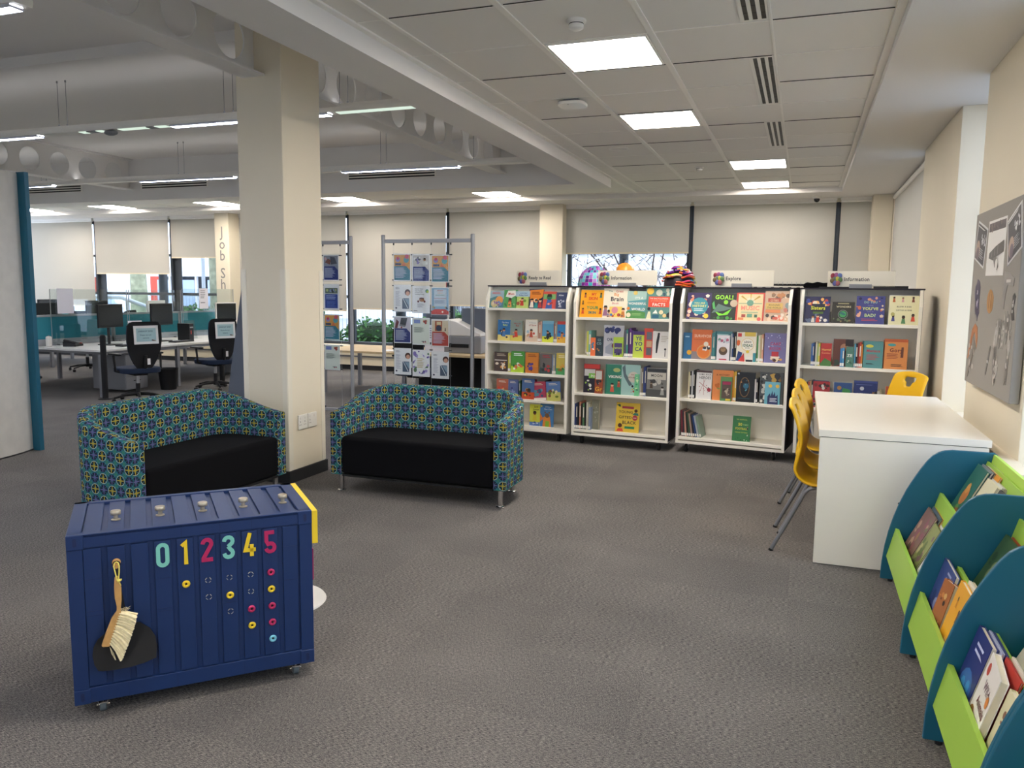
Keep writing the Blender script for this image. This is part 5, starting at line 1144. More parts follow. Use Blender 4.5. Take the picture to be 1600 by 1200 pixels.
face(3, 0, 1340, 1385, 48, '#474a86', [('b', .02, .75, .98, .98, 7, .07, ['#c86a4a', '#2a2a50', '#d99a7a'], 3), ('t', 'DO YOU', .5, .74, .11, '#a9d0b8', .02, .45), ('t', 'THINK', .5, .64, .06, '#8a8ab8', .01, .25), ('t', "YOU'VE", .5, .50, .14, '#d9e27a', .04, .62), ('t', 'GOT IT', .5, .42, .06, '#8a8ab8', .01, .25), ('t', 'BAD?', .5, .26, .15, '#c6dc9a', .04, .5), ('l', .2, .8, .1, .2, 2, '#c0505a'), ('b', .0, .2, .2, .7, 5, .08, ['#c86a4a', '#e0a88a'], 5), ('b', .82, .2, 1, .7, 5, .08, ['#c86a4a', '#e0c8a8'], 7)], "violet-blue book titled Do You Think You've Got It Bad")
face(3, 0, 1391, 1436, 49, '#e9e3b6', [('t', 'BLOW A KISS', .5, .60, .07, '#4a4436', .02, .75), ('t', 'CATCH A KISS', .5, .48, .07, '#4a4436', .02, .8), ('f', .15, .78, .1, '#c86a3a', '#8a5a3c'), ('f', .45, .78, .09, '#d9a0a0', '#c98a60'), ('f', .8, .78, .1, '#8a4a3a', '#5a3424'), ('f', .5, .04, .15, '#5a8a5a', '#4a2c1c'), ('f', .82, .12, .14, '#c8452e', '#5a3424'), ('f', .15, .12, .12, '#4a4a8a', '#3a2418'), ('c', .13, .36, .07, '#b8b06a')], 'pale yellow book titled Blow a Kiss Catch a Kiss', behind=['#dcdcd4'])
spines(3, 1, 1270, [2.5, 2.3, 2.3, 2.4, 2.6, 2.6], ['#4a78b8', '#3a5a9a', '#23304a', '#e2dcc8', '#a8c07a', '#e8c84a'], 39, 'at the left end')
face(3, 1, 1285.5, 1303, 39, '#b8322e', [('t', 'Horrid', .5, .68, .12, '#f0c86a', .03), ('t', 'Comics', .5, .54, .11, '#e89a6a', .02), ('p', [(.0, .1), (.4, .35), (1, .2), (1, 0), (0, 0)], '#4a7a3c')], 'red book with yellow lettering')
face(3, 1, 1305, 1337, 47, '#6a3a2c', [('c', .55, .7, .2, '#b07a58'), ('r', .6, .75, 1, 1, '#2a1c1a'), ('b', .0, .0, .4, .3, 4, .15, ['#3a4a3a'], 2)], 'brown portrait book behind the small blue ones', ly=.05)
spines(3, 1, 1317, [3.4, 3.4], ['#3f86c0', '#58a0cc'], 33, 'small blue pair in front of the brown portrait book', ly=.016)
face(3, 1, 1326, 1338, 35, '#4a7a6a', [('t', 'ZE', .5, .5, .2, '#e4e8e0', .03), ('b', .1, .1, .9, .4, 4, .2, ['#2e5a4a', '#c8d0c0'], 4)], 'small green book in front of the brown portrait book', ly=.018)
spines(3, 1, 1338.5, [2.6, 3.0, 2.4, 3.0, 2.6], ['#5aa8c8', '#1c1c22', '#8a2a24', '#c8482e', '#d8883a'], 41, 'right of the brown portrait book')
face(3, 1, 1353, 1383, 45, '#548f8e', [('c', .3, .82, .2, '#d8cf4a', .06, '#d8cf4a'), ('t', 'Menace', .5, .6, .14, '#c03a44', .03), ('l', .15, .9, .3, .52, 5, '#b04a50'), ('l', .15, .6, .12, .2, 1, '#2a3a3c')], 'teal book with red lettering', behind=['#3a8a6a', '#2e6f7a'], t=.02)
face(3, 1, 1385, 1420, 49, '#d98c48', [('r', 0, .92, 1, 1, '#c05a2c'), ('c', .3, .82, .18, '#4aa0a0', .05, '#4aa0a0'), ('t', 'Gory', .5, .58, .18, '#7a3424', .03, .7), ('l', .1, .7, .34, .54, 4, '#a04a30'), ('p', [(.7, .4), (.72, .75), (.82, .75), (.82, .4)], '#6a3a2a'), ('l', .3, .9, .08, .18, 2, '#1f1a18')], 'orange book titled Gory', behind=['#c9743a', '#b8622e'], t=.02)
spines(3, 2, 1262, [2.6, 3.2, 2.6, 2.6], ['#22262a', '#b4583c', '#c8a078', '#2a2a2e'], 44, 'at the left end')
face(3, 2, 1273, 1300, 45, '#aa2e34', [('b', .0, .65, 1, .98, 9, .14, ['#d8d4cc', '#7a2a2c', '#3a2024'], 3), ('t', 'WORLD', .55, .48, .15, WH, .04, .85), ('t', 'WAR', .5, .32, .15, WH, .04, .6), ('b', .0, .0, .3, .4, 5, .12, ['#e0dcd4', '#2a2a30'], 4)], 'red book titled World War', behind=['#262a3a', '#38507a'])
face(3, 2, 1306, 1335, 45, '#2c4f86', [('r', .15, .05, .95, .5, '#d9bc4a'), ('c', .3, .8, .12, '#b8864a'), ('p', [(.4, .5), (.5, .8), (.9, .75), (.95, .5)], '#3a8a4a'), ('c', .55, .18, .16, '#1f2426', .06, '#1f2426')], 'blue book with a yellow lower half', behind=['#d8d8d0'])
face(3, 2, 1337, 1374, 50, '#22346e', [('r', 0, .93, 1, 1, '#3a4a8a'), ('l', .1, .9, .84, .9, 1, '#5a6aa0'), ('c', .35, .74, .09, '#c9d2e0'), ('t', 'VIKING', .55, .47, .16, '#e8eaf0', .02, .8), ('t', 'ADVENTURE', .55, .26, .08, '#c2c8d8', .02, .7), ('l', .3, .85, .36, .42, 1, '#8a96b8')], 'navy book titled Viking Adventure')
spines(3, 2, 1366, [3.4, 4.2, 3.4, 3.0], ['#8a6a44', '#2a2c34', '#d8d6cc', '#b0a890'], 34, 'small group right of the navy Viking book', ly=.02)
face(3, 2, 1386, 1412, 43, '#b0563c', [('l', .15, .85, .7, .9, 2, '#d08a6a')], 'plain red-brown book at the right', behind=['#c9b090'])
for k, (px, col) in enumerate(((1262, '#2a2c30'), (1266, '#7a3a6a'), (1270, '#e0a08a'), (1274, '#2c3c6a'), (1278, '#c8c8c0'))):
    spine_book(.016, .235, .16, col, '%s book leaning on the bottom shelf behind the yellow chairs, %s from left' % (cname(col), ['first', 'second', 'third', 'fourth', 'fifth'][k]), cpos(3, lx(3, 3, px), .04, .142), CASES[3]['rz'], -.2, 'leaning books on the bottom shelf of the right-hand bookcase')

# ---- signs on top
def sign(ci, x0, x1, z1, text, tpx, label):
    c = CASES[ci]; Wd = x1-x0; p = cpos(ci, (x0+x1)/2, .16, 1.552)
    t = thing('shelf_sign', label, 'sign', p, c['rz'], 'signs standing on the bookcases')
    MB(mat('sign_board', '#e9e2d0', .3)).box(-Wd/2, Wd/2, 0, .004, .012, z1-1.552).build('sign_panel', t)
    MB('frame_grey').box(-.09, .09, -.012, .016, 0, .035).build('holder', t, bev=.002)
    H = z1-1.552; b = MB(PR); cols = [('#8c2e3c', -.36, .3), ('#8e4a78', -.0, .34), ('#5a6ea8', .36, .3), ('#4d6a62', -.16, -.02), ('#b4b43a', .16, .0), ('#5a7a48', .40, -.05), ('#6a5a38', -.38, -.12), ('#565a94', -.1, -.36), ('#a05a5e', .2, -.36)]
    ox, oz = -Wd/2+.07, H*.52; s = H*.95
    for i, (cc, u, v) in enumerate(cols): b.k(cc); b.ball(ox+u*s*.55, -.010-.002*i, oz+v*s*.7, s*.145, .008, s*.17, 14)
    b.build('balloon_cluster', t, smooth=60)
    b = MB(PR); b.k('#2a2930'); w = Wd-.16
    b.text(text, .046, -Wd/2+.135+tpx/2, -.0015, H*.42, .025, 1.2, fit=tpx); b.build('lettering', t)
    return t
sign(0, .275, .755, 1.705, 'Ready to Read', .24, 'sign reading Ready to Read with balloon cluster')
sign(1, .19, .775, 1.705, 'Information', .20, 'sign reading Information on the second bookcase from the left')
sign(2, .24, .80, 1.705, 'Explore', .135, 'sign reading Explore with balloon cluster')
sign(3, .20, .735, 1.70, 'Information', .20, 'sign reading Information on the right-hand bookcase')
# things on and behind the bookcases
t = thing('patchwork_dome', 'round patchwork decoration with purple and turquoise squares on a bookcase top', 'decoration', (-2.03, 7.99, 1.555))
b = MB(PR); r = random.Random(3)
for i in range(9):
    a0, a1 = PI/2*i/9, PI/2*(i+1)/9
    for j in range(26):
        q0, q1 = 2*PI*j/26, 2*PI*(j+1)/26; R = .177; g = .05
        def P(a, q): return (R*math.cos(a)*math.cos(q), R*math.cos(a)*math.sin(q), R*1.18*math.sin(a))
        b.k(r.choice(['#8a1fa0', '#b02ac0', '#3aacbc', '#5fc4cc', '#b080d0', '#5a1a80', '#7fd0d8', '#c850c0'])); aa, ab = a0+(a1-a0)*g, a1-(a1-a0)*g; qa, qb = q0+(q1-q0)*g, q1-(q1-q0)*g
        b.add([P(aa, qa), P(aa, qb), P(ab, qb), P(ab, qa)], [(0, 1, 2, 3)])
b.build('patches', t); MB('paper').lathe([(.173*math.cos(a), .172*1.18*math.sin(a)) for a in [PI/2*k/10 for k in range(10)]]+[(.002, .172*1.18)], 26).build('dome', t, smooth=60)
t = thing('striped_paper_ball', 'ball of rainbow ribbon strips behind the second and third bookcases', 'decoration', (-1.18, 8.02, 1.555))
b = MB(PR); r = random.Random(5)
for i in range(60):
    a = r.uniform(.0, PI*.5); q = r.uniform(0, 2*PI); R = .165+r.uniform(-.004, .006); b.k(r.choice(['#e0a02c', '#8a2a9a', '#2f9ab8', '#c8c23a', '#d8542c', '#5a1f80', '#e4c9a0', '#c23a6a'])); pts = []
    for k in range(6):
        qq = q+k*.2; aa = a+.05*math.sin(k+i); pts.append((R*math.cos(aa)*math.cos(qq), R*math.cos(aa)*math.sin(qq), R*1.2*math.sin(aa)))
    b.tube(pts, .010, 4)
b.build('ribbons', t); MB('purple_dark').lathe([(.15*math.cos(a), .15*1.18*math.sin(a)) for a in [PI/2*k/10 for k in range(10)]]+[(.002, .15*1.18)], 20).build('core', t, smooth=60)
t = thing('orange_paper_ball', 'small orange crumpled ball peeping over the Information sign', 'decoration', (-1.72, 8.0, 1.56))
b = MB(PR); b.k('#e0912e').add([(x_*1., y_, z_) for x_, y_, z_ in [(.1*math.cos(a)*math.cos(q)*(1+.12*math.sin(5*q+3*a)), .1*math.cos(a)*math.sin(q), .11+.115*math.sin(a)*(1+.08*math.sin(4*q))) for a in [-PI/2+PI*i/10 for i in range(11)] for q in [2*PI*j/16 for j in range(16)]]], [(i*16+j, i*16+(j+1) % 16, (i+1)*16+(j+1) % 16, (i+1)*16+j) for i in range(10) for j in range(16)]); b.build('paper', t, smooth=40)
t = thing('folded_cloth', 'black folded cloth bundle on top of the right-hand bookcase', 'cloth', cpos(3, .11, .30, 1.552), CASES[3]['rz'])
MB('black_fabric').prism([(-.115, 0), (-.12, .03), (-.09, .052), (-.04, .045), (0, .055), (.05, .046), (.09, .05), (.115, .03), (.12, 0)], -.07, .07, 'y').build('fold', t, smooth=50, bev=.01)
MB('black').box(.02, .27, -.12, -.02, 0, .012).build('strap', t)
t = thing('document_tray', 'flat black tray on top of the right-hand bookcase beside its sign', 'tray', cpos(3, .72, .16, 1.553), CASES[3]['rz'])
MB('black').box(-.15, .12, .0, .16, 0, .006).build('base', t); MB('black').box(-.15, .12, .0, .004, .006, .02).build('rim', t)
t = thing('clothes_rail', 'black rail with metal hooks and dark garments between the two right bookcases', 'clothes rail', (-.30, 8.27, 0))
b = MB('black').tube([(-.25, 0, .05), (-.25, 0, 1.60)], .012, 8).tube([(.40, 0, .05), (.40, 0, 1.60)], .012, 8).tube([(-.25, 0, 1.585), (.40, 0, 1.585)], .010, 8).tube([(-.25, -.2, .03), (-.25, .2, .03)], .012, 8).tube([(.40, -.2, .03), (.40, .2, .03)], .012, 8); b.build('frame', t, smooth=50)
for k in range(14):
    x = -.2+k*.042; MB('steel').tube([(x, 0, 1.58), (x, -.012, 1.60), (x, 0, 1.612), (x, .012, 1.60), (x, .008, 1.57)], .003, 5).build('hook', t)
b = MB('black_fabric')
for k in range(7): x = -.16+k*.08; b.prism([(-.12, 1.50), (0, 1.565), (.12, 1.50), (.14, .55), (-.14, .55)], x-.02, x+.02, 'x')
b.build('garments', t, bev=.01)

# ---- books in the browsers (tier base x, z; y centre)
def binbook(x, y, z, w, h, t_, bg, ops, label, lean=.45, yaw=0., roll=0.):
    if x < .56 and y < 3.6: lean = .27; x -= .008
    x += .022; z += .004; h *= 1.06; label = lab(label.replace('picture book', 'book').replace('of the farthest browser bay', 'of farthest browser bay').replace('in the lower tier of the', 'lower tier,').replace('in the upper tier of the', 'upper tier,'))
    return book(w, h, t_, bg, ops, label, (x, y, z), -PI/2+yaw, lean, roll, name='picture_book')
def stack(x, y, z, w, h, n, cols, label, lean=.45, dx=.0115):
    for k in range(n):
        binbook(x+.008+dx*(k+1), y-.004*(k % 3), z+.001*k, w, h-.004*(k % 3), .008, cols[k % len(cols)], [], label+', '+['first', 'second', 'third', 'fourth', 'fifth', 'sixth', 'seventh', 'eighth'][k]+' back', lean)
mix1 = ['#8a8f98', '#5a5048', '#d8d4cc', '#6a4a3c', '#b9b5ac', '#4a5a6a']
binbook(.690, 4.300, .385, .21, .30, .012, '#2c6a5c', [('c', .5, .5, .24, '#c8803c'), ('c', .45, .62, .14, '#d89a4a'), ('c', .5, .24, .16, '#5f9a5a'), ('b', .1, .05, .9, .3, 8, .1, ['#3c7a54', '#b0623a', '#2a5a60'], 5)], 'green picture book with a furry orange creature, upper tier of the farthest browser bay')
stack(.690, 4.300, .385, .21, .30, 6, mix1, 'thin book in the stack behind the orange creature book')
binbook(.705, 4.085, .39, .20, .27, .014, '#e2dcbc', [('c', .35, .35, .2, '#b0486a'), ('b', .2, .25, .5, .5, 10, .04, ['#e0a0b4', '#8a3050'], 3), ('c', .6, .75, .1, '#c9c8b8')], 'cream picture book with a pink pompom, upper tier of the farthest browser bay')
stack(.705, 4.085, .39, .20, .27, 3, ['#d8d8d0', '#c8c0b0'], 'thin book behind the pink pompom book')
binbook(.735, 4.20, .40, .19, .28, .010, '#e0952c', [('b', .1, .4, .9, .95, 5, .14, ['#efb04a', '#c8741c'], 3)], 'orange book edge between the two front books of the farthest browser bay')
binbook(.712, 3.86, .385, .22, .27, .014, '#2e2a2c', [('l', .15, .7, .8, .9, 1, '#b8a890'), ('b', .1, .45, .9, .75, 5, .12, ['#c89ab0', '#4a4448'], 3)], 'dark book with small pale lettering, upper tier of the farthest browser bay')
binbook(.492, 4.30, .150, .24, .29, .010, '#8a6a62', [('b', .05, .05, .95, .95, 22, .13, ['#b08a5a', '#7a8a5a', '#c8a890', '#5a4a44', '#9a5a6a'], 3)], 'mottled brown picture book in the lower tier of the farthest browser bay')
stack(.492, 4.30, .150, .24, .295, 3, ['#5a6a7a', '#e0a04a', '#9ab0b8'], 'thin book behind the mottled brown book')
binbook(.500, 4.13, .150, .20, .27, .008, '#93995f', [('b', .05, .05, .95, .95, 18, .13, ['#c9c08a', '#6a7a4a', '#b89a7a', '#7a5a6a'], 6)], 'olive picture book in the lower tier of the farthest browser bay')
stack(.507, 4.13, .150, .20, .265, 4, ['#d8dcdc', '#8aa0a0', '#b8b0a0'], 'thin book behind the olive book')
binbook(.500, 3.90, .148, .20, .22, .012, '#eeeaf0', [('l', .2, .8, .6, .8, 2, '#c8c0c8'), ('p', [(0, 0), (1, 0), (1, .2), (0, .35)], '#b8c85a'), ('c', .4, .2, .1, '#3a4a3a')], 'white book with faint lettering in the lower tier of the farthest browser bay')
# bay 2
binbook(.497, 3.40, .155, .24, .28, .016, '#3c4a86', [('l', .5, .85, .8, .95, 2, '#a8b0d8'), ('b', .1, .1, .9, .7, 9, .13, ['#5a6ab0', '#2c3668', '#8a90c0'], 3)], 'dark blue book in the lower tier of the middle browser bay')
binbook(.486, 3.262, .155, .085, .26, .018, '#a8683a', [('b', .1, .1, .9, .9, 12, .13, ['#3a2a20', '#c88a4a', '#6a3a24', '#d8b070'], 5)], 'narrow brown board book in the lower tier of the middle browser bay', yaw=.25)
binbook(.494, 3.09, .155, .21, .30, .016, '#f0ae2c', [('t', 'ANNIE', .6, .3, .12, '#f6e4b0', .02, .5), ('f', .6, .6, .12, '#8a4a20', '#5a3424'), ('f', .3, .72, .1, '#d88a20', '#8a5a3c'), ('f', .3, .1, .1, '#c8651c', '#5a3424'), ('t', 'May', .25, .08, .1, '#5a3418', .02, .3)], 'yellow picture book with small dancing figures in the middle browser bay')
stack(.500, 3.10, .155, .20, .30, 2, ['#e8e2d4', '#d8c8a8', '#c8c0b0'], 'thin cream book behind the yellow dancing figures book')
_sp = binbook(.640, 3.40, .30, .21, .28, .012, '#3c5a34', [('b', .05, .05, .95, .95, 16, .13, ['#e4e4d8', '#27401f', '#7a8a5a'], 3)], 'green leafy spiral-bound book in the upper tier of the middle browser bay')
b = MB('paper')
for k in range(14): b.torus(.106, .004, .02+k*.017, .007, .0012, 'z', 8, 4)
b.build('binding_spiral', _sp)
stack(.640, 3.39, .30, .20, .275, 4, ['#a8502c', '#c87a3a', '#8a3a2a', '#e0d8c8'], 'thin russet book behind the spiral-bound book', dx=.013)
binbook(.640, 3.22, .285, .09, .22, .02, '#dfe4e6', [], 'slim white book at the far end of the upper tier, middle browser bay')
binbook(.700, 3.13, .32, .18, .25, .012, '#e4dcc8', [('b', .1, .1, .9, .9, 6, .12, ['#c8b08a'], 3)], 'cream book near the back of the upper tier, middle browser bay')
binbook(.83, 2.98, .44, .16, .25, .012, '#e8cc2e', [('b', .1, .1, .9, .9, 6, .14, ['#c8a01c', '#f0e070'], 3)], 'bright yellow book at the back of the middle browser bay')
# bay 3
binbook(.492, 2.73, .155, .18, .28, .018, '#2b3476', [('c', .5, .35, .4, '#3a6ab0'), ('b', .2, .1, .9, .55, 6, .16, ['#3a8a6a', '#4a9ad0'], 3), ('l', .3, .9, .75, .9, 2, '#c8ccf0')], 'navy book with a blue and green globe in the nearest browser bay')
stack(.497, 2.71, .155, .18, .275, 2, ['#b8bcd8', '#34407e', '#e8e4dc'], 'thin book behind the navy globe book')
binbook(.485, 2.53, .160, .20, .27, .022, '#f3ede6', [('c', .2, .86, .1, '#c8503c'), ('t', 'Wild', .55, .68, .15, '#6a3a4a', .02, .5), ('t', 'Animals', .6, .5, .14, '#7a2c3c', .02, .65), ('c', .82, .68, .09, '#e08a3a'), ('c', .25, .3, .2, '#a8783c'), ('c', .25, .3, .12, '#4a3420'), ('p', [(.5, .3), (.6, .38), (.7, .3), (.6, .2)], '#c83a3a'), ('p', [(0, 0), (1, 0), (1, .12), (.5, .2), (.2, .05)], '#3a8a4a'), ('c', .5, .1, .07, '#2a6a6a')], 'white board book titled Wild Animals in the nearest browser bay', yaw=-.1)
stack(.500, 2.54, .155, .19, .27, 2, ['#c8483c', '#f0e8dc'], 'thin book behind the Wild Animals book', dx=.02)
binbook(.500, 2.32, .155, .20, .26, .018, '#e8e0b8', [('b', .1, .3, .9, .95, 14, .08, ['#5a6a3a', '#8a5a3c', '#3a4a2c'], 3), ('l', .2, .8, .1, .3, 3, '#c86a2a')], 'cream book with dark scrolling leaves in the nearest browser bay')
binbook(.640, 2.72, .30, .16, .27, .016, '#e4dcd0', [('r', .15, .55, .8, .85, '#cfc4b4'), ('c', .5, .4, .14, '#8a4a2c'), ('r', 0, .93, 1, 1, '#5a7ab0')], 'pale book with a brown animal in the upper tier of the nearest browser bay')
binbook(.650, 2.48, .30, .17, .27, .016, '#5a6aa0', [('r', .1, .3, .9, .8, '#8a94c0'), ('b', .0, .0, 1, .3, 8, .08, ['#d86a9a', '#e0a8c0'], 3)], 'blue and pink book in the upper tier of the nearest browser bay')
binbook(.50, 1.95, .155, .2, .27, .016, '#c8608a', [('b', .1, .1, .9, .9, 10, .12, ['#e8a8c0', '#5a4a8a'], 3)], 'pink book in the corner browser at the bottom right')
# ================================================================== POSTER STANDS
NAVY, TEAL_ = '#27357a', '#3a7f93'
def P_text(bg, top, extra=()):
    return [('r', .03, .02, .97, .97, bg), ('r', .03, .55, .97, .97, top)]+list(extra)+[('p', [(.75, .55), (.97, .55), (.97, .4)], top), ('l', .1, .85, .1, .5, 8, '#c8cfe6')]
ART = dict(
 laptop=P_text(NAVY, '#8a8f9c', [('p', [(.5, .62), (.9, .66), (.75, .9), (.45, .93)], '#4a4f5c'), ('p', [(.1, .7), (.45, .62), (.5, .8), (.3, .85)], '#7a4a3c'), ('c', .15, .85, .08, '#c9a0a0')]),
 dice=P_text(NAVY, '#c9c3c0', [('b', .05, .6, .5, .95, 10, .09, ['#8a7ab8', '#e8e6e8', '#5a5a62'], 3), ('f', .72, .58, .2, '#d9d6d4', '#a87a5c'), ('r', .6, .62, .9, .74, '#e8e6e2')]),
 colour=P_text(TEAL_, '#d99c4c', [('c', .75, .78, .16, '#5aa0a8'), ('c', .78, .9, .12, '#c8506a'), ('c', .25, .8, .13, '#8a8ac0'), ('c', .25, .84, .08, '#c83a5a'), ('r', .1, .58, .45, .66, '#3a4a6a'), ('p', [(.5, .56), (.6, .7), (.75, .56)], '#e0704a')]),
 person=[('l', .1, .42, .84, .92, 3, '#8a8a98'), ('l', .1, .42, .2, .78, 14, '#b8b8c6'), ('c', .82, .72, .17, '#4a2c24'), ('c', .83, .68, .12, '#d9a48c'), ('p', [(.5, .1), (.5, .5), (.9, .5), (.9, .1)], '#4a5a72'), ('p', [(.52, .5), (.56, .5), (.86, .12), (.82, .12)], '#dfe6ee'), ('p', [(.62, .48), (.92, .48), (.92, .2)], '#8aa2b8'), ('c', .14, .13, .05, '#2a2a4a')],
 knit=[('t', 'Knit & Chat', .38, .88, .062, '#1c1c20', .03, .62), ('t', 'Free Weekly', .36, .81, .055, '#1c1c20', .03, .56), ('t', 'Crochet and', .36, .745, .055, '#1c1c20', .03, .56), ('t', 'Knitting Group', .42, .68, .055, '#1c1c20', .03, .66), ('c', .86, .82, .1, '#3a8a7a'), ('c', .89, .80, .07, '#b8c83a'), ('c', .55, .5, .15, '#a8703a', .08, '#a8703a'), ('r', .42, .52, .68, .57, '#5a2c24'), ('c', .35, .43, .06, '#6a2c2c'), ('c', .72, .43, .06, '#6a2c2c'), ('l', .3, .75, .2, .36, 4, '#a8a8b4'), ('l', .08, .35, .06, .1, 1, '#3a3a44')],
 ready=[('r', .02, .02, .98, .98, '#8ab2d0'), ('r', .14, .3, .86, .93, '#cfdcea'), ('t', 'READY', .5, .86, .075, '#c8463a', .03, .5), ('t', 'STEADY', .5, .775, .06, '#e0a878', .03, .5), ('t', 'GRANDPARENT', .5, .70, .05, '#4a8a6a', .02, .55), ('t', 'Stories & Rhymes', .5, .58, .06, '#b8405a', .02, .7), ('l', .18, .84, .4, .54, 5, '#7a92b4'), ('b', .05, .2, .25, .32, 4, .06, ['#4a5a6a', '#c9b06a'], 3), ('b', .75, .2, .95, .32, 4, .06, ['#4a5a6a', '#c9b06a'], 4), ('p', [(0, 0), (1, 0), (1, .12), (.8, .2), (.2, .2), (0, .12)], '#c8453e'), ('c', .65, .1, .05, '#f2e8e6')],
 desk=P_text(NAVY, '#c9c3d0', [('p', [(.35, .72), (.7, .66), (.8, .95), (.42, .95)], '#3a3a40'), ('p', [(.3, .66), (.65, .6), (.7, .66), (.35, .72)], '#7a7a80'), ('p', [(.05, .56), (.2, .56), (.3, .8), (.15, .9)], '#6a2c34'), ('c', .45, .59, .05, '#8a3a3a')]),
 mint=[('r', .02, .02, .98, .98, '#dfe4da'), ('r', .08, .8, .45, .94, '#7a8ac8'), ('b', .6, .76, .9, .95, 8, .09, ['#a8463a', '#c97a4a', '#7a3a34'], 3), ('l', .1, .75, .45, .66, 6, '#6a7a72'), ('b', .5, .06, .85, .15, 6, .05, ['#5a5a60', '#b8485a'], 5)],
 red=P_text('#b8443a', '#d9c9b0', [('p', [(.2, .57), (.2, .95), (.62, .95), (.6, .57)], '#a8502c'), ('c', .42, .68, .16, '#2c3450'), ('r', .3, .8, .55, .92, '#d8c090'), ('f', .8, .58, .08, '#2a2a30', '#8a5a4a')]),
 lilac=[('b', .0, .0, 1, 1, 50, .11, ['#8a7ac0', '#a898d4', '#6a5aa0', '#5a7a5a'], 6), ('p', [(.5, .1), (.92, .5), (.5, .9), (.08, .5)], '#f0eeec'), ('l', .28, .72, .32, .7, 6, '#c9b478')],
 doc=[('r', .08, .64, .92, .86, '#6a7a6a'), ('b', .1, .66, .9, .84, 8, .1, ['#2a2c34', '#c8cf8a', '#8a9ab8'], 3), ('r', .08, .06, .92, .62, '#2a4596'), ('l', .15, .8, .4, .58, 3, '#a8b4e0'), ('b', .15, .15, .85, .4, 12, .05, ['#3a58b0', '#1f3478'], 4), ('l', .2, .85, .1, .35, 6, '#5a74c4')])
def poster(key, loc, rz, label, grp, w=.205, h=.29):
    b = MB(PR); b.k('#f0eff2').box(-w/2, w/2, 0, .0012, 0, h); art(b, w*.98, h*.98, ART[key], -.0004, -w*.49, h*.01, .0006)
    o = b.build('poster'); tag(o, label, 'poster', grp, loc, rz)
    MB('pocket_film').box(-w/2-.008, w/2+.008, -.0075, -.006, -.01, h+.01).build('clear_pocket', o)
    return o
def stand(x0, x1, y0, rz, cols, label):
    t = thing('poster_stand', label, 'display stand', (x0, y0, 0), rz, 'poster stands'); Wd = x1-x0
    for x in (0, Wd):
        p = MB('aluminium').tube([(x, 0, .03), (x, 0, 2.075)], .021, 16).build('post', t, smooth=50)
        MB('frame_grey').lathe([(.021, 2.075), (.018, 2.082)], 16, cx=x).build('cap', p)
        MB('aluminium').box(x-.03, x+.03, -.24, .24, .0, .03).build('foot', t, bev=.006)
    MB('aluminium').box(.02, Wd-.02, -.012, .012, 1.995, 2.035).build('top_rail', t, bev=.003)
    MB('aluminium').box(.02, Wd-.02, -.012, .012, .10, .135).build('bottom_rail', t, bev=.003)
    for x in cols:
        c = MB('steel').tube([(x, 0, .135), (x, 0, 1.995)], .0014, 5).build('cable', t)
        b = MB('frame_dark')
        for z in (1.985, .145): b.lathe([(.008, z-.012), (.008, z+.012)], 8, cx=x)
        for zt in (1.885, 1.555, 1.215, .87):
            for z in (zt-.015, zt-.285): b.box(x-.016, x+.016, -.010, .004, z-.006, z+.006)
        b.build('cable_clip', c)
    return t
GP = 'posters in clear pockets on the stands'
c2 = [.125, .345, .570, .795]
s2 = stand(-4.315, -3.27, 7.68, .02, c2, 'tall aluminium poster stand with three columns of posters behind the free-standing sofa')
rows = [('colour', 'dice', 'colour'), ('person', 'knit', 'ready'), ('desk', 'mint', 'red'), ('person', 'lilac', 'person')]
rl = [('teal poster with orange artwork and a pen scribble, top left of the right stand', 'navy poster with a woman holding a card, top middle of the right stand', 'dark teal poster with orange artwork, top right of the right stand'),
      ('white poster with a woman and laptop, second row left of the right stand', 'white Knit and Chat poster with a brown knitted car, right stand', 'blue Ready Steady poster with a red base, right stand'),
      ('navy poster with laptop on a desk, third row left of the right stand', 'pale green poster with a blue speech box, third row middle of the right stand', 'red poster with a robot photo, third row right of the right stand'),
      ('white poster with a woman and laptop, bottom row left of the right stand', 'lilac flower poster with a white diamond, bottom row of the right stand', 'white poster with a woman and laptop, bottom row right of the right stand')]
for r_, zt in enumerate((1.885, 1.555, 1.215, .87)):
    for k in range(3):
        xm = (c2[k]+c2[k+1])/2; z = zt-.295-(.012*k if r_ else .006*k)
        poster(rows[r_][k], (-4.315+xm*math.cos(.02), 7.68+xm*math.sin(.02)-.016, z), .02, rl[r_][k], GP)
c1 = [.20, .43, .655, .885]
stand(-5.80, -4.775, 7.80, -.03, c1, 'tall aluminium poster stand half hidden behind the big column')
for (zt, key, l) in ((1.885, 'laptop', 'navy poster with a hand on a laptop, top of the left stand'), (1.555, 'doc', 'white-framed blue poster, second in the left stand'), (1.215, 'colour', 'teal poster with orange artwork, third in the left stand'), (.87, 'mint', 'pale green poster with a blue speech box, lowest in the left stand')):
    xm = (c1[2]+c1[3])/2; poster(key, (-5.80+xm, 7.80-xm*.03-.016, zt-.295), -.03, l, GP)
poster('person', (-5.80+(c1[1]+c1[2])/2, 7.78-.016, .575), -.03, 'white poster beside the lowest pale green one on the left stand', GP)

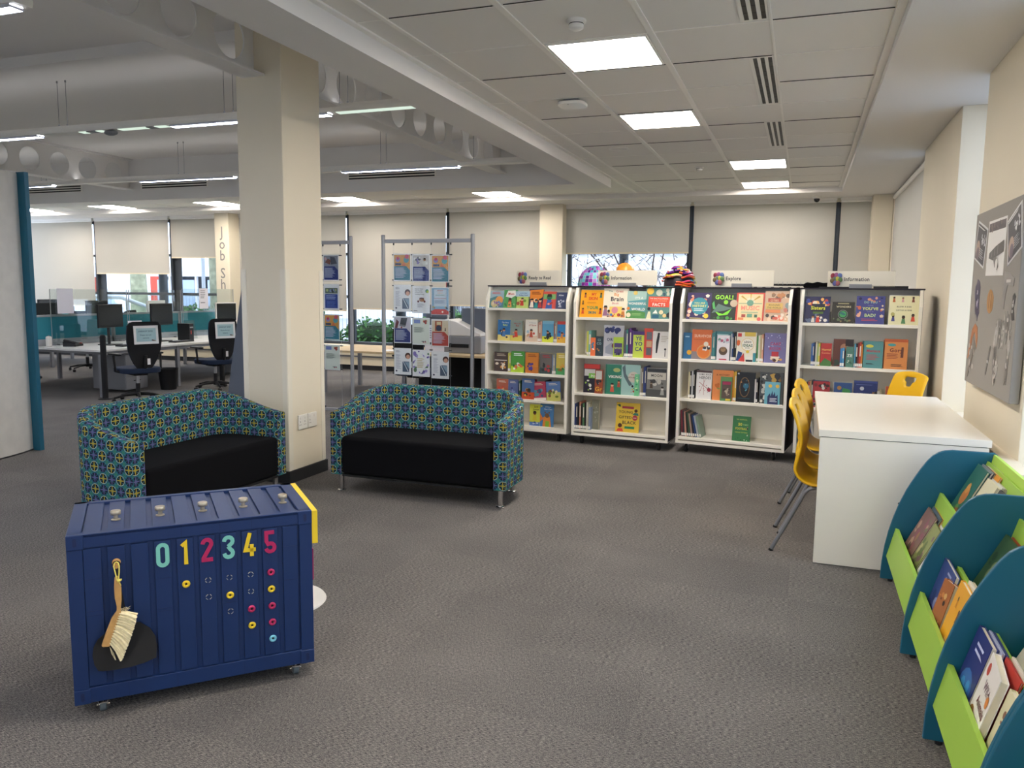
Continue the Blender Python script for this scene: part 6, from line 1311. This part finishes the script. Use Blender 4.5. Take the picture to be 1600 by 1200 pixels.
# ================================================================== OFFICE AREA
def office_chair(label, loc, rz, grp='dark office swivel chairs'):
    """faces +x"""
    t = thing('office_chair', label, 'office chair', loc, rz, grp)
    hub = MB('black').tube([(0, 0, .07), (0, 0, .12)], .035, 12).build('base_hub', t, smooth=50)
    for k in range(5):
        a = 2*PI*k/5+.3; ca, sa = math.cos(a), math.sin(a)
        l = MB('black').tube([(.03*ca, .03*sa, .105), (.17*ca, .17*sa, .095), (.31*ca, .31*sa, .065)], [.024, .018, .013], 8).build('base_arm', t, smooth=50)
        MB('black').lathe([(.022, -.02), (.026, -.015), (.026, .015), (.022, .02)], 12, 'y', .31*ca, 0+.31*sa, .027).build('castor', l, smooth=40)
    MB('steel').tube([(0, 0, .12), (0, 0, .36)], .022, 12).build('gas_column', t, smooth=50)
    MB('black').tube([(0, 0, .12), (0, 0, .24)], .028, 12).build('column_sleeve', t, smooth=50)
    MB('black').box(-.12, .12, -.09, .09, .35, .385).build('mechanism', t, bev=.01)
    MB('office_blue').prism([(.27*(abs(math.cos(a))**.6)*math.copysign(1, math.cos(a)), .25*(abs(math.sin(a))**.6)*math.copysign(1, math.sin(a))) for a in [2*PI*k/28 for k in range(28)]], .385, .455, 'z').build('seat', t, smooth=50, bev=.02, segs=3)
    # backrest: tapered, curved shell
    P = [(.085, .44), (.13, .50), (.17, .58), (.205, .68), (.222, .80), (.222, .92), (.212, 1.0), (.192, 1.04), (.15, 1.055)]
    ring = [(w, z) for w, z in P]+[(-w, z) for w, z in reversed(P)]
    def shell(x0, th, sc, mt, nm):
        b = MB(mt); n = len(ring); V = []; 
        for dx in (0, th):
            for w, z in ring: V.append((x0+dx-.06*((z-.44)/.6)+.05*(w/.25)**2-.03*math.sin((z-.44)/.6*PI), w*sc, .75+(z-.75)*sc))
        cz = [(x0-.03-.02, 0, z) for z in (.5, .75, 1.0)]
        h = n//2; F = []
        for i in range(h-1): F.append((i, i+1, n-2-i, n-1-i)); F.append((n+n-1-i, n+n-2-i, n+i+1, n+i))
        F += [(i, n+i, n+(i+1) % n, (i+1) % n) for i in range(n)]
        b.add(V, F); o = b.build(nm, t, smooth=50, bev=.008)
        bm = bmesh.new(); bm.from_mesh(o.data); bmesh.ops.recalc_face_normals(bm, faces=bm.faces); bm.to_mesh(o.data); bm.free()
    shell(-.235, .012, 1.0, 'office_black', 'back_shell'); shell(-.22, .045, .95, 'office_blue', 'back_cushion')
    MB('black').tube([(-.10, 0, .37), (-.22, 0, .40), (-.265, 0, .50), (-.27, 0, .62)], .022, 8).build('back_support', t, smooth=50)
    MB('paper').box(-.268, -.266, -.06, .02, .50, .58).build('asset_label', t)
    for s in (-1, 1):
        a = MB('black').tube([(-.04, .22*s, .40), (-.04, .29*s, .42), (-.02, .30*s, .62)], .016, 8).build('arm_post', t, smooth=50)
        MB('black').box(-.13, .15, .27*s-.03, .27*s+.04, .62, .645).build('arm_pad', a, bev=.012, segs=3)
    return t
A1 = math.radians(158)
oc = office_chair('dark office chair with a notice on its back, left of the two nearest', (-8.16, 8.0, 0), A1)
dup(oc, (-8.12, 9.42, 0), math.radians(160), 'dark office chair with a notice on its back, right of the two nearest')
dup(oc, (-11.80, 9.15, 0), math.radians(15), 'dark office chair pushed under the far side of the desk cluster')
dup(oc, (-11.95, 10.6, 0), math.radians(-30), 'dark office chair seen through the desk frame, farther left')
dup(oc, (-11.95, 8.30, 0), math.radians(40), 'dark office chair at the left, partly hidden by the teal-edged screen')
dup(oc, (-7.75, 10.95, 0), math.radians(150), 'dark office chair farther back beyond the two nearest office chairs')
dup(oc, (-12.2, 11.55, 0), math.radians(200), 'dark office chair far back in front of the lettered column')
def notice(loc, rz, label):
    b = MB(PR); b.k('#eef0f0').box(-.155, .155, 0, .002, 0, .235)
    art(b, .31, .235, [('r', .1, .14, .9, .86, '#a9ccd2'), ('t', 'JOBSHOP DESK', .48, .66, .11, '#2a4a60', .015, .66), ('t', 'Please do not', .48, .46, .10, '#2a4a60', .015, .6), ('t', 'remove', .48, .30, .10, '#2a4a60', .015, .3), ('b', .7, .14, .9, .24, 4, .04, ['#c8a070', '#6a5a5a'], 3)], -.0005, -.155, 0)
    o = b.build('notice'); tag(o, label, 'notice', None, loc, rot=(-.06, 0, rz)); return o
import math as _m
def behind(cx_, cy_, a, d, z):   # point behind a chair that faces angle a
    return (cx_-d*math.cos(a), cy_-d*math.sin(a), z)
notice(behind(-8.16, 8.0, A1, .32, .77), A1+PI/2+PI, 'white-edged pale blue notice on the back of the left office chair')
notice(behind(-8.12, 9.42, math.radians(160), .32, .77), math.radians(160)+PI/2+PI, 'white-edged pale blue notice on the back of the right office chair')
# desk cluster A
def cluster(x0, x1, xm, y0, y1, label, n):
    t = thing('office_desk', label, 'desk', (0, 0, 0))
    for (a, c) in ((x0, xm-.03), (xm+.03, x1)):
        for k in range(n):
            ya, yb = y0+(y1-y0)*k/n, y0+(y1-y0)*(k+1)/n-.006; MB('desk_white').box(a, c, ya, yb, .618, .645).build('worktop', t, bev=.002)
    b = MB('frame_grey')
    for k in range(n+1):
        y = y0+.03 if k == 0 else (y1-.06 if k == n else y0+(y1-y0)*k/n)
        for x in (x0+.03, xm-.10, x1-.08):
            MB('frame_grey').box(x, x+.05, y, y+.05, 0, .60).build('leg', t, bev=.003)
        b.box(x0+.03, x1-.03, y, y+.04, .585, .618)
    b.box(x1-.07, x1-.04, y0+.05, y1-.05, .57, .612); b.box(x0+.04, x0+.07, y0+.05, y1-.05, .57, .612)
    b.build('frame', t)
    t2 = thing('desk_screen', 'teal fabric screen along the middle of the '+label.split(',')[0], 'screen', (xm, 0, 0))
    m = n
    for k in range(m):
        ya, yb = y0+.02+(y1-y0)*k/m, y0+(y1-y0)*(k+1)/m
        MB('teal_light').box(-.015, .015, ya+.03, yb-.03, .74, 1.055).build('fabric_panel', t2)
        f = MB('aluminium'); f.box(-.02, .02, ya, yb, 1.055, 1.085).box(-.02, .02, ya, ya+.03, .645, 1.055).box(-.02, .02, yb-.03, yb, .645, 1.055).box(-.02, .02, ya, yb, .645, .74); f.build('frame', t2, bev=.002)
    return t
cluster(-11.35, -8.82, -10.12, 8.03, 12.3, 'near run of white office desks, left of the big column', 3)
cluster(-15.2, -12.9, -14.05, 9.2, 12.2, 'far run of white office desks, near the left windows', 2)
def pedestal(loc, label):
    o = thing('desk_pedestal', label, 'drawer unit', loc); MB('frame_grey').box(-.3, .3, -.2, .2, .04, .56).build('body', o, bev=.003)
    for k in range(3): 
        d = MB('frame_grey').box(.3, .312, -.195, .195, .06+.165*k, .215+.165*k).build('drawer', o, bev=.002); MB('black').box(.312, .32, -.06, .06, .16+.165*k, .17+.165*k).build('handle', d)
pedestal((-9.25, 8.75, 0), 'grey drawer pedestal under the near end of the desk run')
pedestal((-9.25, 11.3, 0), 'grey drawer pedestal under the far end of the desk run')
def monitor(loc, rz, label, w=.50, h=.34, z=.90, frame='black', grp='computer monitors on the desks'):
    """screen faces +x"""
    t = thing('monitor', label, 'monitor', loc, rz, grp)
    MB(frame).box(-.03, 0, -w/2, w/2, z-.645, z-.645+h).build('casing', t, bev=.006)
    MB('screen').box(0, .002, -w/2+.018, w/2-.018, z-.645+.022, z-.645+h-.018).build('screen_glass', t)
    MB('black').tube([(-.05, 0, .01), (-.06, 0, z-.645+h*.5)], .02, 8).build('neck', t)
    MB('black').box(-.15, .08, -.12, .12, 0, .012).build('stand_foot', t, bev=.004)
    return t
monitor((-9.5, 8.87, .645), .12, 'black monitor nearest, on the near run of desks')
monitor((-9.5, 9.86, .645), .10, 'black monitor second along the near run of desks')
monitor((-9.5, 11.35, .645), -.05, 'monitor with pale frame beside the lettered column', frame='desk_white')
monitor((-10.75, 8.75, .645), PI-.2, 'dark monitor behind the teal screen, at the left end')
monitor((-10.75, 9.75, .645), PI+.1, 'dark monitor behind the teal screen, right of the taped paper', w=.46, z=.93)
monitor((-13.5, 9.9, .645), .1, 'dark monitor on the far desk run, left one'); monitor((-13.5, 11.2, .645), 0, 'dark monitor on the far desk run, right one')
monitor((-10.75, 11.0, .645), PI, 'small pale-edged monitor behind the teal screen near the window', w=.42, frame='desk_white', z=.92)
def pc(loc, label):
    t = thing('computer_tower', label, 'computer', loc, 0, 'small black computers by the monitors'); MB('black').box(-.12, .12, -.05, .05, 0, .27).build('case', t, bev=.004)
    MB(mat('sticker_red', '#c23a2c', .5)).box(.1202, .121, -.02, .0, .1, .16).build('sticker', t); MB('frame_grey').box(.1202, .122, -.035, .035, .2, .22).build('drive', t)
pc((-9.42, 9.22, .645), 'small black computer with a red sticker beside the nearest monitor'); pc((-9.38, 10.22, .645), 'small black computer with a red sticker beside the second monitor')
def keyboard(loc, rz, label):
    t = thing('keyboard', label, 'keyboard', loc, rz, 'keyboards'); MB('black').box(-.07, .07, -.21, .21, 0, .018).build('body', t, bev=.004); b = MB('frame_dark')
    for i in range(5):
        for j in range(14): b.box(-.058+.024*i, -.038+.024*i, -.20+.028*j, -.176+.028*j, .018, .023)
    b.build('keys', t)
keyboard((-9.15, 8.85, .645), .1, 'black keyboard in front of the nearest monitor'); keyboard((-9.13, 9.85, .645), .05, 'black keyboard in front of the second monitor')
t = thing('telephone', 'black desk phone with red light near the end of the desk run', 'telephone', (-9.75, 8.42, .645), .4)
MB('black').prism([(-.09, 0), (.09, 0), (.09, .03), (-.09, .07)], -.11, .11, 'y').build('base', t, bev=.004); MB('black').tube([(-.08, -.09, .085), (.0, -.09, .07), (.08, -.09, .05)], .018, 8).build('handset', t, smooth=60)
MB('sticker_red').box(.06, .085, .06, .09, .036, .046).build('light', t)
t = thing('hand_gel', 'white upright dispenser at the end of the desk run beside the teal screen', 'dispenser', (-9.9, 8.16, .645))
MB('socket_white').box(-.03, .03, -.035, .035, 0, .15).build('bottle', t, bev=.02, segs=3); MB('frame_grey').lathe([(.012, .15), (.012, .165)], 10).build('cap', t)
def perspex_screen(x, y0, y1, z1, label):
    t = thing('perspex_screen', label, 'screen', (x, 0, 0), 0, 'clear desk screens'); MB('perspex').box(-.003, .003, y0, y1, .66, z1).build('sheet', t)
    b = MB('aluminium').box(-.004, .004, y0-.004, y0+.003, .66, z1).box(-.004, .004, y1-.003, y1+.004, .66, z1); b.build('edge_strip', t)
    MB('aluminium').box(-.03, .03, y0+.1, y0+.16, .645, .665).box(-.03, .03, y1-.16, y1-.1, .645, .665).build('clamp', t)
perspex_screen(-10.05, 8.34, 9.70, 1.45, 'clear desk screen at the near end of the teal screen'); perspex_screen(-10.05, 9.74, 10.86, 1.45, 'clear desk screen in the middle of the desk run'); perspex_screen(-10.05, 10.9, 12.2, 1.47, 'clear desk screen at the far end of the desk run')
def paper_v(loc, rz, w, h, label, lines=True, rx=-.0):
    b = MB(PR); b.k('#eceaf2').box(-w/2, w/2, 0, .001, 0, h)
    if lines: art(b, w, h, [('l', .12, .85, .5, .92, 5, '#8a8a94'), ('l', .12, .7, .25, .35, 1, '#8a8a94')], -.0004, -w/2, 0)
    o = b.build('paper_sheet'); tag(o, label, 'paper', None, loc, rot=(rx, 0, rz)); return o
paper_v((-10.03, 8.57, 1.10), PI/2, .27, .36, 'large white sheet taped to the clear screen at the left', False)
paper_v((-10.03, 11.4, 1.12), PI/2, .22, .36, 'white printed notice taped to the clear screen near the window')
paper_v((-9.6, 9.42, .66), PI/2-.15, .24, .32, 'white printed sheet leaning between the two near monitors', True, -.06)
t = thing('clear_sign_holder', 'clear slanted sign holder on the desk run, right of the second monitor', 'sign holder', (-9.6, 10.6, .645), 0)
MB('perspex').prism([(-.0, 0), (.005, 0), (-.06, .30), (-.065, .30)], -.13, .13, 'y').build('sheet', t); MB('perspex').box(-.02, .10, -.13, .13, 0, .005).build('foot', t)
t = thing('printer', 'black printer on the far side of the desk run by the window', 'printer', (-10.8, 12.0, .645), 0)
MB('black').box(-.22, .22, -.25, .25, 0, .20).build('body', t, bev=.02, segs=3); MB('black').box(-.2, -.05, -.22, .22, .2, .30).build('paper_feed', t, bev=.01); MB('frame_dark').box(.22, .34, -.16, .16, .04, .05).build('output_tray', t)
# waste bin and floor posts
t = thing('waste_bin', 'dark waste bin under the desks between the office chairs', 'bin', (-8.75, 9.15, 0)); MB('black').lathe([(.11, 0), (.14, .3), (.145, .31), (.13, .31), (.10, .02)], 18).build('body', t, smooth=50)
def fpost(loc, h, label):
    t = thing('floor_post', label, 'post', loc, 0, 'black floor posts by the office desks')
    MB('black_matt').tube([(0, 0, .012), (0, 0, h-.03), (0, 0, h-.008), (0, 0, h)], [.037, .037, .03, .012], 16).build('post', t, smooth=60)
    MB('black').lathe([(.09, 0), (.09, .006), (.04, .014)], 20).build('base_plate', t, smooth=40)
fpost((-8.70, 7.97, 0), .86, 'black round-topped post in front of the near desk corner'); fpost((-8.32, 9.80, 0), .80, 'black round-topped post beside the right notice-bearing office chair')
# grey leaning easel by the column
t = thing('easel', 'grey A-frame display board just left of the big column', 'display board', (0, 0, 0))
mat('slate_grey', '#5d6470', .6)
MB('slate_grey').prism([(-6.33, .012), (-5.45, .012), (-5.85, 1.62), (-6.02, 1.62)], 7.48, 7.51, 'y').build('board', t, bev=.004)
MB('frame_grey').prism([(-6.30, 0), (-6.26, 0), (-5.98, 1.58), (-6.02, 1.58)], 7.52, 7.54, 'y').build('front_leg', t); MB('frame_grey').tube([(-5.95, 7.53, 1.5), (-5.9, 7.95, .0)], .012, 8).build('rear_leg', t)
# right rear work table with printer and screen
mat('beech', '#d9bf92', .5, var=.05, vscale=12)
t = thing('work_table', 'beech-topped work table behind the poster stand by the back windows', 'table', (0, 0, 0))
MB('beech').box(-6.6, -3.9, 9.75, 10.9, .595, .625).build('worktop', t, bev=.002)
for x in (-6.5, -5.2, -4.0):
    for y in (9.82, 10.8): MB('frame_grey').box(x-.025, x+.025, y-.025, y+.025, 0, .595).build('leg', t)
MB('black_matt').box(-5.3, -4.0, 10.4, 10.42, .1, .595).build('modesty_panel', t)
t = thing('monitor', 'grey-backed monitor on the beech work table', 'monitor', (-4.95, 10.35, .625), 0)
MB('slate_grey').box(-.17, .17, -.02, .02, .22, .66).build('casing', t, bev=.01); MB('desk_white').box(.17, .19, -.02, .02, .22, .66).build('bezel', t); MB('black').box(-.03, .03, .0, .04, .0, .3).build('neck', t); MB('black').box(-.14, .14, -.09, .09, 0, .012).build('stand_foot', t)
t = thing('photocopier', 'white and grey desktop photocopier at the right end of the beech table', 'printer', (-4.42, 10.3, .625), 0)
MB('frame_grey').box(-.28, .28, -.25, .25, 0, .24).build('body', t, bev=.015); MB('desk_white').prism([(-.27, .24), (.27, .24), (.27, .27), (-.1, .44), (-.27, .47)], -.24, .24, 'y').build('lid', t, bev=.01); MB('black').box(-.2, .1, -.262, -.25, .08, .13).build('paper_slot', t); MB('slate_grey').box(-.12, .28, .0, .25, .27, .62).build('document_feeder', t, bev=.01)
paper_v((-4.82, 10.0, .63), 0, .30, .38, 'cream printed sheet standing on the beech table', True)
t = office_chair('black chair tucked under the beech work table', (-4.75, 9.33, 0), PI/2, None)
t = thing('desk_papers', 'loose white papers lying on the beech table', 'papers', (-5.4, 10.05, .626), .2); MB('paper').box(-.2, .1, -.12, .1, 0, .006).build('sheets', t)

# ================================================================== OUTSIDE
mat('tarmac', '#a6a8aa', .9, var=.1, vscale=.8); mat('grass', '#5c7a3a', .95, var=.3, vscale=3); mat('brick_red', '#a8402f', .85, var=.12, vscale=12); mat('render_white', '#eef0f2', .7); mat('bark', '#a4a58c', .95, var=.3, vscale=7, bump=.6, bscale=12)
mat('leaf', '#4f7f3a', .7, var=.35, vscale=5); mat('leaf_pale', '#a9b894', .7, var=.2, vscale=6); mat('galv', '#9ea4a8', .5, .3); mat('white_flower', '#e9e7ea', .8, var=.1, vscale=9); mat('twig', '#5a4a44', .9)
struct(MB('tarmac').box(-60, 40, 13.4, 80, -.30, -.2).build('street'))
struct(MB(mat('bounce_paving', '#b5b2aa', .9, var=.08, vscale=2)).box(-40, 20, -30, -5.2, -.2, -.1).build('bounce_forecourt'))  # unseen pale ground added to bounce daylight up to the ceiling
struct(MB('grass').box(-30, 8, 13.2, 18.5, -.21, -.12).build('verge'))
struct(MB('tarmac').box(1.5, 30, -10, 13.2, -.30, -.2).build('path'))
def bush(x, y, z0, rx, ry, rz_, label, seed, mt='leaf', n=900, s=.07):
    r = random.Random(seed); b = MB(mt)
    for k in range(n):
        u = r.uniform(-1, 1); q = r.uniform(0, 2*PI); w = math.sqrt(1-u*u); f = r.uniform(.82, 1.05)
        p = Vector((rx*w*math.cos(q)*f, ry*w*math.sin(q)*f, rz_*(u*.5+.5)*f)); d = Vector((r.gauss(0, 1), r.gauss(0, 1), r.gauss(0, 1))).normalized()*s*r.uniform(.6, 1.3); e = d.cross(Vector((r.gauss(0, 1), r.gauss(0, 1), r.gauss(0, 1)))).normalized()*s*.4
        b.add([tuple(p-d), tuple(p+e), tuple(p+d), tuple(p-e)], [(0, 1, 2, 3)])
    t = thing('shrub', label, 'shrub', (x, y, z0)); b.build('foliage', t)
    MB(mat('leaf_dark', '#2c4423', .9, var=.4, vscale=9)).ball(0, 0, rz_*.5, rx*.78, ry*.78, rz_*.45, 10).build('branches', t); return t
bush(-9.95, 14.5, -.12, .7, .5, 1.15, 'leafy green shrub outside the window right of the big column', 1)
bush(-8.45, 14.6, -.12, .75, .55, 1.0, 'leafy green shrub outside behind the gap between the poster stands', 2)
bush(-6.75, 14.7, -.12, .85, .55, 1.25, 'leafy green shrub outside behind the three-column stand', 3)
bush(-5.0, 14.7, -.12, .8, .5, 1.4, 'pale green shrub outside beyond the photocopier', 4, 'leaf_pale')
bush(-13.8, 15.2, -.12, .8, .5, 1.15, 'green shrub outside under the left windows', 5)
bush(-11.9, 15.0, -.12, .8, .5, 1.1, 'green shrub outside beside the metal handrail', 6)
def spiky(x, y, label, seed):
    r = random.Random(seed); b = MB('leaf_pale')
    for k in range(60):
        a = r.uniform(0, 2*PI); l = r.uniform(.22, .36); up = r.uniform(.5, 1.0); c, s = math.cos(a), math.sin(a)
        b.add([(0, 0, 0), (c*l*.5-s*.03, s*l*.5+c*.03, up*.8), (c*l, s*l, up), (c*l*.5+s*.03, s*l*.5-c*.03, up*.8)], [(0, 1, 2, 3)])
    t = thing('spiky_plant', label, 'plant', (x, y, .2)); b.build('fronds', t); MB('bark').tube([(0, 0, -.35), (0, 0, .1)], .05, 8).build('stem', t)
spiky(-11.35, 13.55, 'pale spiky plant outside beside the lettered column', 3)
def trunk(x, y, r0, h, label, seed, br=True):
    r = random.Random(seed); t = thing('tree', label, 'tree', (x, y, -.2))
    MB('bark').tube([(0, 0, 0), (.05, 0, h*.3), (-.04, .05, h*.6), (.08, 0, h)], [r0*1.25, r0, r0*.9, r0*.7], 14).build('trunk', t, smooth=60)
    b = MB('bark')
    for k in range(7):
        a = r.uniform(0, 2*PI); z = h*r.uniform(.6, .98); l = r.uniform(1, 2); b.tube([(0, 0, z), (l*.5*math.cos(a), l*.5*math.sin(a), z+.5), (l*math.cos(a), l*math.sin(a), z+1.3)], [r0*.35, r0*.22, r0*.08], 6)
    b.build('branches', t, smooth=60); return t
trunk(-17.2, 17.0, .22, 4.5, 'mossy tree trunk outside the second window from the left', 1); trunk(-13.58, 16.0, .27, 4.5, 'thick mossy tree trunk outside the window beside the lettered column', 2)
trunk(-16.2, 24.0, .2, 5, 'distant tree trunk across the street', 6)
# blossom tree outside the right-centre window
t = thing('blossom_tree', 'bare twiggy tree with pale blossom outside the centre-right window', 'tree', (-2.9, 15.6, -.2))
MB('bark').tube([(0, 0, 0), (.05, 0, 1.1), (0, .1, 2.0)], [.10, .08, .06], 10).build('trunk', t, smooth=60)
r = random.Random(11); b = MB('twig'); fb = MB('white_flower')
for k in range(420):
    x, z, y = r.uniform(-1.7, 1.9), r.uniform(1.2, 3.3), r.uniform(-.5, .6); a = r.uniform(-1.2, 1.2)+(PI/2 if r.random() < .6 else 0); l = r.uniform(.15, .5)
    p1 = (x+l*math.cos(a), y+r.uniform(-.1, .1), z+l*math.sin(a)); b.tube([(x, y, z), ((x+p1[0])/2+.02, y, (z+p1[2])/2), p1], [.009, .006, .003], 4)
    for j in range(5):
        q = r.random(); fx, fz = x+(p1[0]-x)*q+r.uniform(-.04, .04), z+(p1[2]-z)*q+r.uniform(-.04, .04); s = r.uniform(.014, .034); fb.add([(fx-s, y-.02, fz), (fx, y-.03, fz-s), (fx+s, y-.02, fz), (fx, y-.01, fz+s)], [(0, 1, 2, 3)])
for k in range(9):
    a = 2*PI*k/9; b.tube([(0, 0, 1.2+.1*k), (.8*math.cos(a), .4*math.sin(a), 2.0), (1.6*math.cos(a), .6*math.sin(a), 2.9)], [.03, .018, .008], 5)
b.build('twigs', t); fb.build('blossom', t)
# street things
t = thing('brick_building', 'red brick building with pale upper storey across the street', 'building', (-30, 40, -.2))
MB('brick_red').box(-42, -13, 0, 6, 0, 2.3).build('brick_wall', t); MB('render_white').box(-13, 34, -.1, 6, 0, 3.6).box(-42, -13, -.1, 6, 2.3, 3.2).build('upper_wall', t); MB('frame_dark').box(-13.3, 34.3, -.4, 6.3, 3.6, 3.75).build('roof', t)
for k in range(14):
    x = -38+3.5*k; w = MB('frame_dark').box(x, x+1.8, -.05, 0, .6, 2.1).build('window', t); MB(mat('sky_pane', '#aebfd4', .2)).box(x+.1, x+.85, -.07, -.05, .7, 2.0).box(x+.95, x+1.7, -.07, -.05, .7, 2.0).build('pane', w)
t = thing('bus_shelter', 'pale bus shelter with dark windows across the road', 'shelter', (-24.3, 27.5, -.2))
MB('render_white').box(-2.8, 2.8, -.6, .8, 2.15, 3.3).build('roof', t); MB('frame_dark').box(-2.7, 2.7, .5, .55, .3, 2.15).build('rear_panel', t)
for x in (-2.7, -1.3, .1, 1.4, 2.65): MB('render_white').box(x, x+.1, -.5, -.4, 0, 2.15).build('post', t)
for x, c in ((-2.0, 'sky_pane'), (-.7, 'sky_pane'), (.7, 'sky_pane')): MB(c).box(x, x+.7, -.42, -.40, .9, 2.0).build('poster_panel', t)
t = thing('car', 'silver-white car parked beyond the railings at the left', 'car', (-26.2, 24.5, -.2), 0)
MB('render_white').prism([(-2.1, .35), (2.1, .35), (2.15, .75), (1.5, .95), (.9, 1.4), (-.9, 1.42), (-1.6, .95), (-2.15, .85)], -.85, .85, 'y').build('body', t, bev=.08, segs=3, smooth=50)
MB('sky_pane').prism([(-1.4, .95), (1.3, .95), (.82, 1.34), (-.82, 1.36)], -.87, .87, 'y').build('windows', t)
for x in (-1.35, 1.35):
    for y in (-.8, .8): MB('rubber').lathe([(.3, -.1), (.33, -.07), (.33, .07), (.3, .1)], 18, 'y', x, y, .33).build('wheel', t, smooth=40)
t = thing('railings', 'grey metal railings along the pavement outside', 'railings', (0, 19.5, -.2))
b = MB('galv').tube([(-24, 0, 1.45), (-7, 0, 1.45)], .022, 6).tube([(-24, 0, .2), (-7, 0, .2)], .02, 6); b.build('rail', t)
b = MB('galv')
for k in range(135): b.tube([(-24+k*.126, 0, .2), (-24+k*.126, 0, 1.45)], .007, 4, False)
o = b.build('baluster', t); o['kind'] = 'stuff'
t = thing('handrail', 'pale sloping handrail outside the left windows', 'handrail', (0, 14.0, 0))
MB('render_white').tube([(-15.4, 0, 1.26), (-14.65, 0, 1.25), (-13.4, 0, .90)], .05, 10).build('rail', t, smooth=60)
for x, z in ((-15.2, 1.26), (-14.5, 1.2), (-13.5, .92)): MB('render_white').tube([(x, 0, -.2), (x, 0, z)], .03, 8).build('post', t)
def opost(x, y, h, r_, label, mt='frame_dark'):
    t = thing('street_post', label, 'post', (x, y, -.2)); MB(mt).tube([(0, 0, 0), (0, 0, h)], r_, 12).build('shaft', t, smooth=60); MB(mt).lathe([(r_*1.6, 0), (r_*1.6, .05)], 12).build('base', t)
opost(-14.0, 14.6, 3.1, .10, 'dark blue-grey post outside the second window from the left'); opost(-3.08, 14.2, 3.1, .085, 'blue-grey post outside the blossom window'); opost(-7.35, 13.75, 3.1, .10, 'dark post outside the window between the poster stands')
opost(-21.1, 24, 3.4, .07, 'grey signal post across the road', 'galv')
t = thing('red_hoarding', 'red and orange hoarding beyond the railings', 'hoarding', (0, 33, -.2)); MB(mat('hoarding_red', '#cf4a36', .6)).box(-33.6, -30.4, 0, .1, 0, 2.8).build('panel', t); MB('render_white').box(-32.9, -32.5, -.02, 0, .8, 2.4).build('poster_strip', t)
t = thing('red_hoarding', 'orange-red shopfront seen past the photocopier', 'hoarding', (0, 24, -.2)); MB('hoarding_red').box(-12, -8.5, 0, .1, 1.5, 2.2).build('fascia', t); MB('render_white').box(-12, -8.5, 0, .1, 2.2, 3.4).build('wall', t); MB('frame_dark').box(-12, -8.5, 0, .1, 0, 1.5).build('shopfront', t)
